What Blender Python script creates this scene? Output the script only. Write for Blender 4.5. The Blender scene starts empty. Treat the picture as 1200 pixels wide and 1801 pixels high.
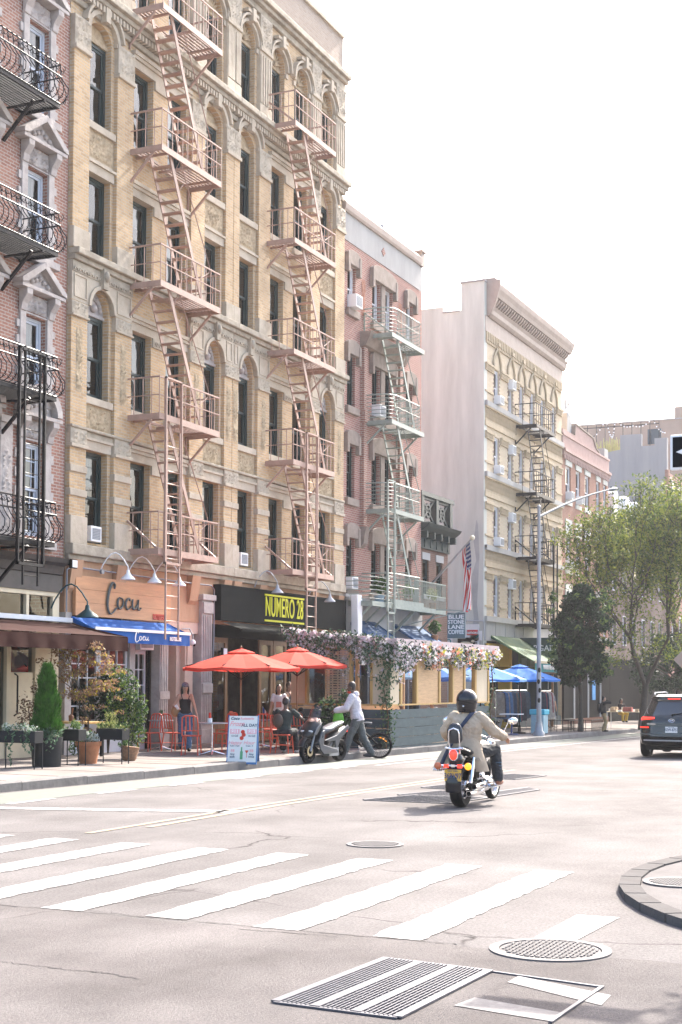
import bpy, math, random
from mathutils import Vector as V, Matrix as Mx
R = math.radians
rnd = random.Random(7)
S = bpy.context.scene
COL = S.collection
# ------------------------------------------------------------ camera, sky, sun, exposure
CAMH = 1.75
FPX = 2501.4
PITCH, ROLL, YAW = R(1.95), R(.3), R(-65.4)
SHY = .119009
cam = bpy.data.objects.new('camera', bpy.data.cameras.new('camera'))
COL.objects.link(cam)
CM = Mx.Rotation(YAW, 3, 'Z') @ Mx.Rotation(math.pi/2+PITCH, 3, 'X') @ Mx.Rotation(ROLL, 3, 'Z')
cam.matrix_world = Mx.Translation((0, 0, CAMH)) @ CM.to_4x4()
cam.data.sensor_width = 36; cam.data.lens = 50; cam.data.shift_y = SHY
cam.data.clip_end = 3000; cam.data.clip_start = .1
S.camera = cam
SUN_EL, SUN_AZ = R(42), R(-4)      # the sun stands down the street (+X), a touch to the right
sd = V((math.cos(SUN_AZ)*math.cos(SUN_EL), math.sin(SUN_AZ)*math.cos(SUN_EL), math.sin(SUN_EL)))
w = bpy.data.worlds.new('World'); S.world = w; w.use_nodes = True
nt = w.node_tree; bg = nt.nodes['Background']
sky = nt.nodes.new('ShaderNodeTexSky'); sky.sky_type = 'NISHITA'; sky.sun_disc = False
sky.sun_elevation = SUN_EL; sky.sun_rotation = math.pi/2 - SUN_AZ
sky.dust_density = 4.5; sky.air_density = 1.0; sky.ozone_density = 1.0
nt.links.new(sky.outputs[0], bg.inputs[0]); bg.inputs[1].default_value = .14
sun = bpy.data.objects.new('sun', bpy.data.lights.new('sun', 'SUN')); COL.objects.link(sun)
sun.data.energy = 3.1; sun.data.angle = R(.6); sun.data.color = (1, .94, .86)
sun.rotation_euler = sd.to_track_quat('Z', 'Y').to_euler(); sun.location = (30, 0, 40)
S.view_settings.view_transform = 'Standard'; S.view_settings.look = 'None'
S.view_settings.exposure = 2.27; S.view_settings.gamma = 1
S.cycles.max_bounces = 6; S.cycles.transparent_max_bounces = 12; S.cycles.caustics_reflective = False; S.cycles.caustics_refractive = False

# ------------------------------------------------------------ placing helpers (photo pixel -> real point on a real surface)
def ray(u, v): return CM @ V(((u-600)/FPX, (-(v-900.5)+SHY*1801)/FPX, -1))
def onY(u, v, Y):
    d = ray(u, v); return V((0, 0, CAMH)) + d*(Y/d.y)
def onX(u, v, X):
    d = ray(u, v); return V((0, 0, CAMH)) + d*(X/d.x)
def gz(X): return -.008*max(0, X-18)
def G(u, v, dz=0.):
    d = ray(u, v); t = (dz-CAMH)/d.z
    for i in range(30): t = (gz(d.x*t)+dz-CAMH)/d.z
    return V((0, 0, CAMH)) + d*t
SW = .15                                   # kerb height
# ------------------------------------------------------------ mesh builder
OFF = {}
class MB:
    def __init__(s, M=None): s.v = []; s.f = []; s.mi = []; s.M = M; s.k = 0
    def pt(s, p):
        p = V(p)
        if s.M is not None: p = s.M @ p
        s.v.append(p[:]); return len(s.v)-1
    def face(s, ids): s.f.append(tuple(ids)); s.mi.append(s.k)
    def poly(s, pts): s.face([s.pt(p) for p in pts])
    def box(s, x0, x1, y0, y1, z0, z1):
        i = [s.pt(p) for p in ((x0,y0,z0),(x1,y0,z0),(x1,y1,z0),(x0,y1,z0),(x0,y0,z1),(x1,y0,z1),(x1,y1,z1),(x0,y1,z1))]
        for q in ((0,3,2,1),(4,5,6,7),(0,1,5,4),(1,2,6,5),(2,3,7,6),(3,0,4,7)): s.face([i[k] for k in q])
    def beam(s, p, q, w, h=None):
        p = V(p); q = V(q); h = h or w; d = q-p
        if d.length < 1e-6: return
        d = d.normalized()
        a = d.cross(V((0,0,1)))
        if a.length < 1e-3: a = V((0,1,0))
        a.normalize(); b = a.cross(d)
        c = [a*w/2+b*h/2, -a*w/2+b*h/2, -a*w/2-b*h/2, a*w/2-b*h/2]
        i = [s.pt(p+k) for k in c]+[s.pt(q+k) for k in c]
        for f in ((3,2,1,0),(4,5,6,7),(0,1,5,4),(1,2,6,5),(2,3,7,6),(3,0,4,7)): s.face([i[k] for k in f])
    def loft(s, secs, n=12, cap=True, a0=0, a1=math.tau):   # secs: (centre, ux, uy)
        full = abs(a1-a0-math.tau) < 1e-6; m = n if full else n+1
        rows = []
        for c, ux, uy in secs:
            c, ux, uy = V(c), V(ux), V(uy)
            rows.append([s.pt(c+ux*math.cos(a0+(a1-a0)*k/n)+uy*math.sin(a0+(a1-a0)*k/n)) for k in range(m)])
        for r0, r1 in zip(rows, rows[1:]):
            for k in range(n):
                j = (k+1) % m; s.face((r0[k], r0[j], r1[j], r1[k]))
        if cap and full: s.face(rows[0][::-1]); s.face(rows[-1])
    def tube(s, pts, r, n=6, flat=None):
        pts = [V(p) for p in pts]; rs = r if isinstance(r, (list, tuple)) else [r]*len(pts)
        secs = []; last = None
        for i, p in enumerate(pts):
            d = (pts[min(i+1, len(pts)-1)]-pts[max(i-1, 0)])
            if d.length < 1e-9: d = V((0,0,1))
            d.normalize()
            if last is None:
                a = d.cross(V((0,0,1)));
                if a.length < 1e-3: a = V((0,1,0))
            else: a = last - d*last.dot(d)
            if a.length < 1e-6: a = d.orthogonal()
            a.normalize(); last = a; b = d.cross(a)
            secs.append((p, a*rs[i], b*rs[i]))
        s.loft(secs, n)
    def ball(s, c, r, n=10, rz=None):
        if not isinstance(r, (tuple, list)): r = (r, r, r)
        c = V(c); secs = []
        for i in range(n+1):
            t = math.pi*(i+.02 if i == 0 else (i-.02 if i == n else i))/n
            secs.append((c-V((0,0,math.cos(t)*r[2])), V((r[0]*math.sin(t),0,0)), V((0,r[1]*math.sin(t),0))))
        s.loft(secs, n+4)
    def oball(s, c, ax, n=8):                       # ellipsoid with three axis vectors
        c = V(c); ax = [V(a) for a in ax]; secs = []
        for i in range(n+1):
            t = math.pi*(i+.05 if i == 0 else (i-.05 if i == n else i))/n
            secs.append((c-ax[2]*math.cos(t), ax[0]*math.sin(t), ax[1]*math.sin(t)))
        s.loft(secs, n+2)
    def lathe(s, c, prof, n=16, ax=(0,0,1), cap=True):
        c = V(c); ax = V(ax).normalized(); a = ax.orthogonal().normalized(); b = ax.cross(a)
        s.loft([(c+ax*z, a*r, b*r) for r, z in prof], n, cap)
    def prism(s, pl, a, b, axis='y'):
        f = {'y': lambda p, t: (p[0], t, p[1]), 'x': lambda p, t: (t, p[0], p[1]), 'z': lambda p, t: (p[0], p[1], t)}[axis]
        A = [s.pt(f(p, a)) for p in pl]; B = [s.pt(f(p, b)) for p in pl]; n = len(pl)
        s.face(A); s.face(B[::-1])
        for i in range(n): s.face((A[i], B[i], B[(i+1) % n], A[(i+1) % n]))
    def ring(s, cx, cz, r0, r1, a0, a1, y0, y1, n=12, ex=1., axis='y'):   # arch ring in the XZ plane
        for i in range(n):
            t, u = a0+(a1-a0)*i/n, a0+(a1-a0)*(i+1)/n
            P = [(cx+r*math.cos(q)*ex, cz+r*math.sin(q)) for r, q in ((r0,t),(r1,t),(r1,u),(r0,u))]
            s.prism(P, y0, y1, axis)
    def grid(s, fn, nu, nv):
        g = [[s.pt(fn(i/nu, j/nv)) for j in range(nv+1)] for i in range(nu+1)]
        for i in range(nu):
            for j in range(nv): s.face((g[i][j], g[i+1][j], g[i+1][j+1], g[i][j+1]))
    def build(s, name, mat, parent=None, smooth=0, bev=0, loc=None, sub=0, fixn=True):
        off = V((0,0,0))
        if parent is not None: off = OFF.get(parent.name, off)
        if loc is not None: off = V(loc)
        me = bpy.data.meshes.new(name)
        me.from_pydata([(a[0]-off.x, a[1]-off.y, a[2]-off.z) for a in s.v], [], s.f)
        mats = mat if isinstance(mat, (list, tuple)) else [mat]
        for m in mats: me.materials.append(m)
        if len(mats) > 1: me.polygons.foreach_set('material_index', s.mi)
        if smooth:
            me.polygons.foreach_set('use_smooth', [True]*len(s.f))
            if smooth < 170: me.set_sharp_from_angle(angle=R(smooth))
        me.update()
        o = bpy.data.objects.new(name, me); COL.objects.link(o)
        if parent is not None: o.parent = parent
        if loc is not None: o.location = loc
        OFF[o.name] = off
        if bev:
            m = o.modifiers.new('b', 'BEVEL'); m.width = bev; m.segments = 2; m.limit_method = 'ANGLE'
        if sub:
            m = o.modifiers.new('s', 'SUBSURF'); m.levels = m.render_levels = sub
        return o
def tag(o, label=None, cat=None, group=None, kind=None):
    if label: o['label'] = label
    if cat: o['category'] = cat
    if group: o['group'] = group
    if kind: o['kind'] = kind
    return o
def thing(name, label, cat, loc=(0,0,0), group=None, rz=0, local=False):
    o = bpy.data.objects.new(name, None); COL.objects.link(o); o.location = loc; o.rotation_euler = (0,0,rz)
    o.empty_display_size = .2
    OFF[o.name] = V((0,0,0)) if local else V(loc)
    return tag(o, label, cat, group)
def dup(o, parent=None, loc=None, rz=None, label=None):
    c = o.copy(); COL.objects.link(c); c.parent = parent
    if loc is not None: c.location = loc
    if rz is not None: c.rotation_euler = (0,0,rz)
    if label: c['label'] = label
    for ch in o.children: dup(ch, c)
    OFF[c.name] = OFF.get(o.name, V((0,0,0)))
    return c
# ------------------------------------------------------------ materials
def lk(t, a, b): t.links.new(a, b)
def mat(name, col, rough=.7, metal=0, var=.12, vs=3., bump=0, bs=30., spec=.5, coat=0, emis=None, col2=None, trans=0, stretch=None):
    m = bpy.data.materials.new(name); m.use_nodes = True; t = m.node_tree; b = t.nodes['Principled BSDF']
    b.inputs['Roughness'].default_value = rough; b.inputs['Metallic'].default_value = metal
    b.inputs['Specular IOR Level'].default_value = spec; b.inputs['Coat Weight'].default_value = coat
    c = list(col)+[1]
    tc = t.nodes.new('ShaderNodeTexCoord'); vec = tc.outputs['Object']
    if stretch:
        mp = t.nodes.new('ShaderNodeMapping'); mp.inputs['Scale'].default_value = stretch; lk(t, vec, mp.inputs[0]); vec = mp.outputs[0]
    if var:
        n = t.nodes.new('ShaderNodeTexNoise'); n.inputs['Scale'].default_value = vs; n.inputs['Detail'].default_value = 8; n.inputs['Roughness'].default_value = .65
        lk(t, vec, n.inputs['Vector'])
        mr = t.nodes.new('ShaderNodeMapRange'); mr.inputs['From Min'].default_value = .3; mr.inputs['From Max'].default_value = .7
        lk(t, n.outputs[0], mr.inputs['Value'])
        mx = t.nodes.new('ShaderNodeMix'); mx.data_type = 'RGBA'
        c2 = (list(col2)+[1]) if col2 else [min(1, x*(1+var)) for x in col]+[1]
        c1 = c if col2 else [x*(1-var) for x in col]+[1]
        mx.inputs[6].default_value = c1; mx.inputs[7].default_value = c2
        lk(t, mr.outputs[0], mx.inputs[0]); lk(t, mx.outputs[2], b.inputs['Base Color'])
        m['_c'] = 1
    else: b.inputs['Base Color'].default_value = c
    if bump:
        n2 = t.nodes.new('ShaderNodeTexNoise'); n2.inputs['Scale'].default_value = bs; n2.inputs['Detail'].default_value = 6; lk(t, vec, n2.inputs['Vector'])
        bp = t.nodes.new('ShaderNodeBump'); bp.inputs['Strength'].default_value = bump; bp.inputs['Distance'].default_value = .02
        lk(t, n2.outputs[0], bp.inputs['Height']); lk(t, bp.outputs[0], b.inputs['Normal'])
    if emis: b.inputs['Emission Color'].default_value = list(emis[:3])+[1]; b.inputs['Emission Strength'].default_value = emis[3]
    if trans:
        o = t.nodes['Material Output']; tr = t.nodes.new('ShaderNodeBsdfTranslucent'); ms = t.nodes.new('ShaderNodeMixShader')
        ms.inputs[0].default_value = trans
        if var: lk(t, mx.outputs[2], tr.inputs[0])
        else: tr.inputs[0].default_value = c
        lk(t, b.outputs[0], ms.inputs[1]); lk(t, tr.outputs[0], ms.inputs[2]); lk(t, ms.outputs[0], o.inputs[0])
    return m
def brick(name, c1, c2, mortar, bw=.21, rh=.072, ms=.007, dirt=(.6, .55, .5), dirtamt=.35, bump=.4):
    m = bpy.data.materials.new(name); m.use_nodes = True; t = m.node_tree; b = t.nodes['Principled BSDF']
    b.inputs['Roughness'].default_value = .85; b.inputs['Specular IOR Level'].default_value = .25
    tc = t.nodes.new('ShaderNodeTexCoord'); sp = t.nodes.new('ShaderNodeSeparateXYZ'); lk(t, tc.outputs['Object'], sp.inputs[0])
    ad = t.nodes.new('ShaderNodeMath'); lk(t, sp.outputs[0], ad.inputs[0]); lk(t, sp.outputs[1], ad.inputs[1])
    cb = t.nodes.new('ShaderNodeCombineXYZ'); lk(t, ad.outputs[0], cb.inputs[0]); lk(t, sp.outputs[2], cb.inputs[1])
    br = t.nodes.new('ShaderNodeTexBrick'); lk(t, cb.outputs[0], br.inputs[0])
    br.inputs['Color1'].default_value = list(c1)+[1]; br.inputs['Color2'].default_value = list(c2)+[1]; br.inputs['Mortar'].default_value = list(mortar)+[1]
    br.inputs['Scale'].default_value = 1; br.inputs['Mortar Size'].default_value = ms; br.inputs['Brick Width'].default_value = bw; br.inputs['Row Height'].default_value = rh
    br.inputs['Bias'].default_value = -.2; br.inputs['Mortar Smooth'].default_value = .3
    n = t.nodes.new('ShaderNodeTexNoise'); n.inputs['Scale'].default_value = .9; n.inputs['Detail'].default_value = 10; n.inputs['Roughness'].default_value = .7
    mp = t.nodes.new('ShaderNodeMapping'); mp.inputs['Scale'].default_value = (1.2, 1.2, .45); lk(t, tc.outputs['Object'], mp.inputs[0]); lk(t, mp.outputs[0], n.inputs[0])
    mr = t.nodes.new('ShaderNodeMapRange'); mr.inputs['From Min'].default_value = .42; mr.inputs['From Max'].default_value = .72; mr.inputs['To Max'].default_value = dirtamt
    lk(t, n.outputs[0], mr.inputs[0])
    mx = t.nodes.new('ShaderNodeMix'); mx.data_type = 'RGBA'; mx.blend_type = 'MULTIPLY'; mx.inputs[7].default_value = list(dirt)+[1]
    lk(t, mr.outputs[0], mx.inputs[0]); lk(t, br.outputs[0], mx.inputs[6]); lk(t, mx.outputs[2], b.inputs['Base Color'])
    bp = t.nodes.new('ShaderNodeBump'); bp.inputs['Strength'].default_value = bump; bp.inputs['Distance'].default_value = .01; bp.invert = True
    lk(t, br.outputs['Fac'], bp.inputs['Height']); lk(t, bp.outputs[0], b.inputs['Normal'])
    return m
def glass(name, tint=(.55,.6,.6), refl=1.0, rough=.02, ior=1.55):
    m = bpy.data.materials.new(name); m.use_nodes = True; t = m.node_tree; t.nodes.remove(t.nodes['Principled BSDF'])
    o = t.nodes['Material Output']; g = t.nodes.new('ShaderNodeBsdfGlossy'); g.inputs['Roughness'].default_value = rough
    g.inputs[0].default_value = (refl, refl, refl, 1)
    tr = t.nodes.new('ShaderNodeBsdfTransparent'); tr.inputs[0].default_value = list(tint)+[1]
    fr = t.nodes.new('ShaderNodeFresnel'); fr.inputs[0].default_value = ior
    n = t.nodes.new('ShaderNodeTexNoise'); n.inputs['Scale'].default_value = 1.3; tc = t.nodes.new('ShaderNodeTexCoord'); lk(t, tc.outputs['Object'], n.inputs[0])
    bp = t.nodes.new('ShaderNodeBump'); bp.inputs['Strength'].default_value = .25; bp.inputs['Distance'].default_value = .05; lk(t, n.outputs[0], bp.inputs['Height'])
    lk(t, bp.outputs[0], g.inputs['Normal'])
    ms = t.nodes.new('ShaderNodeMixShader'); lk(t, fr.outputs[0], ms.inputs[0]); lk(t, tr.outputs[0], ms.inputs[1]); lk(t, g.outputs[0], ms.inputs[2]); lk(t, ms.outputs[0], o.inputs[0])
    return m
M = {}
M['tanbrick'] = brick('yellow_brick', (.58,.41,.235), (.43,.295,.165), (.52,.44,.33), ms=.011, dirt=(.6,.54,.5), dirtamt=.5, bump=.8)
M['parbrick'] = brick('parapet_brick', (.38,.31,.25), (.32,.25,.2), (.36,.32,.28), ms=.012)
M['redbrick'] = brick('red_brick', (.34,.175,.125), (.25,.12,.088), (.42,.355,.31), ms=.012, dirt=(.7,.6,.58), bump=.8)
M['pinkbrick'] = brick('pink_brick', (.35,.165,.125), (.26,.115,.09), (.40,.32,.28), ms=.012, dirt=(.75,.68,.66), bump=.7)
M['darkbrick'] = brick('brown_brick', (.2,.11,.08), (.15,.08,.06), (.22,.18,.15))
M['wbrick'] = brick('buff_brick', (.6,.49,.34), (.52,.41,.27), (.5,.43,.34), ms=.012, dirtamt=.3)
M['orbrick'] = brick('orange_brick', (.33,.165,.115), (.27,.13,.09), (.33,.22,.17), ms=.012, dirtamt=.3)
M['stone'] = mat('weathered_limestone', (.36,.30,.225), .85, var=.3, vs=2.2, bump=.5, bs=9, col2=(.52,.45,.35))
M['dstone'] = mat('soot_limestone', (.24,.205,.155), .85, var=.3, vs=3, bump=.6, bs=9, col2=(.45,.39,.30))
M['terra'] = mat('ornament_terracotta', (.30,.22,.13), .8, var=.3, vs=7, bump=.9, bs=14, col2=(.5,.39,.25))
M['wstone'] = mat('white_carved_stone', (.32,.285,.265), .8, var=.2, vs=4, bump=.6, bs=12, col2=(.46,.42,.395))
M['brownstone'] = mat('brownstone_trim', (.20,.155,.125), .9, var=.3, vs=3, bump=.5, bs=12, col2=(.30,.245,.205))
M['base'] = mat('orange_sandstone_band', (.36,.19,.10), .85, var=.3, vs=1.6, bump=.4, bs=8, col2=(.46,.28,.17), stretch=(1,1,.35))
M['peach'] = mat('peach_painted_stone', (.56,.40,.31), .8, var=.15, vs=2, bump=.2)
M['stucco'] = mat('grey_stucco', (.43,.43,.385), .95, var=.2, vs=.7, bump=.3, bs=6, col2=(.64,.64,.58), stretch=(1,1.6,.22))
M['stucco2'] = mat('dark_grey_stucco', (.26,.25,.25), .95, var=.2, vs=.8, bump=.3, bs=6, col2=(.33,.31,.3), stretch=(1,1.6,.22))
M['cement'] = mat('pale_cement_render', (.31,.30,.285), .9, var=.15, vs=1.3, bump=.2, bs=10, col2=(.41,.40,.38), stretch=(1,1,.3))
M['cornice'] = mat('cream_pressed_metal', (.36,.29,.245), .7, var=.12, vs=2, bump=.1)
M['gframe'] = mat('dark_green_frame', (.012,.028,.028), .45, var=.2)
M['wframe'] = mat('white_window_frame', (.62,.62,.64), .5, var=.06)
M['bframe'] = mat('blue_white_frame', (.5,.55,.62), .5, var=.06)
M['glass'] = glass('window_glass')
M['clear'] = glass('clear_glass', (.9,.93,.93), 1.0, .01, 1.45)
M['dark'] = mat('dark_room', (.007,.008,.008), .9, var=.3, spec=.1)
M['curtain'] = mat('pale_curtain', (.4,.42,.42), .9, var=.25, vs=1.5, stretch=(14,1,.3))
M['pinkiron'] = mat('dusty_pink_iron', (.36,.235,.185), .55, var=.15, vs=5, bump=.1)
M['greeniron'] = mat('pale_green_iron', (.25,.285,.25), .5, var=.15, vs=5)
M['blackiron'] = mat('black_iron', (.006,.006,.008), .5, var=.3, spec=.25)
M['black'] = mat('black_matte', (.0045,.005,.0055), .6, var=.2, spec=.1)
M['chrome'] = mat('chrome', (.75,.75,.77), .12, 1, var=.03)
M['steel'] = mat('galvanised_steel', (.27,.28,.30), .5, .4, var=.12, vs=4)
M['grey'] = mat('grey_paint', (.38,.39,.41), .55, var=.08)
M['white'] = mat('white_paint', (.75,.75,.75), .5, var=.04)
M['cream'] = mat('cream_paint', (.60,.52,.37), .6, var=.08)
M['rubber'] = mat('tyre_rubber', (.008,.008,.009), .8, var=.2, vs=12, bump=.3, bs=60, spec=.2)
def asphalt():
    m = mat('worn_asphalt', (.30,.262,.252), .95, var=.1, spec=.1); t = m.node_tree; b = t.nodes['Principled BSDF']
    tc = [n for n in t.nodes if n.type == 'TEX_COORD'][0]; v = tc.outputs['Object']
    fine = t.nodes.new('ShaderNodeTexNoise'); fine.inputs['Scale'].default_value = 38; fine.inputs['Detail'].default_value = 5; fine.inputs['Roughness'].default_value = .8; lk(t, v, fine.inputs[0])
    big = t.nodes.new('ShaderNodeTexNoise'); big.inputs['Scale'].default_value = .55; big.inputs['Detail'].default_value = 9; big.inputs['Roughness'].default_value = .62; lk(t, v, big.inputs[0])
    cr = t.nodes.new('ShaderNodeTexVoronoi'); cr.feature = 'DISTANCE_TO_EDGE'; cr.inputs['Scale'].default_value = .38
    wn = t.nodes.new('ShaderNodeTexNoise'); wn.inputs['Scale'].default_value = 1.6; wn.inputs['Detail'].default_value = 8; lk(t, v, wn.inputs[0])
    va = t.nodes.new('ShaderNodeMix'); va.data_type = 'RGBA'; va.inputs[0].default_value = .35; lk(t, v, va.inputs[6]); lk(t, wn.outputs['Color'], va.inputs[7]); lk(t, va.outputs[2], cr.inputs['Vector'])
    c = t.nodes.new('ShaderNodeMapRange'); c.inputs['From Max'].default_value = .006; c.inputs['To Min'].default_value = 1; c.inputs['To Max'].default_value = 0; lk(t, cr.outputs[0], c.inputs[0])
    g2 = t.nodes.new('ShaderNodeTexNoise'); g2.inputs['Scale'].default_value = .35; g2.inputs['Detail'].default_value = 3; lk(t, v, g2.inputs[0])
    gm = t.nodes.new('ShaderNodeMapRange'); gm.inputs['From Min'].default_value = .5; gm.inputs['From Max'].default_value = .58; lk(t, g2.outputs[0], gm.inputs[0])
    cm = t.nodes.new('ShaderNodeMath'); cm.operation = 'MULTIPLY'; lk(t, c.outputs[0], cm.inputs[0]); lk(t, gm.outputs[0], cm.inputs[1])
    r1 = t.nodes.new('ShaderNodeValToRGB'); e = r1.color_ramp.elements; e[0].position = .32; e[0].color = (.096,.088,.086,1); e[1].position = .68; e[1].color = (.152,.141,.138,1)
    lk(t, big.outputs[0], r1.inputs[0])
    r2 = t.nodes.new('ShaderNodeValToRGB'); e = r2.color_ramp.elements; e[0].position = .3; e[0].color = (.5,.5,.5,1); e[1].position = .72; e[1].color = (1.45,1.45,1.45,1)
    lk(t, fine.outputs[0], r2.inputs[0])
    mu = t.nodes.new('ShaderNodeMix'); mu.data_type = 'RGBA'; mu.blend_type = 'MULTIPLY'; mu.inputs[0].default_value = .75; lk(t, r1.outputs[0], mu.inputs[6]); lk(t, r2.outputs[0], mu.inputs[7])
    mk = t.nodes.new('ShaderNodeMix'); mk.data_type = 'RGBA'; lk(t, cm.outputs[0], mk.inputs[0]); lk(t, mu.outputs[2], mk.inputs[6]); mk.inputs[7].default_value = (.035,.03,.03,1)
    tr = t.nodes.new('ShaderNodeTexNoise'); tr.inputs['Scale'].default_value = 1; tr.inputs['Detail'].default_value = 4; tm = t.nodes.new('ShaderNodeMapping'); tm.inputs['Scale'].default_value = (.12,1.1,1); lk(t, v, tm.inputs[0]); lk(t, tm.outputs[0], tr.inputs[0])
    t2 = t.nodes.new('ShaderNodeMapRange'); t2.inputs['From Min'].default_value = .35; t2.inputs['From Max'].default_value = .65; t2.inputs['To Min'].default_value = .95; t2.inputs['To Max'].default_value = 1.1; lk(t, tr.outputs[0], t2.inputs[0])
    m5 = t.nodes.new('ShaderNodeVectorMath'); m5.operation = 'SCALE'; lk(t, mk.outputs[2], m5.inputs[0]); lk(t, t2.outputs[0], m5.inputs['Scale']); lk(t, m5.outputs[0], b.inputs['Base Color'])
    bp = t.nodes.new('ShaderNodeBump'); bp.inputs['Strength'].default_value = .5; bp.inputs['Distance'].default_value = .012; lk(t, fine.outputs[0], bp.inputs['Height']); lk(t, bp.outputs[0], b.inputs['Normal'])
    return m
M['asphalt'] = asphalt()
def paint(name, col, lo=.36, hi=.5, base=(.13,.121,.12)):     # worn road paint with chipped gaps
    m = mat(name, col, .8, var=.08, vs=2); t = m.node_tree; b = t.nodes['Principled BSDF']
    tc = [n for n in t.nodes if n.type == 'TEX_COORD'][0]
    n = t.nodes.new('ShaderNodeTexNoise'); n.inputs['Scale'].default_value = 9; n.inputs['Detail'].default_value = 9; n.inputs['Roughness'].default_value = .75; lk(t, tc.outputs['Object'], n.inputs[0])
    r = t.nodes.new('ShaderNodeMapRange'); r.inputs['From Min'].default_value = lo; r.inputs['From Max'].default_value = hi; lk(t, n.outputs[0], r.inputs[0])
    mx = t.nodes.new('ShaderNodeMix'); mx.data_type = 'RGBA'; mx.inputs[6].default_value = list(base)+[1]; mx.inputs[7].default_value = list(col)+[1]
    lk(t, r.outputs[0], mx.inputs[0]); lk(t, mx.outputs[2], b.inputs['Base Color']); return m
M['paint'] = paint('white_road_paint', (.38,.37,.36), .42, .57); M['ypaint'] = paint('yellow_road_paint', (.34,.24,.10), .44, .6); M['gpaint'] = paint('green_lane_paint', (.088,.11,.082), .3, .6)
M['concrete'] = mat('pavement_concrete', (.155,.135,.122), .95, spec=.1, var=.2, vs=1.1, bump=.25, bs=25, col2=(.23,.202,.185))
M['kerb'] = mat('kerb_stone', (.09,.085,.083), .9, var=.25, vs=3, bump=.4, bs=14, col2=(.16,.15,.145))
# ------------------------------------------------------------ ground
def sheet(name, x0, x1, y0, y1, dz, m, nx=60, kind='structure', rag=0):
    b = MB(); xs = sorted(set([x0, x1]+[x for x in (18,) if x0 < x < x1]))
    for a, c in zip(xs, xs[1:]):
        b.poly([(a,y0,gz(a)+dz),(c,y0,gz(c)+dz),(c,y1,gz(c)+dz),(a,y1,gz(a)+dz)])
    o = b.build(name, m); tag(o, kind=kind); return o
sheet('ground', -400, 1600, -900, 1000, -.02, M['stucco2'])
sheet('road', -60, 260, -30, 14.1, 0, M['asphalt'])
sheet('bike_lane', -10, 60, 12.75, 13.95, .004, M['gpaint'])
sheet('pavement', -60, 260, 14.25, 24, SW, M['concrete'])
b = MB(); x = -12.
while x < 200:                               # kerb stones with their joints
    L = 1.8; b.prism([(14.1, gz(x)-.05), (14.27, gz(x)-.05), (14.27, gz(x)+SW+.006), (14.13, gz(x)+SW+.006), (14.1, gz(x)+SW-.02)], x, x+L-.012, 'x'); x += L
tag(b.build('kerb', M['kerb']), kind='structure')
b = MB()
for k in range(0, 70):                       # scored joints in the pavement, raised a hair as dark strips
    x = -10+k*1.5; b.box(x, x+.015, 14.3, 19, gz(x)+SW+.001, gz(x)+SW+.004)
for y in (15.8, 17.3): 
    for k in range(0, 70):
        x = -10+k*1.5; b.poly([(x,y,gz(x)+SW+.005),(x+1.5,y,gz(x+1.5)+SW+.005),(x+1.5,y+.015,gz(x+1.5)+SW+.005),(x,y+.015,gz(x)+SW+.005)])
tag(b.build('pavement_joints', mat('joint_dirt', (.07,.06,.055), .95)), kind='structure')
# crosswalk: bars parallel to the street
def quadmark(b, pts, dz=.006):
    b.poly([(x, y, gz(x)+dz) for x, y in pts])
b = MB()
for i, yc in enumerate((12.1, 11.15, 10.22, 9.33, 8.40, 7.42, 6.48, 5.56, 4.62, 3.72)):
    xa = 9.05+.03*math.sin(i*2.1); xb = 13.2-.03*i; wd = .36
    n = 40; pts = []
    for k in range(n+1): pts.append((xa+(xb-xa)*k/n, yc-wd/2+rnd.uniform(-.02,.012)))
    for k in range(n, -1, -1): pts.append((xa+(xb-xa)*k/n, yc+wd/2+rnd.uniform(-.012,.02)))
    quadmark(b, pts)
quadmark(b, [tuple(G(*p)[:2]) for p in ((1015,1610),(1090,1615),(1010,1657),(940,1650))])
tag(b.build('crosswalk_markings', M['paint']), kind='structure')
b = MB(); quadmark(b, [(15.6,12.6),(15.95,12.6),(17.05,9.25),(16.7,9.25)])
for k in range(6): quadmark(b, [(16.4+k*2.2,12.62),(17.5+k*2.2,12.62),(17.5+k*2.2,12.75),(16.4+k*2.2,12.75)])
quadmark(b, [(29.,12.35),(60,12.35),(60,12.47),(29.,12.47)])
tag(b.build('white_lane_lines', M['paint']), kind='structure')
b = MB()
for xa, xb in ((13.7,18),(18,29)):
    quadmark(b, [(xa,9.40),(xb,9.40),(xb,9.50),(xa,9.50)]); quadmark(b, [(max(xa,14.6),9.16),(xb,9.16),(xb,9.26),(max(xa,14.6),9.26)])
tag(b.build('yellow_centre_lines', M['ypaint']), kind='structure')
# faded bars of the side-street crosswalk in the foreground
b = MB(); 
for q in ([(912,1718),(1075,1752),(1058,1770),(893,1729)], [(835,1756),(990,1783),(975,1799),(798,1770)]): quadmark(b, [tuple(G(*p)[:2]) for p in q], .006)
tag(b.build('faded_crosswalk_bars', paint('faded_paint', (.21,.20,.195), .44, .68)), kind='structure')
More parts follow.
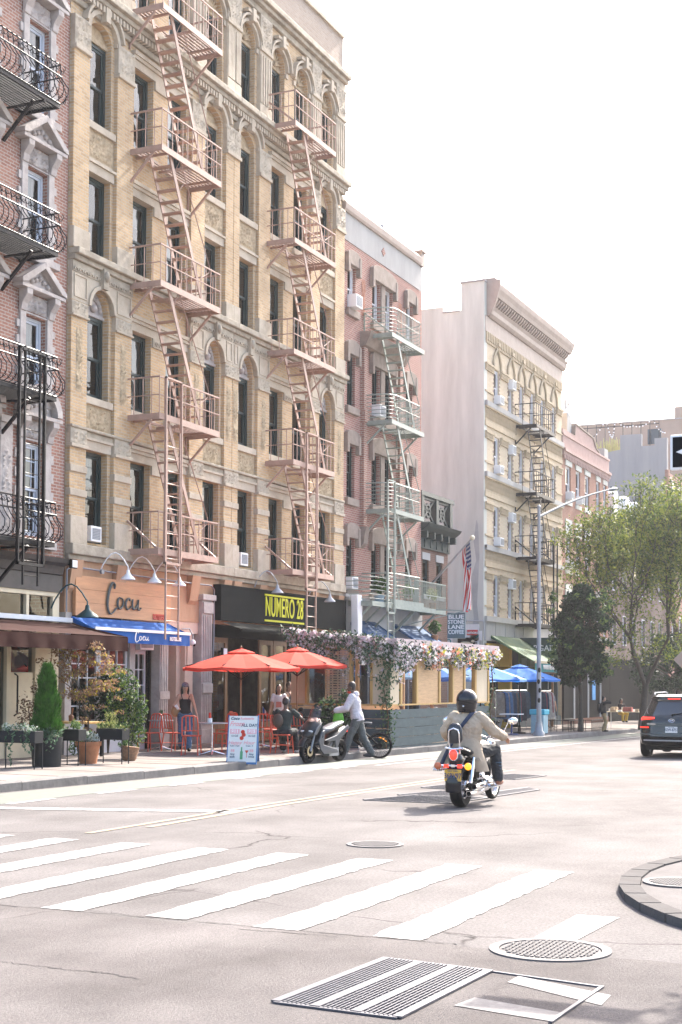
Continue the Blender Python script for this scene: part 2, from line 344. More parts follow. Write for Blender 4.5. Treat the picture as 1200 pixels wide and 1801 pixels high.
# corner pavement with grooves, lower right
b = MB(); cc = (12.9, -.9); N = 48
def slab(b, r, z0, z1):
    P = [(cc[0]+r*math.cos(R(45+k*360/N)), cc[1]+r*math.sin(R(45+k*360/N))) for k in range(N)]
    b.prism(P, z0, z1, 'z')
slab(b, 3.72, -.03, .055)
tag(b.build('corner_pavement', mat('corner_concrete', (.105,.098,.096), .95, spec=.05, var=.2, vs=2, bump=.4, bs=30, col2=(.15,.14,.138)), loc=(12.9,-.9,0)), kind='structure')
b = MB()
for k in range(N): 
    a0, a1 = R(k*360/N)+.004, R((k+1)*360/N)-.004
    P = [(cc[0]+r*math.cos(a), cc[1]+r*math.sin(a)) for r, a in ((3.725,a0),(3.9,a0),(3.9,a1),(3.725,a1))]
    b.prism(P, -.03, .07, 'z')
tag(b.build('corner_kerb', mat('corner_kerb_stone', (.085,.079,.077), .95, spec=.05, var=.3, vs=4, bump=.4, col2=(.10,.095,.094))), kind='structure')
b = MB()
for i in range(7):
    r = 2.7+i*.085
    for k in range(40):
        a0, a1 = R(60+k*3), R(63+k*3)
        P = [(12.9+q*math.cos(a)*1., -.9+q*math.sin(a)) for q, a in ((r,a0),(r+.03,a0),(r+.03,a1),(r,a1))]
        b.poly([(p[0],p[1],.059) for p in P])
for i in range(14):
    x = 11.2+i*.11; b.poly([(x,.3,.059),(x+.02,.3,.059),(x+.02,1.6,.059),(x,1.6,.059)])
tag(b.build('ramp_grooves', mat('groove_dirt', (.022,.02,.02), .95)), kind='structure')
# manhole covers
def manhole(c, r, label):
    t = thing('manhole_cover', label, 'manhole cover', (c.x, c.y, c.z), 'cast iron manhole covers in the road')
    mi = mat('worn_cast_iron', (.10,.092,.092), .8, .0, var=.2, vs=9)
    b = MB(); b.lathe(c, [(r*.84,.0),(r*.84,.012),(r,.012),(r,.0)], 40, cap=False); b.build('rim', mi, t, 40)
    b = MB(); b.lathe(c, [(.01,.006),(r*.82,.006),(r*.82,0)], 40, cap=False)
    b.build('cover', mat('cover_dirt', (.06,.054,.057), .8), t)
    b = MB(); n = 9
    for i in range(-n, n+1):
        for j in range(-n, n+1):
            x, y = i/n*r*.8, j/n*r*.8
            if math.hypot(x, y) < r*.76:
                h = r*.036*(1 if (i+j) % 2 else .62); g2 = r*.036*(.62 if (i+j) % 2 else 1)
                b.box(c.x+x-h, c.x+x+h, c.y+y-g2, c.y+y+g2, c.z+.007, c.z+.014)
    b.build('tread_blocks', mi, t)
manhole(G(968,1672), .40, 'large worn manhole cover with chequered blocks beside the corner kerb')
pp_ = G(1194,1565); pp_.z = .058; manhole(pp_, .30, 'round metal cover set in the corner kerb island at the right edge')
manhole(G(660,1486), .31, 'smaller faint manhole cover in the middle of the road')
# foreground drain grate with its steel frame
def grate(P, nb, label, nm='road_grate', dirs=0):
    c = sum(P, V((0,0,0)))/4; t = thing(nm, label, 'grate', c, 'steel ventilation grates in the road')
    z = .012
    def B(u, v): return P[0]*(1-u)*(1-v)+P[1]*u*(1-v)+P[2]*u*v+P[3]*(1-u)*v
    ms = M['grate']
    b = MB(); b.poly([B(0,0)+V((0,0,.003)),B(1,0)+V((0,0,.003)),B(1,1)+V((0,0,.003)),B(0,1)+V((0,0,.003))]); b.build('pit', mat('grate_pit', (.03,.028,.028), .95, spec=.05), t)
    b = MB()
    for i in range(nb+1):
        v = i/nb; w = .045 if i % 9 == 0 else .009
        b.beam(B(0,v)+V((0,0,z)), B(1,v)+V((0,0,z)), w, .012)
    b.build('bars', ms, t)
    b = MB(); m = 16
    for i in range(m+1):
        u = i/m; b.beam(B(u,0)+V((0,0,z-.003)), B(u,1)+V((0,0,z-.003)), .006 if 0 < i < m else .035, .01)
    b.build('cross_bars', ms, t); return t
M['grate'] = mat('worn_grate_steel', (.085,.085,.10), .5, .3, var=.2, vs=8)
P = [G(483,1765), G(680,1688), G(862,1710), G(700,1793)]
P = [P[0], P[1], P[2], P[3]]
grate(P, 27, 'large bright steel grate filling the foreground of the crossing')
for q, l in (([(640,1408),(735,1399),(860,1404),(790,1414)], 'dark grate lying left of the motorcycle rear tyre'), ([(742,1386),(800,1379),(880,1383),(830,1391)], 'small grate half hidden behind the motorcycle'),
             ([(845,1397),(930,1386),(948,1390),(870,1402)], 'narrow grate right of the motorcycle rear tyre'), ([(840,1368),(900,1362),(960,1365),(905,1372)], 'farthest grate ahead of the motorcycle'), ([(700,1399),(775,1392),(850,1396),(790,1402)], 'grate strip just above the nearest dark grate, by the motorcycle')):
    P = [G(*p) for p in q]; grate(P, 9, l)
b = MB(); p = [G(1060,1738), G(968,1801)]; b.beam(p[0]+V((0,0,.01)), p[1]+V((0,0,.01)), .022, .01)
p = [G(862,1710), G(1060,1738)]; b.beam(p[0]+V((0,0,.006)), p[1]+V((0,0,.006)), .02, .01)
tag(b.build('steel_edge_strip', M['grate'], loc=p[0]), 'bright steel edging strip set in the asphalt right of the big grate', 'edging strip')

# rougher old asphalt of the side street in the foreground, with its wandering cracks
def rough():
    m = M['asphalt'].copy(); m.name = 'rough_asphalt'; t = m.node_tree
    for n in t.nodes:
        if n.type == 'VALTORGB' and n.color_ramp.elements[0].color[0] < .2: n.color_ramp.elements[0].color = (.086,.077,.0745,1); n.color_ramp.elements[1].color = (.158,.144,.140,1)
        if n.type == 'TEX_NOISE' and abs(n.inputs['Scale'].default_value-38) < 1: n.inputs['Scale'].default_value = 55; n.inputs['Detail'].default_value = 8
        if n.type == 'BUMP': n.inputs['Strength'].default_value = .9
    return m
b = MB(); rnd.seed(3); n = 120; E_ = [(9.02+.035*math.sin(k*.37)+rnd.uniform(-.02,.02), -4+18*k/n) for k in range(n+1)]
for (x, y), (x2, y2) in zip(E_, E_[1:]): b.poly([(-10,y,.002),(x,y,.002),(x2,y2,.002),(-10,y2,.002)])
tag(b.build('side_street', rough()), kind='structure')
b = MB()
def crack(pts, w_):
    P = [V((p[0],p[1],.0045)) for p in pts]; Q = []
    for p, q in zip(P, P[1:]):
        for k in range(14): Q.append(p.lerp(q, k/14)+V((rnd.gauss(0,.012), rnd.gauss(0,.008), 0)))
    for p, q in zip(Q, Q[1:]):
        ww = w_*rnd.uniform(.2,1); b.poly([p+V((ww,0,0)), p-V((ww,0,0)), q-V((ww,0,0)), q+V((ww,0,0))])
crack([(9.04,y) for y in (9,8,7,6,5,4,3.2)], .010)
for L in ([(0,1692),(60,1699),(140,1709),(190,1712),(255,1726)], [(95,1595),(200,1606),(260,1614)], [(420,1635),(500,1641),(600,1649)], [(700,1628),(850,1652)]): crack([tuple(G(*p)[:2]) for p in L], .009)
tag(b.build('road_cracks', mat('crack_dirt', (.04,.035,.034), 1)), kind='structure')
# ------------------------------------------------------------ buildings
FY = 19.
def facade(b, x0, x1, z0, z1, y, dep, ops):
    xs = sorted(set([x0, x1]+[o[0] for o in ops]+[o[1] for o in ops]))
    zs = sorted(set([z0, z1]+[o[2] for o in ops]+[o[3]+(o[4] if len(o) > 4 else 0) for o in ops]))
    for xa, xb in zip(xs, xs[1:]):
        for za, zb in zip(zs, zs[1:]):
            cx, cz = (xa+xb)/2, (za+zb)/2
            if any(o[0] < cx < o[1] and o[2] < cz < o[3]+(o[4] if len(o) > 4 else 0) for o in ops): continue
            b.poly([(xa,y,za),(xb,y,za),(xb,y,zb),(xa,y,zb)])
    for o in ops:
        x, X, z, Z = o[:4]; h = o[4] if len(o) > 4 else 0; Y = y+dep
        b.poly([(x,y,z),(x,Y,z),(x,Y,Z),(x,y,Z)]); b.poly([(X,y,z),(X,y,Z),(X,Y,Z),(X,Y,z)]); b.poly([(x,y,z),(X,y,z),(X,Y,z),(x,Y,z)])
        if not h: b.poly([(x,y,Z),(x,Y,Z),(X,Y,Z),(X,y,Z)])
        else:
            n = 10; A = [((x+X)/2-(X-x)/2*math.cos(math.pi*i/n), Z+h*math.sin(math.pi*i/n)) for i in range(n+1)]
            for i in range(n):
                p, q = A[i], A[i+1]; c = (x, Z+h) if i < n/2 else (X, Z+h)
                b.poly([(p[0],y,p[1]),(q[0],y,q[1]),(c[0],y,c[1])])
                b.poly([(p[0],y,p[1]),(p[0],Y,p[1]),(q[0],Y,q[1]),(q[0],y,q[1])])
    
def shell(b, x0, x1, z0, z1, y, dep):       # side, back and roof walls round the front
    b.poly([(x0,y,z0),(x0,y,z1),(x0,y+dep,z1),(x0,y+dep,z0)]); b.poly([(x1,y,z0),(x1,y+dep,z0),(x1,y+dep,z1),(x1,y,z1)])
    b.poly([(x0,y+dep,z0),(x0,y+dep,z1),(x1,y+dep,z1),(x1,y+dep,z0)]); b.poly([(x0,y,z1-.5),(x1,y,z1-.5),(x1,y+dep,z1-.5),(x0,y+dep,z1-.5)])
def window(par, x0, x1, z0, z1, y, fm, cur=None, munt=0, fr=.06, split=.5, name='window'):
    b = MB(); zm = z0+(z1-z0)*split
    for a, c, d, e in ((x0,x0+fr,z0,z1),(x1-fr,x1,z0,z1),(x0+fr,x1-fr,z0,z0+fr*1.3),(x0+fr,x1-fr,z1-fr,z1)): b.box(a,c,y-.03,y+.06,d,e)
    s = fr*.75
    for (za, zb, yy) in ((zm-.02, z1-fr, y+.0), (z0+fr*1.3, zm+.03, y+.03)):     # two sashes
        for a, c, d, e in ((x0+fr,x0+fr+s,za,zb),(x1-fr-s,x1-fr,za,zb),(x0+fr+s,x1-fr-s,za,za+s),(x0+fr+s,x1-fr-s,zb-s,zb)): b.box(a,c,yy,yy+.03,d,e)
        if munt:
            for k in range(1, munt): xx = x0+(x1-x0)*k/munt; b.box(xx-.012,xx+.012,yy+.002,yy+.022,za+s,zb-s)
            for k in range(1, 3): zz = za+(zb-za)*k/3; b.box(x0+fr+s,x1-fr-s,yy+.004,yy+.02,zz-.012,zz+.012)
    f = b.build(name, fm, par)
    b = MB(); b.poly([(x0+fr,y+.014,zm),(x1-fr,y+.014,zm),(x1-fr,y+.014,z1-fr),(x0+fr,y+.014,z1-fr)])
    b.poly([(x0+fr,y+.045,z0+fr),(x1-fr,y+.045,z0+fr),(x1-fr,y+.045,zm),(x0+fr,y+.045,zm)]); b.build('pane', M['glass'], f)
    if cur:
        b = MB(); zt = z1; zb = z0 if cur[0] == 'c' else z1-(z1-z0)*cur[1]
        if cur[0] == 'c':                    # drawn curtain on one side
            xa, xb = (x0, x0+(x1-x0)*cur[1]) if cur[2] == 'l' else (x1-(x1-x0)*cur[1], x1)
        else: xa, xb = x0, x1
        b.grid(lambda u, v: (xa+(xb-xa)*u, y+.14+(.02*math.sin(u*25) if cur[0] == 'c' else 0), zb+(zt-zb)*v), 16, 1)
        b.build('curtain' if cur[0] == 'c' else 'blind', M['curtain'], f, 60)
    return f
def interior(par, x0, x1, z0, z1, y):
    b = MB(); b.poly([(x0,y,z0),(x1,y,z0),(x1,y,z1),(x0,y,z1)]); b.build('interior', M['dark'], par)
def curpick():
    r = rnd.random()
    return None if r < .35 else (('c', rnd.uniform(.3,.55), rnd.choice('lr')) if r < .75 else ('b', rnd.uniform(.25,.8)))
def ornament(b, x0, x1, z0, z1, y, d=.05, seed=1, n=None):         # relief scrollwork panel as a displaced grid
    W, H = x1-x0, z1-z0; nu = max(6, int(W/.035)); nv = max(6, int(H/.035))
    nu, nv = min(nu, 40), min(nv, 60)
    def fn(u, v):
        px, pz = abs(u-.5)*W, v*H
        s = math.sin(px*38+2*math.sin(pz*21+seed))*math.cos(pz*33+1.5*math.sin(px*27)) 
        e = min(1, 12*min(u, 1-u, v, 1-v))
        return (x0+W*u, y-d*max(0, s)*e-.003, z0+H*v)
    b.grid(fn, nu, nv)
def ac_unit(x, z, y, w=.5, h=.38, d=.38, label='', g='window air conditioners', m=None):
    t = thing('air_conditioner', label, 'air conditioner', (x+w/2, y, z), g)
    b = MB(); b.box(x, x+w, y-d, y+.1, z, z+h); b.build('case', m or M['white'], t, bev=.012)
    b = MB(); b.box(x+.05, x+w-.05, y-d-.006, y-d+.01, z+.05, z+h-.05); g2 = b.build('grille', mat('ac_grille', (.2,.22,.24), .6), t)
    b = MB()
    for k in range(7): zz = z+.07+(h-.14)*k/6; b.box(x+.05, x+w-.05, y-d-.012, y-d-.006, zz, zz+.01)
    b.build('louvres', M['grey'], t)
# --- two mirrored yellow brick tenements
def tenement(x0, x1, offs, label, endpil):
    z0 = gz(x0)+SW-.3; t = thing('tenement', label, 'building', (x0, FY, z0), 'pair of yellow brick tenements')
    TOP = 22.75; y = FY; ops = []
    WX = [(o-.45, o+.45) for o in offs]
    F = [(4.95,7.1),(8.33,10.3),(11.62,13.6),(14.78,16.8),(18.1,19.85)]
    for i, (a, c) in enumerate(WX):
        arch = i in (0, 3)
        for k, (zs, zt) in enumerate(F):
            if k == 1 and arch: ops.append((a, c, zs, zt, .62))
            elif k == 3 and arch: ops.append((a, c, zs, zt+.12, .33))
            elif k == 4: ops.append((a, c, zs, zt, .62))
            else: ops.append((a, c, zs, zt))
    b = MB(); facade(b, x0, x1, 4.5, 21.1, y, .3, ops); shell(b, x0, x1, z0, TOP, y+.3, 13)
    b.poly([(x0,y,4.5),(x0,y+.3,4.5),(x0,y+.3,TOP),(x0,y,TOP)]); b.poly([(x1,y,4.5),(x1,y,TOP),(x1,y+.3,TOP),(x1,y+.3,4.5)])
    b.build('wall', M['tanbrick'], t)
    b = MB(); b.box(x0, x1, y+.02, y+.29, 21.1, 22.66); b.build('parapet', M['parbrick'], t)
    b = MB(); b.box(x0, x1, y-.06, y+.36, 22.66, 22.78); b.build('coping', M['stone'], t)
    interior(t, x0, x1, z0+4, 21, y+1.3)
    # windows with tympana
    for i, (a, c) in enumerate(WX):
        for k, (zs, zt) in enumerate(F):
            window(t, a, c, zs, zt, y+.2, M['gframe'], curpick(), fr=.08)
            arch = i in (0, 3)
            if (k == 1 and arch) or k == 4:
                b = MB(); m = (a+c)/2; b.box(a, c, y+.12, y+.29, zt, zt+.07)
                b.prism([(m-.45*math.cos(math.pi*j/12), zt+.07+.55*math.sin(math.pi*j/12)) for j in range(13)], y+.16, y+.28)
                if k == 4:                   # shell flutes
                    for j in range(1, 10):
                        q = math.pi*j/10; b.beam((m, y+.13, zt+.12), (m-.4*math.cos(q), y+.13, zt+.1+.46*math.sin(q)), .05, .05)
                    b.ball((m, y+.12, zt+.13), .07, 6)
                else:
                    for j in range(9):
                        q = math.pi*(j+.5)/9; b.ball((m-.28*math.cos(q), y+.14, zt+.14+.3*math.sin(q)), .06, 5)
                    b.ball((m, y+.13, zt+.2), .1, 6)
                b.build('tympanum', M['terra'] if k == 4 else M['wstone'], t, 50)
            if k == 3 and arch:
                b = MB(); m = (a+c)/2; b.box(a, c, y+.12, y+.29, zt, zt+.12); b.prism([(m-.45*math.cos(math.pi*j/12), zt+.12+.3*math.sin(math.pi*j/12)) for j in range(13)], y+.17, y+.28)
                b.build('tympanum', M['terra'], t)
    # sills
    for i, (a, c) in enumerate(WX):
        for k in (1, 3): b = MB(); b.box(a-.1, c+.1, y-.09, y+.2, F[k][0]-.17, F[k][0]); b.build('sill', M['stone'], t, bev=.01)
    # relief panels below the arched windows (third and fifth floor sills)
    for i in (0, 3):
        a, c = WX[i]
        for za, zb in ((7.62, 8.1), (14.0, 14.55)):
            b = MB(); b.box(a-.12, c+.12, y-.015, y+.02, za-.06, zb+.06); ornament(b, a-.05, c+.05, za, zb, y-.018, .06, i); b.build('relief_panel', M['terra'], t, 60)
    # pilasters
    P = []; hw = (WX[1][0]-WX[0][1])
    P.append((x0+(.0 if endpil[0] else .0), WX[0][0]-.1)); P.append((WX[0][1]+.12, WX[1][0]-.12)); P.append((WX[2][1]+.12, WX[3][0]-.12)); P.append((WX[3][1]+.1, x1))
    for (a, c) in P:
        e = .012
        a2, c2 = a+e, c-e
        b = MB()
        b.box(a2, c2, y-.1, y+.01, 5.4, 16.3)
        pp = b.build('pilaster', M['tanbrick'], t)
        for o_, za, zb in ((.16,4.86,5.5),(.14,5.95,6.11),(.14,6.5,6.66),(.15,11.62,12.1),(.17,7.06,7.14),(.17,10.05,10.1),(.13,17.9,18.3),(.16,19.85,19.98),(.17,16.2,16.3)):
            b = MB(); b.box(a2-.02,c2+.01,y-o_,y+.01,za,zb); b.build('stone_band', M['stone'], pp, bev=.012)
        b = MB(); b.box(a2+.004,c2-.004,y-.1,y+.01,18.3,19.85); n = 5
        for j in range(n): xx = a2+.06+(c2-a2-.12)*j/(n-1); b.box(xx-.03,xx+.03,y-.13,y-.1,18.35,19.75)
        b.build('flutes', M['stone'], pp)
        for za, zb in ((7.14,7.5),(10.1,10.4),(16.3,17.0),(19.98,20.9)): b = MB(); b.box(a2-.008,c2+.008,y-.12,y+.01,za+.002,zb); ornament(b, a2, c2, za, zb, y-.12, .06, 2); b.build('capital', M['stone'], pp, 60)
        if c2-a2 > .3: b = MB(); ornament(b, (a2+c2)/2-.11, (a2+c2)/2+.11, 8.35, 9.8, y-.105, .05, 3); b.build('relief_strip', M['terra'], pp, 60)
    # ledges and cornices
    for st_ in (((.22,4.62,4.86),(.12,4.5,4.62)), ((.16,7.5,7.57),(.08,7.36,7.5)), ((.30,11.45,11.6),(.2,11.33,11.45)), ((.34,17.72,17.88),(.24,17.6,17.72)), ((.08,17.3,17.44),), ((.32,21.22,21.38),(.22,21.1,21.22),(.1,20.92,21.1))):
        b = MB()
        for o_, za, zb in st_: b.box(x0, x1, y-o_, y+.005, za, zb)
        b.build('ledge', M['dstone'], t, bev=.02)
    b = MB(); n = int((x1-x0)/.14)
    for j in range(n): xx = x0+.03+j*.14; b.box(xx, xx+.08, y-.2, y-.002, 17.45, 17.59)
    b.build('dentils', M['stone'], t)
    # stone arches over third-floor arched windows, hood moulds above
    for i in (0, 3):
        a, c = WX[i]; m = (a+c)/2; pa, pc = (P[0][1], P[1][0]) if i == 0 else (P[2][1], P[3][0])
        pa2, pc2 = (x0, P[1][1]) if i == 0 else (P[2][0], x1)
        b = MB(); n = 12                      # spandrel slab with a round cut-out
        A = [(m-.5*math.cos(math.pi*j/n), 10.42+.56*math.sin(math.pi*j/n)) for j in range(n+1)]
        b.prism([(pa2+.01,10.42)]+A[:7]+[(m,11.33),(pa2+.01,11.33)], y-.11, y+.0)
        b.prism([(m,11.33)]+A[6:]+[(pc2-.01,10.42),(pc2-.01,11.33)], y-.11, y+.0)
        b.ring(m, 10.42, .47, .56, 0, math.pi, y-.16, y-.1)
        for q0, q1 in ((pa2+.08, m-.62), (m+.62, pc2-.08)):
            if q1-q0 > .2:
                for z_a, z_b in ((10.5,10.53),(11.0,11.03)): b.box(q0,q1,y-.135,y-.11,z_a,z_b)
                b.box(q0,q0+.03,y-.135,y-.11,10.53,11.0); b.box(q1-.03,q1,y-.135,y-.11,10.53,11.0)
        b.build('arch_spandrel', M['stone'], t)
        b = MB(); b.box(pa2+.01, pc2-.01, y-.13, y-.111, 11.07, 11.32)
        for j in range(int((pc2-pa2)/.2)): b.ring(pa2+.12+j*.2, 11.1, .05, .09, 0, math.pi, y-.16, y-.13, 6)
        b.box(m-.1, m+.1, y-.24, y-.11, 10.9, 11.38); b.ball((m, y-.25, 11.2), (.09,.07,.13), 6)
        b.build('frieze', M['dstone'], t, 40)
        b = MB(); b.ring(m, 16.92, .5, .6, 0, math.pi, y-.12, y+.005, 12, 1.15); b.ring(m, 16.97, .66, .72, .1, math.pi-.1, y-.18, y+.005, 12, 1.1)
        b.box(a-.42, a-.08, y-.1, y+.004, 16.9, 17.0); b.box(c+.08, c+.42, y-.1, y+.004, 16.9, 17.0); b.box(m-.09, m+.09, y-.22, y-.05, 17.25, 17.68)
        b.build('hood_mould', M['stone'], t)
        for zt in (7.1, 13.6):
            b = MB(); b.box(a-.1, c+.1, y-.05, y+.0, zt, zt+.22); b.box(a-.12, c+.12, y-.1, y-.0, zt+.22, zt+.28); b.build('lintel', M['stone'], t)
        b = MB(); b.box(a-.05, c+.05, y-.03, y+.0, 13.88, 13.95); b.build('moulding', M['stone'], t)
    for i, (a, c) in enumerate(WX):
        m = (a+c)/2; b = MB()
        b.ring(m, 19.9, .5, .58, 0, math.pi, y-.1, y+.003, 12, 1, ); b.ring(m, 19.92, .64, .7, 0, math.pi, y-.17, y+.003, 12, 1.)
        b.box(m-.09, m+.09, y-.24, y-.02, 20.4, 20.75); b.box(m-.32, m+.32, y-.2, y-.02, 20.6, 20.68)
        b.box(a-.14, a, y-.06, y+.003, 19.72, 19.86); b.box(c, c+.14, y-.06, y+.003, 19.72, 19.86); b.build('hood_mould', M['stone'], t)
    xa, xc = P[1][1], P[2][0]
    for zt in (7.1, 10.3, 13.6, 16.8):        # continuous lintel and moulding over the two middle windows
        b = MB(); b.box(xa, xc, y-.04, y+.0, zt+.003, zt+.2); b.box(xa, xc, y-.13, y+.0, zt+.28, zt+.37); b.box(xa, xc, y-.09, y, zt+.2, zt+.28)
        b.box(WX[1][1]+.03, WX[2][0]-.03, y-.05, y, zt-.22, zt); b.build('lintel', M['stone'], t)
    b = MB(); b.box(WX[1][1]+.06, WX[2][0]-.06, y-.055, y-.05, 10.1, 10.28)
    for j in range(3): b.ring(WX[1][1]+.18+j*.15, 10.18, .03, .06, 0, math.tau, y-.075, y-.05, 8)
    b.build('roundels', M['dstone'], t)
    # shop storey band with consoles
    b = MB(); b.box(x0, x1, y-.02, y+.3, 3.3, 4.5)
    b.build('shop_band', M['base'], t)
    for xx in [x0+.05, P[1][0]+.1, P[2][0]+.1, x1-.5]:
        b = MB(); b.prism([(y-.02,3.75),(y-.1,3.85),(y-.2,4.5),(y-.02,4.5)], xx, xx+.42, 'x'); b.build('console', M['base'], t)
    return t, WX
T1, W1 = tenement(26.5, 34.03, (27.7, 29.57, 31.17, 33.03), 'yellow brick tenement above the wooden restaurant sign, with stone arches and terracotta panels', (1, 0))
T2, W2 = tenement(34.03, 41.42, (34.93, 36.8, 38.35, 40.15), 'yellow brick tenement above the black sign with yellow lettering, next to the red brick house', (0, 1))
ac_unit(27.36, 4.98, 19.02, .42, .36, .14, 'white air conditioner in lowest yellow tenement window above the white gooseneck lamps')
ac_unit(34.6, 4.98, 19.04, .42, .36, .14, 'white air conditioner in lowest yellow tenement window above the black sign')
# --- ground floor shopfronts of the tenements (parts of the tenements)
def leaf_door(par, x0, x1, z0, z1, y, m, nx, nz, kick=.55, name='door', fr=.08, gl='clear'):
    b = MB(); b.box(x0,x0+fr,y,y+.05,z0,z1); b.box(x1-fr,x1,y,y+.05,z0,z1); b.box(x0+fr,x1-fr,y,y+.05,z1-fr,z1); b.box(x0+fr,x1-fr,y,y+.05,z0,z0+kick)
    for i in range(1, nx): xx = x0+fr+(x1-x0-2*fr)*i/nx; b.box(xx-.014,xx+.014,y+.003,y+.046,z0+kick,z1-fr)
    for i in range(1, nz): zz = z0+kick+(z1-fr-z0-kick)*i/nz; b.box(x0+fr,x1-fr,y+.006,y+.043,zz-.014,zz+.014)
    o = b.build(name, m, par); b = MB(); b.poly([(x0+fr,y+.025,z0+kick),(x1-fr,y+.025,z0+kick),(x1-fr,y+.025,z1-fr),(x0+fr,y+.025,z1-fr)]); b.build('pane', M[gl], o); return o
zs = SW-.1                                    # pavement level near the shops (X about 26..33)
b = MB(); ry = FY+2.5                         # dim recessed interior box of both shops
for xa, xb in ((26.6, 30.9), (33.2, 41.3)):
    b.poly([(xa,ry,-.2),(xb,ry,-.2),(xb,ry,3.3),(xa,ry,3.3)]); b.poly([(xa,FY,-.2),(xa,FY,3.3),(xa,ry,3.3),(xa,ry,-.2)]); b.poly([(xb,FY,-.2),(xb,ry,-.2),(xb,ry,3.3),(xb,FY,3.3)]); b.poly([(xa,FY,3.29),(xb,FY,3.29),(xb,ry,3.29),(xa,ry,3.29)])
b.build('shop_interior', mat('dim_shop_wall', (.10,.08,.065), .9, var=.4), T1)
for x0, x1 in ((26.75, 27.95), (27.97, 29.17)): leaf_door(T1, x0, x1, zs, 2.55, FY+.05, M['wframe'], 3, 5, .8, 'french_window')
b = MB(); b.box(26.5,26.74,FY-.05,FY+.2,-.2,3.3); b.box(29.18,29.42,FY-.02,FY+.2,-.2,3.3); b.box(26.74,29.18,FY,FY+.2,2.56,2.66); b.box(29.42,30.5,FY+.02,FY+.2,2.9,3.3); b.box(30.5,30.9,FY-.05,FY+.2,-.2,3.3)
for k in range(4): b.box(30.55+k*.085,30.6+k*.085,FY-.075,FY-.05,.5,2.9)
b.box(30.47,30.93,FY-.09,FY-.052,.02,.45); b.box(30.47,30.93,FY-.09,FY-.052,1.3,1.5); b.build('shop_frame', M['wstone'], T1)
d = leaf_door(T1, 29.6, 30.42, zs, 2.5, FY+.32, M['wframe'], 3, 5, .45, 'door')
b = MB(); b.box(29.42,30.5,FY+.36,FY+.4,2.5,3.3); b.box(29.5,29.6,FY+.3,FY+.4,-.1,2.5); b.build('door_surround', M['wframe'], T1)
ac_unit(29.55, 2.52, FY+.3, .62, .36, .38, 'air conditioner over the white glazed restaurant door, below the blue awning')
# tenement entrance between the shops: peach pilasters and recessed door
b = MB(); b.box(30.9,31.25,FY+.4,FY+.5,-.2,3.6); b.box(31.9,32.3,FY+.06,FY+.3,-.2,3.6); b.box(30.9,32.4,FY+.55,FY+.6,-.2,3.6); b.box(30.9,33.1,FY+.0,FY+.58,3.0,3.3)
b.box(31.3,31.36,FY+.48,FY+.55,0,3); b.box(31.98,32.2,FY+.03,FY+.06,2.1,2.9); b.box(30.95,31.9,FY+.44,FY+.54,2.42,2.55); b.box(31.7,31.9,FY+.2,FY+.5,-.2,3.0)
b.build('entrance', M['peach'], T1)
b = MB(); b.box(32.45,33.0,FY-.12,FY+.2,-.2,3.9); b.box(32.38,33.07,FY-.2,FY+.2,3.9,4.05); b.box(32.38,33.07,FY-.18,FY+.2,-.2,.5)
for k in range(5): b.box(32.52+k*.09,32.56+k*.09,FY-.15,FY-.12,.6,1.4); b.box(32.52+k*.09,32.56+k*.09,FY-.15,FY-.12,1.75,3.5)
b.box(32.47,32.98,FY-.17,FY-.121,1.45,1.7); b.box(32.47,32.98,FY-.17,FY-.121,3.55,3.85)
b.build('fluted_pilaster', M['wstone'], T1, bev=.008)
b = MB(); b.box(30.9, 33.0, FY-.5, FY+.5, -.2, SW-.02); b.build('step', M['concrete'], T1)
# pizzeria front: timber-framed folding doors
MW = mat('varnished_timber', (.22,.12,.055), .5, var=.3, vs=3, stretch=(4,4,.5))
M['timber'] = MW
for x0, x1 in ((33.25, 34.25), (36.1, 36.95), (37.0, 37.85), (39.0,40.0)): leaf_door(T2, x0, x1, zs, 2.95, FY+.1, MW, 1, 1, .55, 'folding_door', .14)
b = MB(); b.box(33.1,41.3,FY+.05,FY+.2,2.96,3.3); b.box(33.06,33.24,FY-.02,FY+.2,-.2,3.3); b.box(37.9,38.9,FY+.05,FY+.2,-.2,3.0); b.box(40.1,41.4,FY+.02,FY+.2,-.2,3.3); b.build('shop_frame', M['black'], T2)
b = MB()                                      # counter, shelves and bottles glimpsed inside
b.box(34.3,36.,FY+1.6,FY+2.2,0,1.05); b.box(34.2,36.2,FY+2.25,FY+2.45,1.5,1.54); b.box(34.2,36.2,FY+2.25,FY+2.45,1.95,1.99); b.build('counter', mat('counter', (.25,.22,.2), .6, var=.3, vs=9), T2)
b = MB()
for k in range(5):
    x = 34.6+k*.2; b.lathe((x,FY+1.4,1.9), [(.001,.0),(.045,0),(.045,.2),(.016,.27),(.016,.33),(.001,.33)], 8)
b.box(34.4,35.7,FY+1.3,FY+1.5,1.86,1.9); b.build('bottles', mat('amber_bottle', (.3,.1,.03), .3), T2)
# --- left neighbour: red brick with white carved stone
z0 = -.2; x0, x1 = 18.6, 26.46
TL = thing('carved_stone_tenement', 'red brick tenement with white carved stone window surrounds, at left edge above the brown awning', 'building', (x0, FY, z0))
cols = [(25.3, .36), (23.3, .36), (21.3,.36)]
FZ = [(4.9, 6.95), (8.0, 9.7), (11.15, 12.95), (14.3, 16.2), (17.5,19.3)]
ops = [(c-.37, c+.37, za, zb) for c, _ in cols for za, zb in FZ]
b = MB(); facade(b, x0, x1, 4.45, 21.5, FY, .25, ops); shell(b, x0, x1, z0, 21.5, FY+.25, 13); b.poly([(x1,FY,4.45),(x1,FY,21.5),(x1,FY+.25,21.5),(x1,FY+.25,4.45)]); b.poly([(x0,FY,4.45),(x0,FY+.25,4.45),(x0,FY+.25,21.5),(x0,FY,21.5)])
b.build('wall', M['redbrick'], TL); interior(TL, x0, x1, 0, 21, FY+1.2)
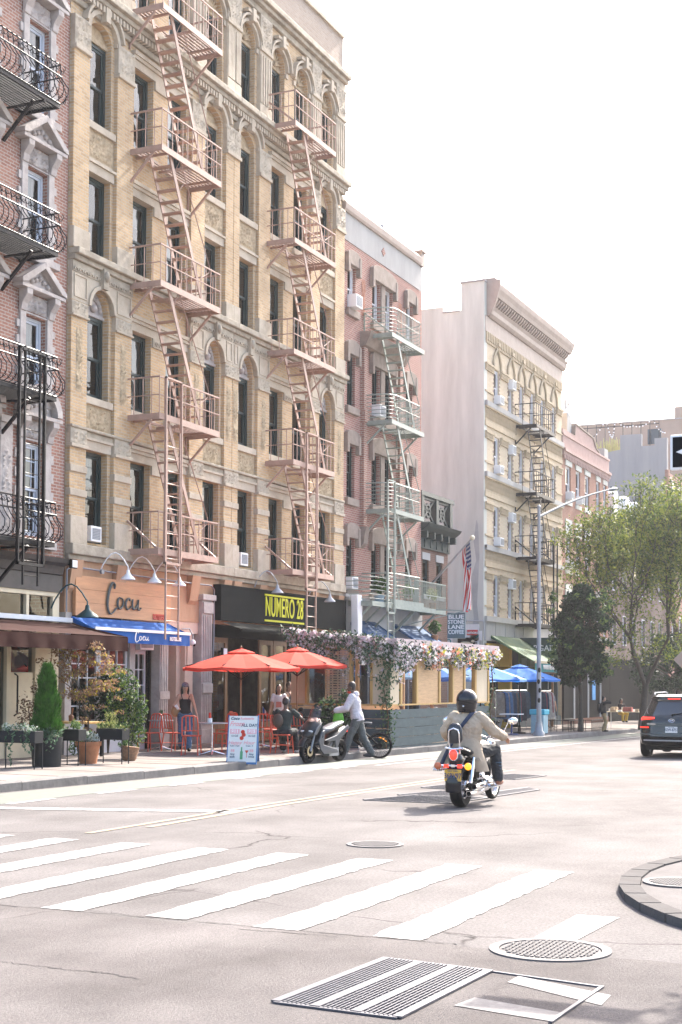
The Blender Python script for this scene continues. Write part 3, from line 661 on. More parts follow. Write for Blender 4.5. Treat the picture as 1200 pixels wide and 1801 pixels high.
for ci, (c, hw) in enumerate(cols):
    for k, (za, zb) in enumerate(FZ):
        window(TL, c-.37, c+.37, za, zb, FY+.14, M['bframe'], ('b', .55) if rnd.random() < .6 else curpick(), fr=.07, munt=3 if k == 0 else 0)
        b = MB(); y = FY
        for sgn in (-1, 1):
            xa, xb = sorted((c+sgn*.38, c+sgn*.58)); b.box(xa, xb, y-.06, y+.02, za-.1, zb+.1)
            for q in range(5):                # toothed quoins
                zz = za+q*(zb-za)/5; xa2, xb2 = sorted((c+sgn*.58, c+sgn*.68)); b.box(xa2, xb2, y-.045, y+.02, zz, zz+(zb-za)/10)
            b.prism([(y-.02,zb+.02),(y-.09,zb+.05),(y-.12,zb+.2),(y-.25,zb+.38),(y-.25,zb+.5),(y-.02,zb+.5)], c+sgn*.5-.1, c+sgn*.5+.1, 'x')
        b.box(c-.72, c+.72, y-.14, y+.02, za-.26, za-.1); b.box(c-.4, c+.4, y-.04, y+.02, zb+.02, zb+.06)
        if k == 0: b.box(c-.72, c+.72, y-.26, y+.02, zb+.5, zb+.58); b.ring(c, zb+.58, .5, .68, .05, math.pi-.05, y-.28, y+.01, 14, 1.02); b.ring(c, zb+.58, .001, .5, 0, math.pi, y-.1, y+.01, 8)
        else:
            b.box(c-.78, c+.78, y-.26, y+.02, zb+.5, zb+.58)
            b.prism([(c-.72,zb+.58),(c+.72,zb+.58),(c,zb+1.05)], y-.1, y+.01)
            for sgn in (-1, 1): b.prism([(c+sgn*.8,zb+.58),(c+sgn*.8,zb+.68),(c,zb+1.2),(c,zb+1.05),(c+sgn*.62,zb+.62)][::sgn], y-.28, y+.01)
        sur = b.build('window_surround', M['wstone'], TL, bev=.008)
        b = MB(); ornament(b, c-.38, c+.38, zb+.08, zb+.46, y-.03, .09, k)
        for q in range(5): b.ball((c+(q-2)*.14, y-.12, zb+.72+.1*(2-abs(q-2))*.6), .06, 5)
        b.build('carved_relief', M['wstone'], sur, 60)
for xx in (24.25, 22.25):
    b = MB(); b.box(xx-.2, xx+.2, FY-.1, FY+.02, 4.6, 7.2); ornament(b, xx-.13, xx+.13, 4.9, 6.7, FY-.1, .05, 5); b.box(xx-.26, xx+.26, FY-.16, FY+.02, 7.2, 7.35); b.build('pilaster', M['wstone'], TL, 50)
b = MB()                                      # shop cornice and cream shopfront under the brown awning
b.prism([(FY+.02,4.1),(FY-.1,4.12),(FY-.15,4.3),(FY-.3,4.36),(FY-.36,4.46),(FY+.02,4.5)], x0, 26.3, 'x'); b.box(x0, 26.35, FY-.06, FY+.1, 3.72, 4.1); b.build('shop_cornice', mat('dark_cornice', (.06,.055,.05), .7, var=.3), TL)
b = MB(); b.box(x0, 26.3, FY-.03, FY+.15, 3.62, 3.74); b.box(x0, 26.3, FY-.02, FY+.15, 2.95, 3.02); b.box(26.05,26.3,FY-.02,FY+.15,-.2,3.62)
for xx in (25.1, 24.0, 22.6): b.box(xx, xx+.1, FY-.02, FY+.15, 3.02, 3.62)
b.box(25.55, 26.04, FY, FY+.15, -.2, 2.95); b.box(25.42, 25.54, FY-.04, FY+.15, -.2, 2.95); b.box(24.6, 25.41, FY, FY+.15, -.2, 1.93); b.box(24.45, 24.59, FY-.03, FY+.15, -.2, 2.95); b.box(x0, 24.44, FY, FY+.15, -.2, .55)
b.build('shopfront', M['cream'], TL, bev=.01)
b = MB(); b.poly([(x0,FY+.06,.5),(25.5,FY+.06,.5),(25.5,FY+.06,2.95),(x0,FY+.06,2.95)]); b.poly([(x0,FY+.06,3.),(26.1,FY+.06,3.),(26.1,FY+.06,3.65),(x0,FY+.06,3.65)]); b.build('shop_pane', M['glass'], TL)
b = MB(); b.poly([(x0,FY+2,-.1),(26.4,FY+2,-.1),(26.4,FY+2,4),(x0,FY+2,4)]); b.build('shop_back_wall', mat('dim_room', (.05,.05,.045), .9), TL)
b = MB(); b.tube([(24.7,FY-.04,1.0),(24.7,FY-.12,1.05),(24.7,FY-.12,1.85),(24.7,FY-.04,1.9)], .02, 8); b.build('door_handle', M['blackiron'], TL)
# --- red brick house
x0, x1 = 41.44, 48.5; z0 = -.3
TR = thing('red_brick_house', 'four storey red brick house with pale green fire escape and brownstone lintels', 'building', (x0, FY, z0))
WR = [(41.86,42.5), (43.9,44.55), (45.0,45.65), (46.95,47.58)]
FR = [(4.75,6.45), (7.75,9.5), (10.75,12.45), (13.95,15.4)]
ops = [(a, c, za, zb) for a, c in WR for za, zb in FR]
b = MB(); facade(b, x0, x1, 4.35, 16.15, FY, .22, ops); shell(b, x0, x1, z0, 17.3, FY+.22, 12)
for xx in (x0, x1): b.poly([(xx,FY,4.35),(xx,FY,17.3),(xx,FY+.22,17.3),(xx,FY+.22,4.35)])
b.build('wall', M['pinkbrick'], TR); interior(TR, x0, x1, 0, 16.5, FY+1.1)
b = MB(); b.box(x0+.08, x1-.25, FY-.02, FY+.2, 16.15, 17.05); b.box(x0, x1, FY+.005, FY+.2, 16.15, 17.06); b.build('parapet_panel', M['cement'], TR)
b = MB(); b.prism([(FY+.22,17.05),(FY-.08,17.05),(FY-.12,17.12),(FY-.14,17.3),(FY-.1,17.38),(FY+.22,17.38)], x0, x1-.3, 'x'); b.box(x1-.3, x1, FY-.1, FY+.5, 17.05, 17.55); b.box(x1-.36, x1+.05, FY-.16, FY+.55, 17.55, 17.62); b.build('coping', M['cornice'], TR)
b = MB(); b.prism([(44.8,16.45),(44.97,16.6),(44.8,16.75),(44.63,16.6)], FY-.04, FY-.02); b.build('diamond_ornament', M['pinkbrick'], TR)
for i, (a, c) in enumerate(WR):
    for k, (za, zb) in enumerate(FR):
        window(TR, a, c, za, zb, FY+.14, M['wframe'] if k == 3 else M['gframe'], curpick(), munt=2 if k < 2 else 0, fr=.06)
        b = MB(); b.box(a-.14, c+.14, FY-.12, FY+.01, za-.24, za); b.build('sill', M['brownstone'], TR, bev=.01)
        if i in (0, 3):                       # eared hood lintel, slightly arched
            m = (a+c)/2; b = MB(); h = .34
            top = [(m-(.5)*math.cos(math.pi*j/8), zb+h+.14*math.sin(math.pi*j/8)) for j in range(9)]
            b.prism([(a-.05,zb),(c+.05,zb)]+top[::-1], FY-.13, FY+.0); b.box(a-.22,a-.05,FY-.15,FY,zb-.28,zb+h); b.box(c+.05,c+.22,FY-.15,FY,zb-.28,zb+h)
            b.build('hood_lintel', M['brownstone'], TR, bev=.012)
for k, (za, zb) in enumerate(FR):
    m = 44.78; b = MB(); top = [(m-(1.06)*math.cos(math.pi*j/12), zb+.36+.22*math.sin(math.pi*j/12)) for j in range(13)]
    b.prism([(43.84,zb),(45.71,zb)]+top[::-1], FY-.13, FY+.0); b.box(43.68,43.84,FY-.15,FY,zb-.28,zb+.36); b.box(45.71,45.87,FY-.15,FY,zb-.28,zb+.36); b.box(44.6,44.95,FY-.05,FY,za,zb)
    b.build('hood_lintel', M['brownstone'], TR, bev=.012)
for xx in (42.95, 46.1):
    b = MB(); b.box(xx, xx+.28, FY-.14, FY+.0, 6.9, 12.9); b.box(xx-.03, xx+.31, FY-.18, FY, 10.4, 10.8); b.build('brick_pier', M['redbrick'], TR)
    b = MB(); b.prism([(FY,6.2),(FY-.16,6.35),(FY-.2,6.7),(FY-.26,6.9),(FY,6.9)], xx-.02, xx+.3, 'x'); b.build('corbel', M['brownstone'], TR)
b = MB(); b.prism([(FY,12.9),(FY-.2,12.95),(FY-.34,13.2),(FY-.4,13.4),(FY,13.42)], 42.9, 46.45, 'x'); b.build('bay_cornice', M['brownstone'], TR)
for xx in (43.0, 46.25): b = MB(); ornament(b, xx, xx+.3, 14.0, 15.2, FY-.004, .05, 4); b.build('relief_panel', mat('red_terracotta', (.36,.16,.1), .8, bump=.5), TR, 60)
b = MB(); b.box(x0, x1, FY-.06, FY+.2, 3.25, 4.35); b.box(x0, x0+.4, FY-.2, FY, -.3, 4.6); b.box(x0,x1,FY-.3,FY,4.38,4.5); b.build('shop_band', M['cement'], TR)
b = MB(); b.box(x0,x1,FY+.0,FY+.2,-.3,.6); 
for xx in (41.8,43.6,45.4,47.2,48.3): b.box(xx,xx+.14,FY-.02,FY+.2,.6,3.25)
b.build('shopfront', mat('navy_shopfront', (.03,.05,.08), .5), TR)
b = MB(); b.poly([(x0,FY+.1,.5),(x1,FY+.1,.5),(x1,FY+.1,3.25),(x0,FY+.1,3.25)]); b.build('shop_pane', M['glass'], TR)
ac_unit(41.88, 13.98, 19.0, .5, .42, .32, 'white air conditioner in top left window of the red brick house')
ac_unit(41.9, 4.78, 19.0, .46, .4, .22, 'air conditioner in lowest left window of the red brick house')
ac_unit(43.95, 10.75, 19.0, .5, .4, .3, 'white air conditioner behind the curved railing on the red brick house')
# --- low dark-corniced brick building
x0, x1 = 48.5, 52.0; yb = 19.25
TB = thing('low_brick_building', 'low brown brick building with black openwork cornice beside the bare grey wall', 'building', (x0, yb, -.3))
b = MB(); facade(b, x0, x1, 3.2, 6.8, yb, .2, [(49.3,49.95,5.0,6.35),(50.75,51.4,5.0,6.35)]); shell(b, x0, x1, -.3, 7.6, yb+.2, 11); b.build('wall', M['darkbrick'], TB)
interior(TB, x0, x1, 0, 6.9, yb+1)
for a in (49.3, 50.75): window(TB, a, a+.65, 5.0, 6.35, yb+.1, M['gframe'], None); b = MB(); b.box(a-.08, a+.73, yb-.03, yb, 6.35, 6.62); b.box(a-.08, a+.73, yb-.08, yb, 4.88, 5.0); b.build('lintel', M['cement'], TB)
mg = mat('black_green_metal', (.02,.035,.035), .5, var=.2)
b = MB(); b.prism([(yb+.2,7.3),(yb-.3,7.35),(yb-.5,7.5),(yb-.6,7.62),(yb+.2,7.66)], x0, x1-.02, 'x'); b.box(x0, x1-.02, yb-.1, yb, 6.75, 7.3)
for k in range(5): b.box(x0+.2+k*.75, x0+.32+k*.75, yb-.42, yb-.1, 7.1, 7.34)
for k in range(6): b.box(x0+.1+k*.62, x0+.16+k*.62, yb-.13, yb-.1, 6.8, 7.1)
b.build('cornice', mg, TB)
b = MB(); 
for k in range(3):
    xa = x0+.1+k*1.5; b.box(xa, xa+.25, yb-.25, yb, 7.66, 8.75); xb = xa+1.5
    if k < 2:
        for p, q in (((xa+.25,8.6),(xb,7.75)),((xa+.25,7.75),(xb,8.6))): b.beam((p[0],yb-.12,p[1]), (q[0],yb-.12,q[1]), .07, .09)
        b.ring((xa+.25+xb)/2, 8.17, .2, .29, 0, math.tau, yb-.16, yb-.08, 12)
        b.box(xa+.25, xb, yb-.18, yb-.06, 7.68, 7.78); b.box(xa+.25, xb, yb-.18, yb-.06, 8.56, 8.66)
b.box(x0, x1-.02, yb-.28, yb-.02, 8.66, 8.82); b.build('balustrade', mg, TB)
b = MB(); b.box(x0, x1, yb+.0, yb+.2, -.3, 3.2); b.build('shopfront', M['darkbrick'], TB)
b = MB(); b.prism([(49.5+.3*math.cos(R(a)), 3.2-.0+.3*math.sin(R(a))-.4) for a in range(0,181,20)]+[(49.2,1.5),(49.8,1.5)], yb-.02, yb-.005); b.build('arched_window', M['black'], TB)
# --- buff brick house with its bare grey flank
x0, x1 = 55.6, 67.25; z0 = -.5
TW = thing('buff_brick_house', 'buff brick house with bare grey stucco flank, bracketed cornice and black fire escape', 'building', (x0, FY, z0))
WW = [(56.85,57.55), (58.8,59.45), (60.4,61.0), (62.05,62.65), (63.65,64.25), (65.5,66.15)]
FW = [(4.55,6.3), (7.5,9.2), (10.55,12.15), (13.5,15.0)]
ops = [(a, c, za, zb) for a, c in WW for za, zb in FW]
b = MB(); facade(b, x0, x1, 4.3, 16.35, FY, .2, ops); b.poly([(x1,FY,-.4),(x1,FY,17),(x1,FY+12,17),(x1,FY+12,-.4)]); b.build('wall', M['wbrick'], TW)
b = MB()                                      # stucco flank facing the camera, stepped parapet
b.prism([(FY-.02,-.5),(FY-.02,18.4),(FY+1.0,18.4),(FY+1.0,17.23),(FY+1.8,17.23),(FY+1.8,17.5),(FY+2.75,17.5),(FY+2.75,16.3),(FY+7,16.3),(FY+7,15.2),(FY+12,15.2),(FY+12,-.5)], x0-.08, x0+.3, 'x')
b.build('stucco_flank', M['stucco'], TW)
b = MB(); b.box(x0-.12, x0+.34, FY-.06, FY+1.04, 18.4, 18.47); b.box(x0-.12, x0+.34, FY+1.04, FY+1.8, 17.23, 17.28); b.box(x0, x1, FY+12, FY+12.3, -.5, 16); b.poly([(x0,FY+.2,16.3),(x1,FY+.2,16.3),(x1,FY+12,15),(x0,FY+12,15)]); b.build('coping', M['stucco2'], TW)
b = MB(); b.prism([(FY+.42,1),(FY+.36,2.9),(FY+.6,3.6),(FY+.4,4.4),(FY+.55,6),(FY+.3,6.8),(FY+.42,7.6),(FY+.3,8.5),(FY+.22,8.3),(FY+.16,7),(FY+.26,5),(FY+.1,3.5),(FY+.1,1)], x0-.086, x0-.081, 'x'); b.prism([(FY+1.7,.5),(FY+1.55,2.5),(FY+1.7,4.5),(FY+1.6,5.6),(FY+1.85,6.5),(FY+2.0,5.2),(FY+1.9,3),(FY+2.1,.5)], x0-.087, x0-.082,'x'); b.build('damp_stains', mat('damp_stucco', (.30,.30,.29), .95, var=.25, vs=1.2, col2=(.42,.42,.41)), TW)
interior(TW, x0+.3, x1, 0, 16.3, FY+1)
for i, (a, c) in enumerate(WW):
    for k, (za, zb) in enumerate(FW):
        window(TW, a, c, za, zb, FY+.1, M['wframe'], ('b', rnd.uniform(.2,.7)) if rnd.random() < .5 else None, fr=.07)
    m = (a+c)/2; b = MB()                     # ogee hood over top-floor windows
    for r0, r1, yy in ((.42,.52,.12),):
        pts = [(-1,0),(-.98,.35),(-.8,.75),(-.45,1.1),(-.15,1.35),(-.1,1.75),(0,1.9)]
        for sg in (-1, 1):
            L = [V((m+sg*(-p[0])*.5, FY-.05, 15.05+p[1]*.6)) for p in pts]
            b.tube(L, [.055]*6+[.05], 5)
    b.box(m-.12, m+.12, FY-.16, FY, 16.0, 16.15)
    b.prism([(m-.35,15.02),(m+.35,15.02),(m+.3,15.4),(m,15.7),(m-.3,15.4)], FY-.03, FY); b.build('ogee_hood', mat('ochre_terracotta', (.46,.37,.25), .8, bump=.3), TW, 50)
    mq = mat('purple_quoin_brick', (.27,.19,.17), .9)
    b = MB()
    for za, zb in FW:
        for q in range(9):
            zz = za+(zb-za)*q/9; b.box(c+.003, c+.07+.05*(q % 2), FY-.012, FY, zz, zz+(zb-za)/18); b.box(a-.07-.05*(q % 2), a-.003, FY-.012, FY, zz, zz+(zb-za)/18)
    b.build('quoins', mq, TW)
mo = mat('ochre_band', (.46,.37,.25), .85, bump=.4, bs=18)
for k, (za, zb) in enumerate(FW):
    b = MB(); b.box(x0+.03, x1, FY-.14, FY, za-.25, za-.04); b.build('sill_course', M['cement'], TW)
    if k < 3: b = MB(); b.box(x0+.03, x1, FY-.06, FY, zb+.28, zb+.5); b.build('band_course', mo, TW)
    for (pa, pc) in zip([x0+.05]+[w_[1]+.12 for w_ in WW], [w_[0]-.12 for w_ in WW]+[x1-.02]):
        b = MB(); b.box(pa, pc, FY-.12, FY, zb-.02, zb+.06); b.box(pa, pc, FY-.07, FY, zb-.25, zb-.02)
        for j in range(int((pc-pa)/.16)): b.box(pa+.03+j*.16, pa+.1+j*.16, FY-.1, FY-.07, zb-.2, zb-.04)
        b.build('impost', mo, TW)
        b = MB(); b.box(pa, pc, FY-.05, FY, za+.35, za+.42); b.build('string_course', mo, TW)
    if k < 3:
        b = MB(); zc = zb+.52
        b.box(x0+.05, x1-.02, FY-.04, FY, zc, zc+.52); b.box(x0+.03, x1, FY-.12, FY, zc+.52, zc+.6)
        n = int((x1-x0-.2)/.14)
        for j in range(n):
            xx = x0+.1+j*.14; b.beam((xx,FY-.05,zc+.06),(xx+.14,FY-.05,zc+.46),.03,.02); b.beam((xx+.14,FY-.055,zc+.06),(xx,FY-.055,zc+.46),.03,.02)
        b.build('lattice_frieze', mo, TW)
b = MB(); n = int((x1-x0-.2)/.22)
for j in range(n):
    xx = x0+.1+j*.22; b.box(xx, xx+.1, FY-.1, FY, 16.0, 16.35); b.box(xx+.02, xx+.2, FY-.06, FY, 15.9, 16.02)
b.build('corbel_table', mo, TW)
b = MB(); b.box(x0+.03, x1, FY-.04, FY+.2, 16.35, 17.0)
b.prism([(FY+.2,17.0),(FY-.1,17.0),(FY-.2,17.12),(FY-.22,17.3),(FY-.3,17.42),(FY+.2,17.42)], x0+.35, x1+.1, 'x')
b.prism([(FY+.2,17.75),(FY-.45,17.8),(FY-.5,17.95),(FY-.58,18.1),(FY-.62,18.3),(FY+.2,18.36)], x0+.35, x1+.15, 'x')
b.box(x0+.35, x1+.1, FY-.1, FY+.2, 17.42, 17.76)
b.build('cornice', M['cornice'], TW)
b = MB(); n = 38
for j in range(n): xx = x0+.45+j*(x1-x0-.4)/n; b.prism([(FY-.1,17.45),(FY-.2,17.5),(FY-.38,17.68),(FY-.42,17.77),(FY-.1,17.77)], xx, xx+.14, 'x')
b.build('cornice_brackets', M['cornice'], TW)
b = MB(); b.prism([(FY+.2,18.36),(FY-.56,18.3),(FY-.38,18.6),(FY+.2,18.62)], x0+.3, x1+.1, 'x'); b.prism([(FY,17.0),(FY-.22,17.1),(FY-.4,17.5),(FY-.62,18.2),(FY-.6,18.5),(FY,18.5)], x0+.22, x0+.36, 'x'); b.build('cornice_roof', M['cornice'], TW)
b = MB(); b.box(x0, x1, FY-.04, FY+.2, 3.5, 4.3)
for k in range(9): b.box(x0+.1+k*1.3, x0+.14+k*1.3, FY-.06, FY-.04, 3.5, 4.3)
b.build('shop_band', M['cement'], TW)
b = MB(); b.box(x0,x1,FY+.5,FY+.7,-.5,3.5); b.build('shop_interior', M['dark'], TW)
b = MB()
for xx, w_ in ((55.64,.45),(59.0,.22)): b.box(xx, xx+w_, FY-.06, FY+.5, -.4, 3.3)
b.box(55.64,59.2,FY-.02,FY+.2,2.45,3.4); b.build('yellow_shopfront', mat('yellow_shop_paint', (.62,.36,.03), .5), TW)
b = MB(); 
for xx in (60.3,61.6,63.2,64.9,66.5): b.box(xx, xx+.14, FY+.0, FY+.4, -.5, 3.5)
b.box(60.3,67.2,FY+.02,FY+.3,2.7,2.85); b.box(60.3,67.2,FY+.02,FY+.3,-.5,.2); b.build('shopfront', mat('dark_teal_shopfront', (.03,.05,.055), .5), TW)
for i, k in ((0,3),(0,2),(0,1)): ac_unit(WW[i][0]+.08, FW[k][0]+.02, FY, .5, .36, .28, ['','lowest','middle','topmost'][k]+' air conditioner sitting in the leftmost window column of the buff brick house')
for k, q in ((3,'topmost'),(2,'second highest'),(1,'third highest'),(0,'lowest')): ac_unit(WW[1][0]+.08, FW[k][1]-.48, FY, .5, .42, .2, q+' air conditioner at a window head, second window column of the buff house')
# --- orange brick house further on
x0, x1 = 67.25, 76.5; z0 = -.5
TO = thing('orange_brick_house', 'orange brick house with grey lintels and raised brick parapet, partly behind the trees', 'building', (x0, FY, z0))
WO = [(67.95,68.9), (69.85,70.7), (71.6,72.5), (73.9,74.65), (75.4,76.1)]
FO = [(4.2,5.9), (7.35,9.1), (10.75,12.5)]
ops = [(a, c, za, zb) for a, c in WO for za, zb in FO]
b = MB(); facade(b, x0, x1, 3.6, 13.4, FY, .2, ops); b.poly([(x0,FY,-.5),(x1,FY,-.5),(x1,FY,3.6),(x0,FY,3.6)]); shell(b, x0, x1, -.5, 14, FY+.2, 12); b.build('wall', M['orbrick'], TO)
interior(TO, x0, x1, 0, 13.4, FY+1)
for i, (a, c) in enumerate(WO):
    for k, (za, zb) in enumerate(FO):
        window(TO, a, c, za, zb, FY+.1, M['wframe'], ('b', rnd.uniform(.2,.6)), fr=.07)
        b = MB(); b.box(a-.1, c+.1, FY-.06, FY, za-.2, za); b.box(a-.1, c+.1, FY-.05, FY, zb, zb+.75); b.build('lintel', M['stucco'], TO)
ml = mat('mauve_parapet_brick', (.38,.26,.23), .9, bump=.3)
b = MB(); b.prism([(x0,13.1),(x1,13.1),(x1,14.0),(74.3,14.0),(73.6,14.15),(73.0,14.6),(69.6,14.75),(69.4,14.2),(x0,14.2)], FY-.05, FY+.25); b.box(x0, x1+.05, FY-.2, FY, 13.1, 13.25); b.box(x0,x1+.05,FY-.12,FY,12.95,13.1)
b.box(x0, x1+.05, FY-.1, FY+.3, 13.9, 14.0); 
for k in range(30): b.box(x0+.1+k*.3, x0+.22+k*.3, FY-.14, FY-.05, 12.75, 12.96)
b.build('parapet', ml, TO)
b = MB(); b.prism([(69.4,14.2),(69.6,14.76),(73.0,14.61),(73.6,14.16),(74.3,14.01),(74.3,14.09),(73.65,14.24),(73.05,14.69),(69.55,14.84),(69.35,14.28)], FY-.1, FY+.3); b.build('coping', M['brownstone'], TO)
b = MB(); b.box(68.6,69.4,FY+.1,FY+.5,14.0,15.2); b.box(75.6,76.4,FY-.02,FY+.3,14.0,14.5); b.build('white_parapet_blocks', M['cement'], TO)
# AC units
ac_unit(68.05, 10.8, FY, .5,.4,.3, 'air conditioner in top left window of the orange brick house'); ac_unit(68.05, 7.4, FY, .5,.4,.3, 'air conditioner in the orange brick house, left window one floor below the top'); ac_unit(70.0, 10.8, FY, .5,.4,.3, 'air conditioner in top floor of the orange brick house, second window from the left')
b = MB(); b.box(67.3, 76.4, FY-.1, FY, .0, 3.2); b.build('shopfront', M['black'], TO)
b = MB(); b.box(67.3,76.5,FY-.2,FY-.1,3.2,3.6); b.build('shop_band', M['brownstone'], TO)
b = MB(); b.box(72.6, 73.2, FY-.14, FY-.1, .9, 2.0); b.build('blue_poster', mat('blue_poster', (.1,.3,.6), .6), TO)
for k in (69.0, 70.3, 71.7, 74.2): b = MB(); b.box(k, k+.12, FY-.16, FY-.1, 0, 3.1); b.build('shop_mullion', M['grey'], TO)
# --- buildings beyond: low house with slate mansard behind the tree, tall stucco flank, brown block
t = thing('mansard_house', 'house with dark slate roof and small dormers behind the big tree', 'building', (76.5, FY, -.5))
b = MB(); b.box(76.52, 91.9, FY, FY+10, -.5, 10.0); b.build('wall', mat('brown_house_wall', (.16,.11,.09), .9, var=.2), t)
b = MB(); b.prism([(FY-.1,10.0),(FY+1.6,12.9),(FY+9,12.9),(FY+9,10.0)], 76.6, 91.8, 'x'); b.build('roof', mat('slate', (.06,.065,.075), .7, var=.3), t)
b = MB(); b.box(76.5, 91.9, FY-.35, FY+.1, 9.8, 10.1); b.build('eaves', M['cement'], t)
for k in range(5):
    xx = 78+k*2.8; b = MB(); b.box(xx, xx+1.1, FY+.1, FY+1.4, 10.1, 12.0); b.ring(xx+.55, 12.0, .001, .6, 0, math.pi, FY+.05, FY+1.4, 8); d = b.build('dormer', M['wframe'], t)
    b = MB(); b.box(xx+.2, xx+.9, FY+.07, FY+.1, 10.4, 11.9); b.build('pane', M['glass'], d)
for k in range(6):
    for z in (3.9, 6.9):
        xx = 77.4+k*2.4; b = MB(); b.box(xx, xx+.8, FY-.03, FY+.02, z, z+1.7); d = b.build('window', M['wframe'], t); b = MB(); b.box(xx+.08, xx+.72, FY-.04, FY-.03, z+.08, z+1.62); b.build('pane', mat('dark_pane', (.05,.06,.07), .1), d)
b = MB(); b.box(76.6, 91.8, FY-.06, FY, -.4, 3.1); b.build('shopfront', M['black'], t)
x0 = 92.
t = thing('grey_stucco_tenement', 'tall tenement with windowless grey stucco flank and stepped parapet, far end of the street', 'building', (x0, FY, -.6))
b = MB(); b.prism([(FY,-.6),(FY,17.7),(19.8,17.7),(19.8,17.24),(20.66,17.24),(20.66,18.05),(22.05,18.05),(22.05,17.1),(23.4,16.9),(24.5,16.5),(31,16.3),(31,-.6)], x0, x0+.4, 'x'); b.build('stucco_flank', M['stucco2'], t)
b = MB(); b.box(x0+.4, x0+14, FY+.01, FY+12, -.6, 15.5); b.build('wall', M['pinkbrick'], t)
b = MB(); b.box(x0-.06, x0+.3, FY-.12, FY+.12, 0, 15.6); b.build('corner_brick_strip', M['orbrick'], t)
for k in range(5):
    for z in (4.5,7.6,10.7,13.4):
        xx = 93.4+k*2.4; b = MB(); b.box(xx, xx+.9, FY-.05, FY+.03, z, z+1.7); d = b.build('window', M['wframe'], t); b = MB(); b.box(xx+.1, xx+.8, FY-.06, FY-.05, z+.1, z+1.6); b.build('pane', mat('dark_pane', (.05,.06,.07), .1), d)
t = thing('brown_brick_block', 'long brown brick block rising behind the rooftops', 'building', (130, 35, -1))
b = MB(); b.box(130, 150, 14, 38.5, -1, 25.9); b.box(130.3, 150, 20, 26.2, 25.9, 27.1); b.build('wall', mat('brown_block_wall', (.30,.22,.17), .95, var=.2, vs=.3, bump=.3), t)
b = MB(); b.box(129.9, 150, 13.9, 38.6, 25.9, 26.0); b.build('coping', M['stucco2'], t)
t = thing('rooftop_fence', 'dark rooftop fence with yellow reeds above the grey stucco flank', 'fence', (93, 22, 16))
b = MB(); b.box(93.6,93.7,24.2,27.0,16.9,18.4); b.box(93.6,93.7,19.7,20.6,17.6,18.6); b.build('panel', mat('dark_blue_fence', (.04,.06,.08), .6), t)
b = MB()
for k in range(10): b.box(93.5,93.56,19.8+k*.6,19.84+k*.6,16.9,19.1)
b.box(93.5,93.55,19.8,26,18.9,18.95); b.build('rail', M['blackiron'], t)
b = MB()
for k in range(160):
    y = rnd.uniform(22.0, 24.1); z = rnd.uniform(17.1,18.2); b.beam((93.4,y,17.0),(93.4+rnd.uniform(-.1,.1),y+rnd.uniform(-.15,.15),z), .04, .02)
b.build('reeds', mat('dry_reed', (.42,.40,.16), .9), t)
t = thing('string_lights', 'string of white bulbs over the far rooftop terrace', 'string lights', (93.3, 23, 19))
b = MB(); L = [(26.8,17.8),(26.0,19.2),(24.6,18.0),(23.3,19.5),(22.9,18.2),(22.7,19.4),(21.5,18.9),(20.2,19.3),(19.4,18.3)]
bb = MB()
for p, q in zip(L, L[1:]):
    pts = [(93.3, p[0]+(q[0]-p[0])*k/6, p[1]+(q[1]-p[1])*k/6-.25*math.sin(math.pi*k/6)) for k in range(7)]; b.tube(pts, .012, 4)
    for u in pts[1:]: bb.ball((u[0],u[1],u[2]-.06), .05, 5)
b.build('cable', M['black'], t); bb.build('bulbs', M['white'], t)
t = thing('satellite_dish', 'white satellite dish with antenna mast on the orange house roof', 'satellite dish', (69.2, FY+.3, 15.2))
b = MB(); c = V((69.0,FY+.3,15.5)); b.lathe(c, [(.02,.0),(.2,.02),(.38,.1),(.42,.15),(.38,.12),(.2,.04),(.02,.02)], 18, (-.8,-.5,.3)); b.build('dish', M['white'], t, 40)
b = MB(); b.tube([c+V((0,0,-.3)), c+V((.05,0,.1))], .03); b.tube([(69.0,FY+.3,15.2),(68.95,FY+.3,17.1)], .025); b.tube([c, c+V((-.5,-.3,.1))], .015); b.ball(c+V((-.5,-.3,.1)), .05, 6); b.build('mast', M['grey'], t)
t = thing('pigeon', 'pigeon perched on the red brick house coping', 'bird', (44.6, FY, 17.4))
b = MB(); c = onY(672,405,FY-.05); 
b.oball(c+V((0,0,.13)), ((.15,0,.06),(0,.06,0),(-.03,0,.07))); b.ball(c+V((.13,0,.24)), .045, 8); b.tube([c+V((.08,0,.16)),c+V((.12,0,.22))], .04); b.beam(c+V((-.12,0,.09)), c+V((-.27,0,.03)), .07, .02); b.tube([c, c+V((0,0,.08))], .008); b.beam(c+V((.17,0,.24)), c+V((.2,0,.235)), .012, .012)
b.build('body', mat('pigeon_grey', (.12,.13,.16), .8), t, 60)
# --- street walls of the side street and far end, seen between the trees
t = thing('far_block', 'distant pale brick block closing the view below the trees', 'building', (150, 0, -1))
b = MB(); b.box(140, 160, -30, 15, -1, 12); b.build('wall', M['pinkbrick'], t)
for k in range(9):
    for z in (1,4.5,8): b = MB(); b.box(139.95,140.02,-6+k*2.4,-5+k*2.4,z,z+1.9); b.build('window', mat('dark_pane', (.05,.06,.07), .1), t)
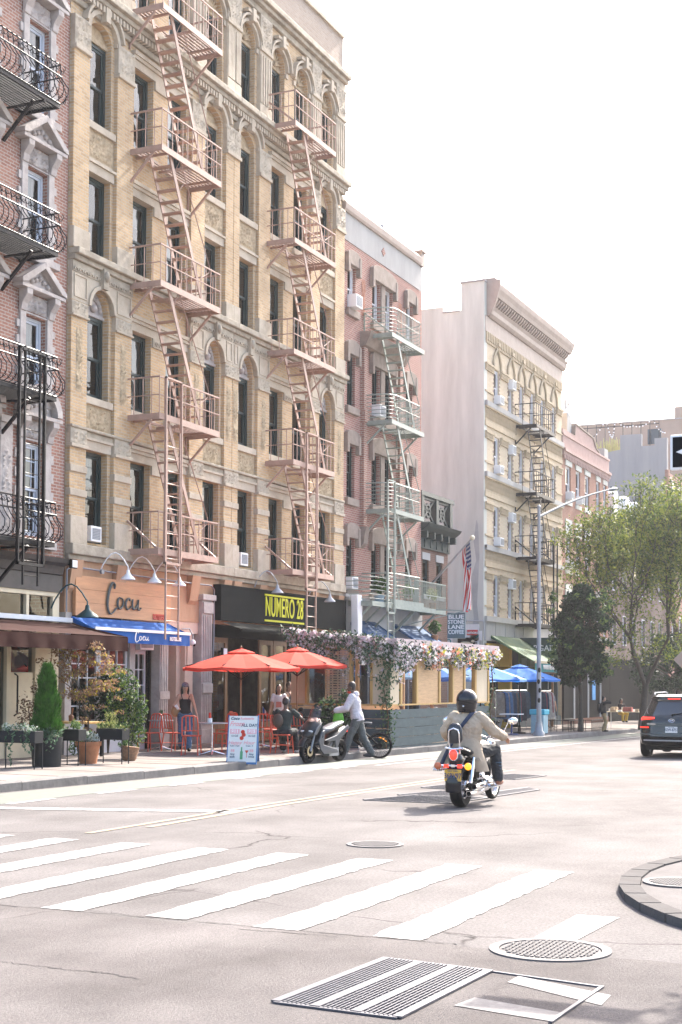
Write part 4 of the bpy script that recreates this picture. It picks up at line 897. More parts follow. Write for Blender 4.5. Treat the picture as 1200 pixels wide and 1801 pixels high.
# ------------------------------------------------------------ fire escapes
def fire_escape(label, x0, x1, zs, dep, m, xt, xb, drop=None, dropz=None, rail=.86, up=(), curved=False, sy=None, stairs=True, sp=.235, group='fire escapes on the house fronts'):
    zs = sorted(zs, reverse=True); yf = FY-dep
    t = thing('fire_escape', label, 'fire escape', (x0, FY, zs[-1]), group)
    y0, y1 = sy or (yf+.12, yf+.66)
    for li, z in enumerate(zs):
        b = MB(); H = .14
        b.box(x0, x1, yf, yf+.03, z-H, z+.01); b.box(x0, x0+.03, yf+.03, FY, z-H, z+.0); b.box(x1-.03, x1, yf+.03, FY, z-H, z+.0)
        hx0, hx1 = xt-.15, xt+.95
        n = int(dep/.11)
        for j in range(n):
            y = yf+.07+j*(dep-.1)/n
            if stairs and y0-.05 < y < y1+.05 and li < len(zs)-1:
                b.box(x0+.03, hx0, y, y+.045, z-.04, z-.015); b.box(hx1, x1-.03, y, y+.045, z-.04, z-.015)
            else: b.box(x0+.03, x1-.03, y, y+.045, z-.04, z-.015)
        for xx in (x0+.4, (x0+x1)/2, x1-.4): b.box(xx, xx+.05, yf+.03, FY, z-.1, z-.045)
        b.build('platform', m, t)
        b = MB(); zr = z+rail
        if not curved:
            for zz, w_ in ((zr,.035),(z+rail*.5,.022)): b.box(x0, x1, yf, yf+w_, zz, zz+w_); b.box(x0, x0+w_, yf+w_, FY, zz, zz+w_); b.box(x1-w_, x1, yf+w_, FY, zz, zz+w_)
            n = int((x1-x0)/sp)
            for j in range(n+1): xx = x0+.005+(x1-x0-.03)*j/n; b.box(xx, xx+.018, yf+.005, yf+.023, z, zr)
            n = max(2, int(dep/sp))
            for j in range(1, n+1):
                y = yf+dep*j/n-.03
                for xx in (x0+.005, x1-.025): b.box(xx, xx+.018, y, y+.018, z, zr)
        else:                                 # rounded ends with level bars, upright bars along the front
            r = .5
            for k in range(7):
                zz = z+.1+k*(rail-.1)/6
                for sx, xe in ((1, x0), (-1, x1)):
                    P = [(xe, FY, zz), (xe, yf+r, zz)]+[(xe+sx*r*(1-math.cos(R(a))), yf+r*(1-math.sin(R(a))), zz) for a in (22,45,67,90)]
                    b.tube(P, .014 if k < 6 else .022, 4)
            b.tube([(x0+r,yf,zr),(x1-r,yf,zr)], .022, 4); b.tube([(x0+r,yf,z+rail*.55),(x1-r,yf,z+rail*.55)], .012, 4)
            n = int((x1-x0-2*r)/.13)
            for j in range(n+1): xx = x0+r+(x1-x0-2*r)*j/n; b.box(xx-.009, xx+.009, yf-.005, yf+.013, z, zr)
        b.build('railing', m, t)
        for xx in (x0+.02, x1-.07):
            b = MB()
            if li in up: b.beam((xx+.02, yf+.03, z-.03), (xx+.02, FY-.02, z+.75), .05, .05); b.beam((xx+.02, FY-.03, z+.75), (xx+.02, FY-.03, z-.1), .05, .03)
            else: b.beam((xx+.02, yf+.25, z-H), (xx+.02, FY-.02, z-.85), .05, .05); b.beam((xx+.02, FY-.03, z-.1), (xx+.02, FY-.03, z-.95), .05, .03)
            b.build('bracket', m, t)
    if stairs:
        for za, zb in zip(zs, zs[1:]):
            b = MB(); zt, zz = za-.05, zb+.02
            for y in (y0, y1): b.beam((xt, y, zt), (xb, y, zz), .025, .12)
            n = int((zt-zz)/.235)
            for j in range(1, n): u = j/n; xx, z = xt+(xb-xt)*u, zt+(zz-zt)*u; b.box(xx-.09, xx+.09, y0+.01, y1-.01, z-.012, z+.012)
            b.build('stair', m, t)
            b = MB(); L = [(xt+.25, y0, zt-.35), (xt+.45, y0-.02, zt-.0), (xb+.35, y0-.02, zz+.95), (xb+.3, y0-.02, zz+.8), (xb-.1, y0, zz+.55)]
            b.tube(L, .014, 5); b.beam((xt+.32,y0,zt-.9),(xt+.62,y0-.02,zt-.55),.012); b.build('handrail', m, t)
    if drop is not None:
        a, c = drop; y = yf-.05; b = MB()
        for xx in (a, c): b.box(xx, xx+.035, y-.02, y+.02, dropz[1], dropz[0])
        n = int((dropz[0]-dropz[1])/.3)
        for j in range(n): z = dropz[1]+.15+j*.3; b.tube([(a+.02,y,z),(c+.02,y,z)], .011, 5)
        b.build('drop_ladder', m, t)
        b = MB(); z2 = dropz[2]
        for xx in (a-.06, c+.06): b.box(xx, xx+.04, y-.03, y+.03, z2, zs[-2]+.9 if len(zs) > 1 else dropz[0])
        b.box(a-.06, c+.1, y-.03, y+.03, z2, z2+.06); b.box(a-.06, c+.1, y-.03, y+.03, (zs[-2]+.86) if len(zs) > 1 else dropz[0]-.05, (zs[-2]+.9) if len(zs) > 1 else dropz[0]); b.build('ladder_guide', m, t)
    return t
fire_escape('dusty pink fire escape with drop ladder above the wooden restaurant sign', 28.85, 31.75, [18.1,14.65,11.36,8.16,4.92], 1.0, M['pinkiron'], 29.4, 31.0, (29.1,29.7), (7.8,2.75,4.55), up=(4,))
fire_escape('dusty pink fire escape with drop ladder above the black sign with yellow letters', 36.0, 38.78, [17.85,14.45,11.25,8.08,4.95], 1.0, M['pinkiron'], 36.75, 38.35, (36.8,37.4), (7.7,2.9,4.4), up=(0,4))
fire_escape('pale green fire escape with rounded railings on the red brick house', 43.15, 46.1, [13.35,10.45,7.5,4.5], 1.05, M['greeniron'], 43.9, 45.5, (42.75,43.25), (7.7,2.4,4.0), curved=True, up=(0,))
fire_escape('black fire escape on the front of the buff brick house', 59.75, 62.6, [13.1,10.1,7.28,4.35], 1.0, M['blackiron'], 60.6, 62.0, (62.25,62.75), (7.9,2.3,3.0), up=(2,3), rail=.9, sp=.3)
# long green balcony under the red house's fire escape with its pots
t = thing('iron_balcony', 'long pale green iron balcony running over the blue shop awnings', 'balcony', (41.6, FY, 4.35))
b = MB(); b.box(41.6,48.3,17.95,17.99,4.2,4.36); 
for k in range(9): b.box(41.6,48.3,18.05+k*.105,18.1+k*.105,4.3,4.33)
b.box(41.6,41.63,18,19,4.2,4.36); b.box(48.27,48.3,18,19,4.2,4.36); b.build('platform', M['greeniron'], t)
b = MB(); b.box(45.3,48.3,17.95,17.98,5.25,5.29); b.box(46.1,48.3,17.95,17.98,4.8,4.83)
for k in range(26): b.box(45.3+k*.12,45.32+k*.12,17.955,17.975,4.36,5.25)
for k in range(6):
    zz = 4.45+k*.14; b.tube([(41.65,FY,zz),(41.65,18.3,zz),(41.72,18.1,zz),(41.9,17.97,zz),(43.1,17.97,zz)], .014, 4)
b.box(48.27,48.3,17.98,19,5.25,5.29); b.build('railing', M['greeniron'], t)
for xx in (41.8,43.6,45.6,47.6): b = MB(); b.beam((xx,18.1,4.2),(xx,FY-.02,3.35),.06,.06); b.beam((xx,FY-.04,4.2),(xx,FY-.04,3.2),.05,.03); b.build('bracket', M['greeniron'], t)
# curly black balconies at the left edge
t = thing('curly_balcony_fire_escape', 'black wrought iron fire escape with bulging scrollwork railings at the left edge', 'fire escape', (24.7, FY, 4.6), 'fire escapes on the house fronts')
x0, x1 = 20.2, 24.75
for li, z in enumerate((14.05, 10.85, 7.75, 4.65)):
    b = MB(); yf = 18.0; b.box(x0,x1,yf,yf+.04,z-.08,z); b.box(x1-.04,x1,yf+.04,FY,z-.08,z)
    for j in range(12): b.box(x0,x1-.04,yf+.07+j*.078,yf+.1+j*.078,z-.05,z-.01)
    for xx in (22.5,24.2): b.box(xx,xx+.05,yf,FY,z-.12,z-.08)
    b.build('platform', M['blackiron'], t)
    b = MB()
    def baluster(b, px, py, nx, ny):
        prof = [(0,.02),(.10,.06),(.2,.18),(.21,.32),(.1,.46),(.02,.6),(.0,.78),(.0,.84)]
        b.tube([(px+nx*o, py+ny*o, z+h) for o, h in prof], .011, 4)
        for (o, h, r) in ((.07,.76,.06),(.14,.12,.05)):
            b.tube([(px+nx*(o+r*math.cos(a))+ny*.0, py+ny*(o+r*math.cos(a)), z+h+r*math.sin(a)) for a in [math.pi+k*.9 for k in range(6)]], .008, 4)
    n = 28
    for k in range(n+1): baluster(b, x0+(x1-x0)*k/n, yf, 0, -1)
    for k in range(6): baluster(b, x1, yf+k*.19, 1, 0)
    for h, o in ((.86,0),(.6,.02),(.02,0)): b.tube([(x0,yf-o,z+h),(x1+o,yf-o,z+h),(x1+o,FY,z+h)], .018, 5)
    for k in range(24):                       # running scrolls along the top
        cx = x0+.1+k*.19; b.tube([(cx+.07*math.cos(a)*(1-a/9), yf-.02, z+.73+.07*math.sin(a)*(1-a/9)) for a in [q*.8 for q in range(9)]], .008, 4)
    b.build('railing', M['blackiron'], t)
    for xx in (22.6, 24.1): b = MB(); b.beam((xx,yf+.2,z-.1),(xx,FY-.02,z-.85),.06,.06); b.build('bracket', mat('pale_bracket', (.25,.22,.2), .7) if xx < 23 else M['blackiron'], t)
b = MB()
for xx in (23.55, 24.05): b.box(xx,xx+.035,17.9,17.94,3.7,8.6)
for xx in (23.35, 24.2): b.box(xx,xx+.04,17.88,17.95,4.1,8.55)
b.box(23.35,24.24,17.88,17.95,4.1,4.16); b.box(23.35,24.24,17.88,17.95,8.5,8.55)
for k in range(15): b.tube([(23.56,17.92,3.9+k*.3),(24.06,17.92,3.9+k*.3)], .011, 5)
b.build('drop_ladder', M['blackiron'], t)
# ------------------------------------------------------------ writing
def text(par, s, x, y, z, size, m, xs=1., bold=0, ang=0, name='lettering', align='CENTER', ex=.01, face=0, sp=1., shear=0, loc=None):
    c = bpy.data.curves.new(name, 'FONT'); c.body = s; c.size = size; c.extrude = ex; c.offset = bold; c.align_x = align; c.align_y = 'CENTER'; c.space_character = sp; c.shear = shear
    o = bpy.data.objects.new('tmp', c); COL.objects.link(o)
    dg = bpy.context.evaluated_depsgraph_get(); me = bpy.data.meshes.new_from_object(o.evaluated_get(dg)); bpy.data.objects.remove(o)
    T = Mx.Translation((x, y, z)) @ Mx.Rotation(face, 4, 'Z') @ Mx.Rotation(math.pi/2, 4, 'X') @ Mx.Rotation(ang, 4, 'Z') @ Mx.Diagonal((xs, 1, 1, 1))
    me.transform(T); off = OFF.get(par.name, V((0,0,0))); me.transform(Mx.Translation(-off)); me.materials.clear(); me.materials.append(m)
    q = bpy.data.objects.new(name, me); COL.objects.link(q); q.parent = par; OFF[q.name] = off; return q
def brush(b, pts, r, y, sc, ox, oz, fl=.02):         # hand-brushed stroke: flat ribbon with swelling width
    pts = [V((ox+p[0]*sc, y, oz+p[1]*sc)) for p in pts]
    P = []                                    # smooth with Catmull-Rom
    for i in range(len(pts)-1):
        p0, p1, p2, p3 = pts[max(i-1,0)], pts[i], pts[i+1], pts[min(i+2,len(pts)-1)]
        for k in range(5):
            u = k/5; P.append(.5*((2*p1)+(p2-p0)*u+(2*p0-5*p1+4*p2-p3)*u*u+(3*p1-p0-3*p2+p3)*u**3))
    P.append(pts[-1]); n = len(P); secs = []
    for i, p in enumerate(P):
        d = (P[min(i+1,n-1)]-P[max(i-1,0)]).normalized(); a = V((-d.z,0,d.x)); q = r*sc*(.55+.45*math.sin(math.pi*min(1,(i+1)/n*1.15)))
        secs.append((p, a*q, V((0,fl,0))))
    b.loft(secs, 6)
def script_logo(par, m, y, ox, oz, sc, fl=.02, name='lettering', st=1.):
    b = MB(Mx.Translation((ox,0,0)) @ Mx.Diagonal((st,1,1,1)) @ Mx.Translation((-ox,0,0)))
    brush(b, [(.62,2.25),(.66,2.6),(.45,2.75),(.2,2.3),(.02,1.5),(-.02,.7),(.15,.12),(.42,.1),(.85,.6)], .13, y, sc, ox, oz, fl)
    brush(b, [(1.35,1.45),(1.1,1.5),(.95,1.05),(1.05,.62),(1.3,.62),(1.5,1.05),(1.42,1.42),(1.3,1.5)], .1, y, sc, ox, oz, fl)
    brush(b, [(2.15,1.3),(2.1,1.55),(1.85,1.35),(1.75,.95),(1.85,.6),(2.1,.62),(2.35,.9)], .1, y, sc, ox, oz, fl)
    brush(b, [(2.45,1.5),(2.42,1.0),(2.52,.62),(2.75,.75),(2.95,1.1),(3.02,1.5)], .1, y, sc, ox, oz, fl)
    brush(b, [(3.02,1.5),(2.98,1.0),(3.0,.65),(3.15,.6),(3.3,.8)], .1, y, sc, ox, oz, fl)
    return b.build(name, m, par, 60)
# wooden board
mb_ = mat('pale_stained_board', (.50,.245,.115), .6, var=.16, vs=2, bump=.1, stretch=(.6,1,6))
t = thing('restaurant_sign', 'long stained timber sign board with brushed black script and small red word', 'sign', (26.75, 18.9, 3.25))
b = MB(); 
for k in range(3): b.box(26.75, 30.85, 18.86, 18.95, 3.24+k*.305, 3.24+k*.305+.30)
b.build('board', mb_, t)
script_logo(t, mat('charcoal_letters', (.02,.028,.03), .5), 18.83, 28.0, 3.32, .27, .02, st=1.6)
text(t, 'ROTISSERIE', 30.3, 18.85, 3.34, .19, mat('red_letters', (.5,.04,.02), .5), .62, .006)
# black fascia
t = thing('pizzeria_sign', 'black fascia sign with bright yellow condensed lettering between two yellow bars', 'sign', (33.2, 18.8, 3.35))
mk = mat('black_fascia', (.006,.008,.0085), .7, var=.2, spec=.06); my = mat('bright_yellow', (.45,.44,.0), .6, var=0, emis=(.8,.75,.0,.04))  # yellow letters and bars carry a faint added glow, not a lamp
b = MB(); b.box(33.2, 41.3, 18.75, 18.98, 3.4, 4.36); b.build('board', mk, t)
b = MB()
for a in (33.2, 41.26): b.box(a,a+.04,18.73,18.75,3.4,4.36)
b.box(33.24,41.26,18.73,18.75,3.4,3.44); b.box(33.24,41.26,18.73,18.75,4.32,4.36); b.build('frame', mk, t)
text(t, 'NUMERO 28', 36.98, 18.74, 3.87, .80, my, .535, .003, sp=1.06)
b = MB(); b.box(35.72, 38.24, 18.72, 18.745, 4.20, 4.25); b.box(35.72, 38.24, 18.72, 18.745, 3.47, 3.52); b.build('yellow_bars', my, t)
b = MB(); b.poly([(33.2,18.75,3.36),(38.2,18.75,3.36),(38.2,18.1,3.15),(33.2,18.1,3.15)]); b.box(33.2,38.2,18.08,18.11,3.1,3.16); tag(b.build('folded_awning', mk, loc=(33.2,18.1,3.15)), 'thin dark awning under the black fascia sign', 'awning')
# awnings
def awning(label, x0, x1, z1, z0, proj, val, m, yb=18.98, side=True, bar=None, scal=0, bulge=0, name='awning'):
    t = thing(name, label, 'awning', (x0, yb, z0)); yf = yb-proj; nx = max(6, int((x1-x0)/.3))
    b = MB(); 
    def f(u, v):
        sag = .04*math.sin(math.pi*v)*(1+.3*math.sin(u*40)); return (x0+(x1-x0)*u, yb-proj*v, z1+(z0-z1)*v-sag)
    b.grid(f, nx, 6)
    if side:
        for xx in (x0, x1): b.poly([(xx,yb,z1),(xx,yf,z0),(xx,yf,z0-val),(xx,yb,z0-val+.05)]) if side == 'full' else b.poly([(xx,yb,z1),(xx,yf,z0),(xx,yf,z0-.06),(xx,yb,z1-.12)])
    c = b.build('cover', m, t, 40); 
    b = MB(); b.grid(lambda u, v: (x0+(x1-x0)*u, yf-.012+.015*math.sin(u*60)*v, z0-.02-val*v-(scal*abs(math.sin(u*nx*1.57)) if v > .9 else 0)), nx*4, 3); b.build('valance', m, t, 60)
    if bar: b = MB(); b.box(x0,x1,yf-.045,yf-.02,z0-.03,z0+.035); b.build('front_bar', bar, t)
    return t
mbr = mat('brown_awning_cloth', (.042,.016,.013), .9, var=.15, vs=2, trans=.08, spec=.1); mbl = mat('blue_awning_cloth', (.006,.095,.36), .9, var=.1, vs=3, trans=.2); mnv = mat('navy_awning_cloth', (.02,.07,.16), .85, var=.15, trans=.15)
awning('dark brown shop awning over the planters at left', 20., 26.35, 3.03, 2.72, 1.5, .3, mbr, yb=18.7, side='full')
b = MB(); b.box(20., 26.3, 18.62, 18.85, 3.05, 3.15); tag(b.build('awning_housing', M['bframe'], loc=(20,18.7,3.3)), 'white awning housing above the brown awning', 'awning box')
t = awning('bright blue awning below the wooden sign, its valance lettered in white script', 26.55, 30.7, 3.2, 2.93, .62, .28, mbl, yb=18.84, bar=M['white'])
script_logo(t, M['white'], 18.19, 28.2, 2.66, .095, .006, st=1.9); text(t, 'ROTISSERIE', 30.0, 18.195, 2.78, .13, M['white'], .8, .002)
awning('dark blue awning under the iron balcony, left of two', 41.8, 44.1, 3.82, 3.15, 1.0, .2, mnv); 
t = awning('dark blue awning under the iron balcony, right of two, lettered in white', 45.7, 48.4, 3.82, 3.15, 1.0, .24, mnv); text(t, 'BLUESTONE LANE', 47.05, 17.95, 3.02, .2, M['white'], .8, .004)
mgr = mat('green_awning_cloth', (.03,.12,.08), .8, var=.3, vs=3, trans=.25, col2=(.13,.17,.06)); mtl = mat('teal_valance', (.02,.25,.27), .8, trans=.2)
t = awning('green sloping shop awning with teal valance beside the yellow shop front', 56.4, 60.3, 3.75, 2.65, 1.9, .05, mgr, side=True)
b = MB(); b.grid(lambda u, v: (56.4+3.9*u, 17.06, 2.6-.38*v), 20, 2); b.build('teal_valance', mtl, t)
b = MB(); b.box(56.4,60.3,17.05,17.1,2.58,2.68); b.build('front_bar', M['cream'], t)
text(t, 'WARM REPAIR', 58.4, 17.05, 2.42, .26, M['white'], 1., .006)
ma = math.atan2(1.1, 1.9)
b = MB()
for k in range(7): b.beam((57+k*.5,18.0,3.2),(57.12+k*.5,17.6,2.96),.2,.012)
b.build('faded_lettering', mat('pale_green_print', (.3,.36,.16), .8), t)
t = thing('domed_awning', 'green rounded entrance canopy with pale window print, right of the sloping green awning', 'awning', (61.2, 18, 3.4))
mg2 = mat('canopy_green', (.06,.12,.05), .8, var=.4, vs=4, col2=(.14,.18,.07))
b = MB(); cx = 61.2
P = [(math.cos(math.pi*k/12)*.9, math.sin(math.pi*k/12)*.75) for k in range(13)]
for k in range(12):
    (a, c), (d, e) = P[k], P[k+1]; b.poly([(cx+a,17.2,3.0+c),(cx+d,17.2,3.0+e),(cx+d,19,3.0+e),(cx+a,19,3.0+c)])
b.prism([(cx+p[0],3.0+p[1]) for p in P], 17.2, 17.22); b.box(cx-.9,cx+.9,17.2,17.22,2.3,3.0); b.box(cx-.92,cx-.9,17.2,19,2.3,3.0); b.box(cx+.9,cx+.92,17.2,19,2.3,3.0); b.build('canopy', mg2, t)
b = MB()
for i in range(3):
    for j in range(3): b.box(cx-.75+i*.53,cx-.3+i*.53,17.18,17.2,2.4+j*.27,2.6+j*.27)
for k in range(4): b.box(cx-.93,cx-.921,17.4+k*.4,17.65+k*.4,2.45,2.85)
b.build('pale_print', mat('pale_print', (.32,.38,.3), .8), t)
t = thing('bookshop_sign', 'dark green projecting sign with white serif lettering behind the lamp post', 'sign', (60.5, 17.6, 3))
b = MB(); b.box(60.35,60.45,17.1,18.95,2.55,3.75); b.build('board', mat('dark_green_board', (.01,.04,.04), .5), t)
text(t, 'BARGAIN\nBOOKS', 60.33, 18.0, 3.1, .36, M['white'], 1, .004, face=-math.pi/2)
t = awning('white and navy striped awning far along the street, beside the dark street tree', 64.2, 67.0, 3.5, 2.6, 1.2, .25, mat('white_canvas', (.6,.62,.65), .8, trans=.2)); b = MB(); b.poly([(64.2,18.5,3.17),(67,18.5,3.17),(67,18.35,3.06),(64.2,18.35,3.06)]); b.build('navy_stripe', mnv, t)
# goosenecks
def gooseneck(x, z, label, m, yb=18.9, dx=.35, r=.11, rise=.42, s=1.):
    t = thing('gooseneck_lamp', label, 'wall lamp', (x, yb, z), 'gooseneck lamps over the shop signs')
    hx = x+dx; P = [(x,yb,z)]+[(x+dx*u, yb-.55*u*s, z+.05+rise*math.sin(math.pi*min(1,u*.93))) for u in (.1,.25,.4,.55,.7,.85,1)]
    b = MB(); b.tube(P+[(hx, yb-.55*s, P[-1][2]-.1)], .016*s, 6); b.build('arm', m, t, 60)
    b = MB(); zt = P[-1][2]-.1; b.lathe((hx,yb-.55*s,zt), [(.03*s,.03),(.04*s,0),(.05*s,-.06*s),(r*1.5*s,-.17*s),(r*1.55*s,-.2*s),(r*1.4*s,-.19*s),(.04*s,-.05*s)], 16); b.build('shade', m, t, 50)
    b = MB(); b.ball((hx,yb-.55*s,zt-.13*s), .045*s, 8); b.build('bulb', M['white'], t, 60); return t
for x, l in ((27.75,'leftmost'),(28.9,'middle'),(30.05,'rightmost')): gooseneck(x, 4.28, l+' of the three white gooseneck lamps over the wooden sign', M['white'])
gooseneck(35.4, 4.42, 'grey gooseneck lamp left of the yellow lettering', M['grey']); gooseneck(38.9, 4.36, 'grey gooseneck lamp right of the yellow lettering, by the ladder', M['grey'])
gooseneck(25.95, 3.35, 'dark green barn lamp hanging beside the wooden sign at left', mat('dark_green_enamel', (.01,.05,.05), .4), yb=18.95, dx=.4, rise=.5, s=1.25, r=.13)
b = MB(); b.tube([(26.45,18.9,3.3),(26.45,18.9,4.25),(26.6,18.88,4.33),(30.9,18.86,4.30),(32.9,18.86,4.3),(33.05,18.86,4.2),(33.05,18.86,3.0),(33.02,18.86,2.4)], .022, 6)
for x in (27.75,28.9,30.05): b.lathe((x,18.84,4.3), [(.001,-.03),(.06,-.03),(.06,.03),(.001,.03)], 10, (0,1,0))
tag(b.build('conduit', M['steel'], 60 and None, 60, loc=(26.45,18.9,3.3)), 'galvanised conduit pipe running above the wooden sign', 'conduit')
def cctv(x, y, z, label, m=M['grey']):
    t = thing('security_camera', label, 'security camera', (x,y,z)); b = MB(); b.tube([(x-.3,y+.1,z+.35),(x-.12,y-.02,z+.36),(x,y-.05,z+.2),(x,y-.05,z+.1)], .02, 6); b.build('bracket', m, t, 60)
    b = MB(); b.ball((x,y-.05,z), (.08,.08,.09), 8); b.build('housing', M['white'], t, 60); b = MB(); b.ball((x,y-.09,z-.05), .045, 6); b.build('lens', M['black'], t, 60)
cctv(31.85, 18.85, 2.75, 'dome camera on a bent arm beside the peach entrance')
def flood(x, y, z, label):
    t = thing('floodlight', label, 'floodlight', (x,y,z)); b = MB(); b.box(x-.11,x+.11,y-.12,y-.04,z-.1,z+.1); b.box(x-.02,x+.02,y-.04,y+.08,z-.03,z+.03); b.build('housing', M['black'], t, bev=.01); b = MB(); b.box(x-.09,x+.09,y-.13,y-.12,z-.08,z+.08); b.build('lens', M['white'], t)
flood(26.3, 18.7, 4.36, 'small floodlight at the corner over the left shop cornice'); flood(33.0,18.6,2.55,'small floodlight on the pilaster left of the pizzeria'); 
# pipe and duct on the red house corner
b = MB(); b.prism([(41.35,4.55),(41.7,4.55),(41.75,4.2),(41.72,3.4),(42.0,2.75),(42.0,2.3),(41.7,2.3),(41.65,2.7),(41.4,3.2)], 18.35, 18.6); tag(b.build('white_duct', M['white'], loc=(41.5,18.5,2.3), bev=.03), 'bent white duct at the corner of the red brick house', 'duct')
# hanging coffee sign (faces the camera) on its long green rod
t = thing('coffee_sign', 'square grey-blue hanging sign lettered in white, on a long green bracket', 'sign', (49.5, 17.5, 3.5))
c0 = onY(787,1080,17.6); XS = c0.x
b = MB(); pa, pc = onX(787,1078,XS), onX(818,1122,XS); b.box(XS, XS+.08, pc.y, pa.y, pc.z, pa.z); b.build('board', mat('slate_blue_board', (.09,.13,.145), .6), t)
h = (pa.z-pc.z); cy = (pa.y+pc.y)/2
for k, s in enumerate(('BLUE','STONE','LANE','COFFEE')): text(t, s, XS-.01, cy, pa.z-h*(.17+.2*k), h*.225, M['white'], (1.3,.95,1.24,.84)[k], .004, face=-math.pi/2)
b = MB(); q = onX(825,1080,XS); b.tube([(XS+.04,q.y,pa.z+.06),(XS-.4,19,pa.z+.16)], .025, 6); b.tube([(XS+.04,q.y,pa.z+.1),(XS-1,19,pa.z-.5)], .018, 6); b.build('bracket', M['greeniron'], t)
# wall notices on the grey flank
t = thing('wall_poster', 'painted notice board with red word and leaping animal on the grey flank wall', 'poster', (55.5, 18.6, 3))
b = MB(); A, B_ = onX(818,1098,55.5), onX(843,1140,55.5); b.box(55.46, 55.5, B_.y, A.y, B_.z, A.z); b.build('panel', M['white'], t)
b = MB(); a, c = onX(822,1108,55.5), onX(841,1117,55.5); b.box(55.44,55.46,c.y,a.y,c.z,a.z); b.build('red_band', mat('sign_red', (.5,.03,.03), .5), t)
text(t, 'Famous', 55.43, (a.y+c.y)/2, (a.z+c.z)/2, .2, M['white'], 1, .003, face=-math.pi/2)
a, c = onX(819,1119,55.5), onX(841,1122.5,55.5)
for k in range(4): b = MB(); b.box(55.44,55.46,c.y+.02,a.y-.02-.05*k,c.z-.02-.1*k,c.z+.03-.1*k); b.build('text_line', M['black'], t)
t = thing('black_wall_poster', 'black framed picture of a pale leaping animal low on the grey flank wall', 'poster', (55.5, 18.9, 2.6))
A, B_ = onX(806,1123,55.45), onX(836,1140,55.45); b = MB(); b.box(55.38,55.43,B_.y,A.y,B_.z,A.z); b.build('panel', M['black'], t)
b = MB(); cy, cz = (A.y+B_.y)/2, (A.z+B_.z)/2; b.oball((55.37,cy,cz),((.01,0,0),(0,.25,.02),(0,0,.07))); b.oball((55.37,cy-.3,cz+.08),((.01,0,0),(0,.08,0),(0,0,.05)))
for s in (-.25,-.15,.15,.25): b.beam((55.37,cy+s,cz),(55.37,cy+s*1.5,cz-.16),.03,.03)
b.build('animal', M['cream'], t)
for u, v, w_, h_, l in ((790,1128,.3,.5,'white notice with a teal swirl on the grey flank wall'), (838,1118,.5,.4,'teal edged notice at the top of the grey flank wall')):
    p = onX(u,v,55.48); t = thing('notice', l, 'notice', p); b = MB(); b.box(p.x-.02,p.x,p.y-w_/2,p.y+w_/2,p.z-h_/2,p.z+h_/2); b.build('sheet', M['white'], t); b = MB(); b.ring(p.y,p.z,.06,.1,.6,5.2,p.x-.03,p.x-.02,10,1,'x'); b.build('mark', mtl, t)
b = MB(); p = [onX(820,1092,55.4), onX(851,1092,55.4), onX(853,1125,55.4)]; b.tube([p[0],p[1],p[2]], .03, 6); tag(b.build('wall_pipe', M['grey'], loc=p[0]), 'grey pipe bending down the corner of the flank wall', 'pipe')
# painted squiggles near the base of the flank
b = MB()
for (y, z) in ((18.85,1.3),(18.9,1.9),(19.05,.8),(18.95,1.0)): b.ring(y, z, .07, .1, 0, 4.5, 55.50, 55.515, 8, 1.4, 'x')
tag(b.build('wall_drawing', mtl, loc=(55.5,18.9,1.3)), 'small teal painted doodles low on the grey flank wall', 'graffiti')
# flag
t = thing('flagpole', 'grey flagpole slanting out from the low brick building with a gilt ball', 'flagpole', onY(758,1028,19.2))
pa, pc = onY(758,1028,19.2), onY(831,946,16.3); b = MB(); b.tube([pa,pc], [.05,.035], 8); b.build('pole', M['grey'], t, 60); b = MB(); b.ball(pc, .09, 8); b.build('ball', M['cream'], t, 60)
d = (pc-pa); top = pa+d*.94
mf = bpy.data.materials.new('flag_cloth'); mf.use_nodes = True; T_ = mf.node_tree; bs = T_.nodes['Principled BSDF']; uv = T_.nodes.new('ShaderNodeUVMap'); sp = T_.nodes.new('ShaderNodeSeparateXYZ'); lk(T_, uv.outputs[0], sp.inputs[0])
def mth(op, a, bb=None, v=None):
    n = T_.nodes.new('ShaderNodeMath'); n.operation = op; lk(T_, a, n.inputs[0])
    if bb is not None: lk(T_, bb, n.inputs[1])
    if v is not None: n.inputs[1].default_value = v
    return n.outputs[0]
st = mth('GREATER_THAN', mth('FRACT', mth('MULTIPLY', sp.outputs[1], v=6.5)), v=.5); ca = mth('MULTIPLY', mth('LESS_THAN', sp.outputs[0], v=.4), mth('GREATER_THAN', sp.outputs[1], v=.46))
m1 = T_.nodes.new('ShaderNodeMix'); m1.data_type = 'RGBA'; m1.inputs[7].default_value = (.7,.68,.66,1); m1.inputs[6].default_value = (.5,.03,.03,1); lk(T_, st, m1.inputs[0])
vo = T_.nodes.new('ShaderNodeTexVoronoi'); vo.inputs['Scale'].default_value = 16; vo.inputs['Randomness'].default_value = .1; lk(T_, uv.outputs[0], vo.inputs[0]); sr = mth('LESS_THAN', vo.outputs[0], v=.28)
m3 = T_.nodes.new('ShaderNodeMix'); m3.data_type = 'RGBA'; m3.inputs[6].default_value = (.02,.04,.16,1); m3.inputs[7].default_value = (.7,.7,.7,1); lk(T_, sr, m3.inputs[0])
m2 = T_.nodes.new('ShaderNodeMix'); m2.data_type = 'RGBA'; lk(T_, ca, m2.inputs[0]); lk(T_, m1.outputs[2], m2.inputs[6]); lk(T_, m3.outputs[2], m2.inputs[7]); lk(T_, m2.outputs[2], bs.inputs['Base Color']); bs.inputs['Roughness'].default_value = .9
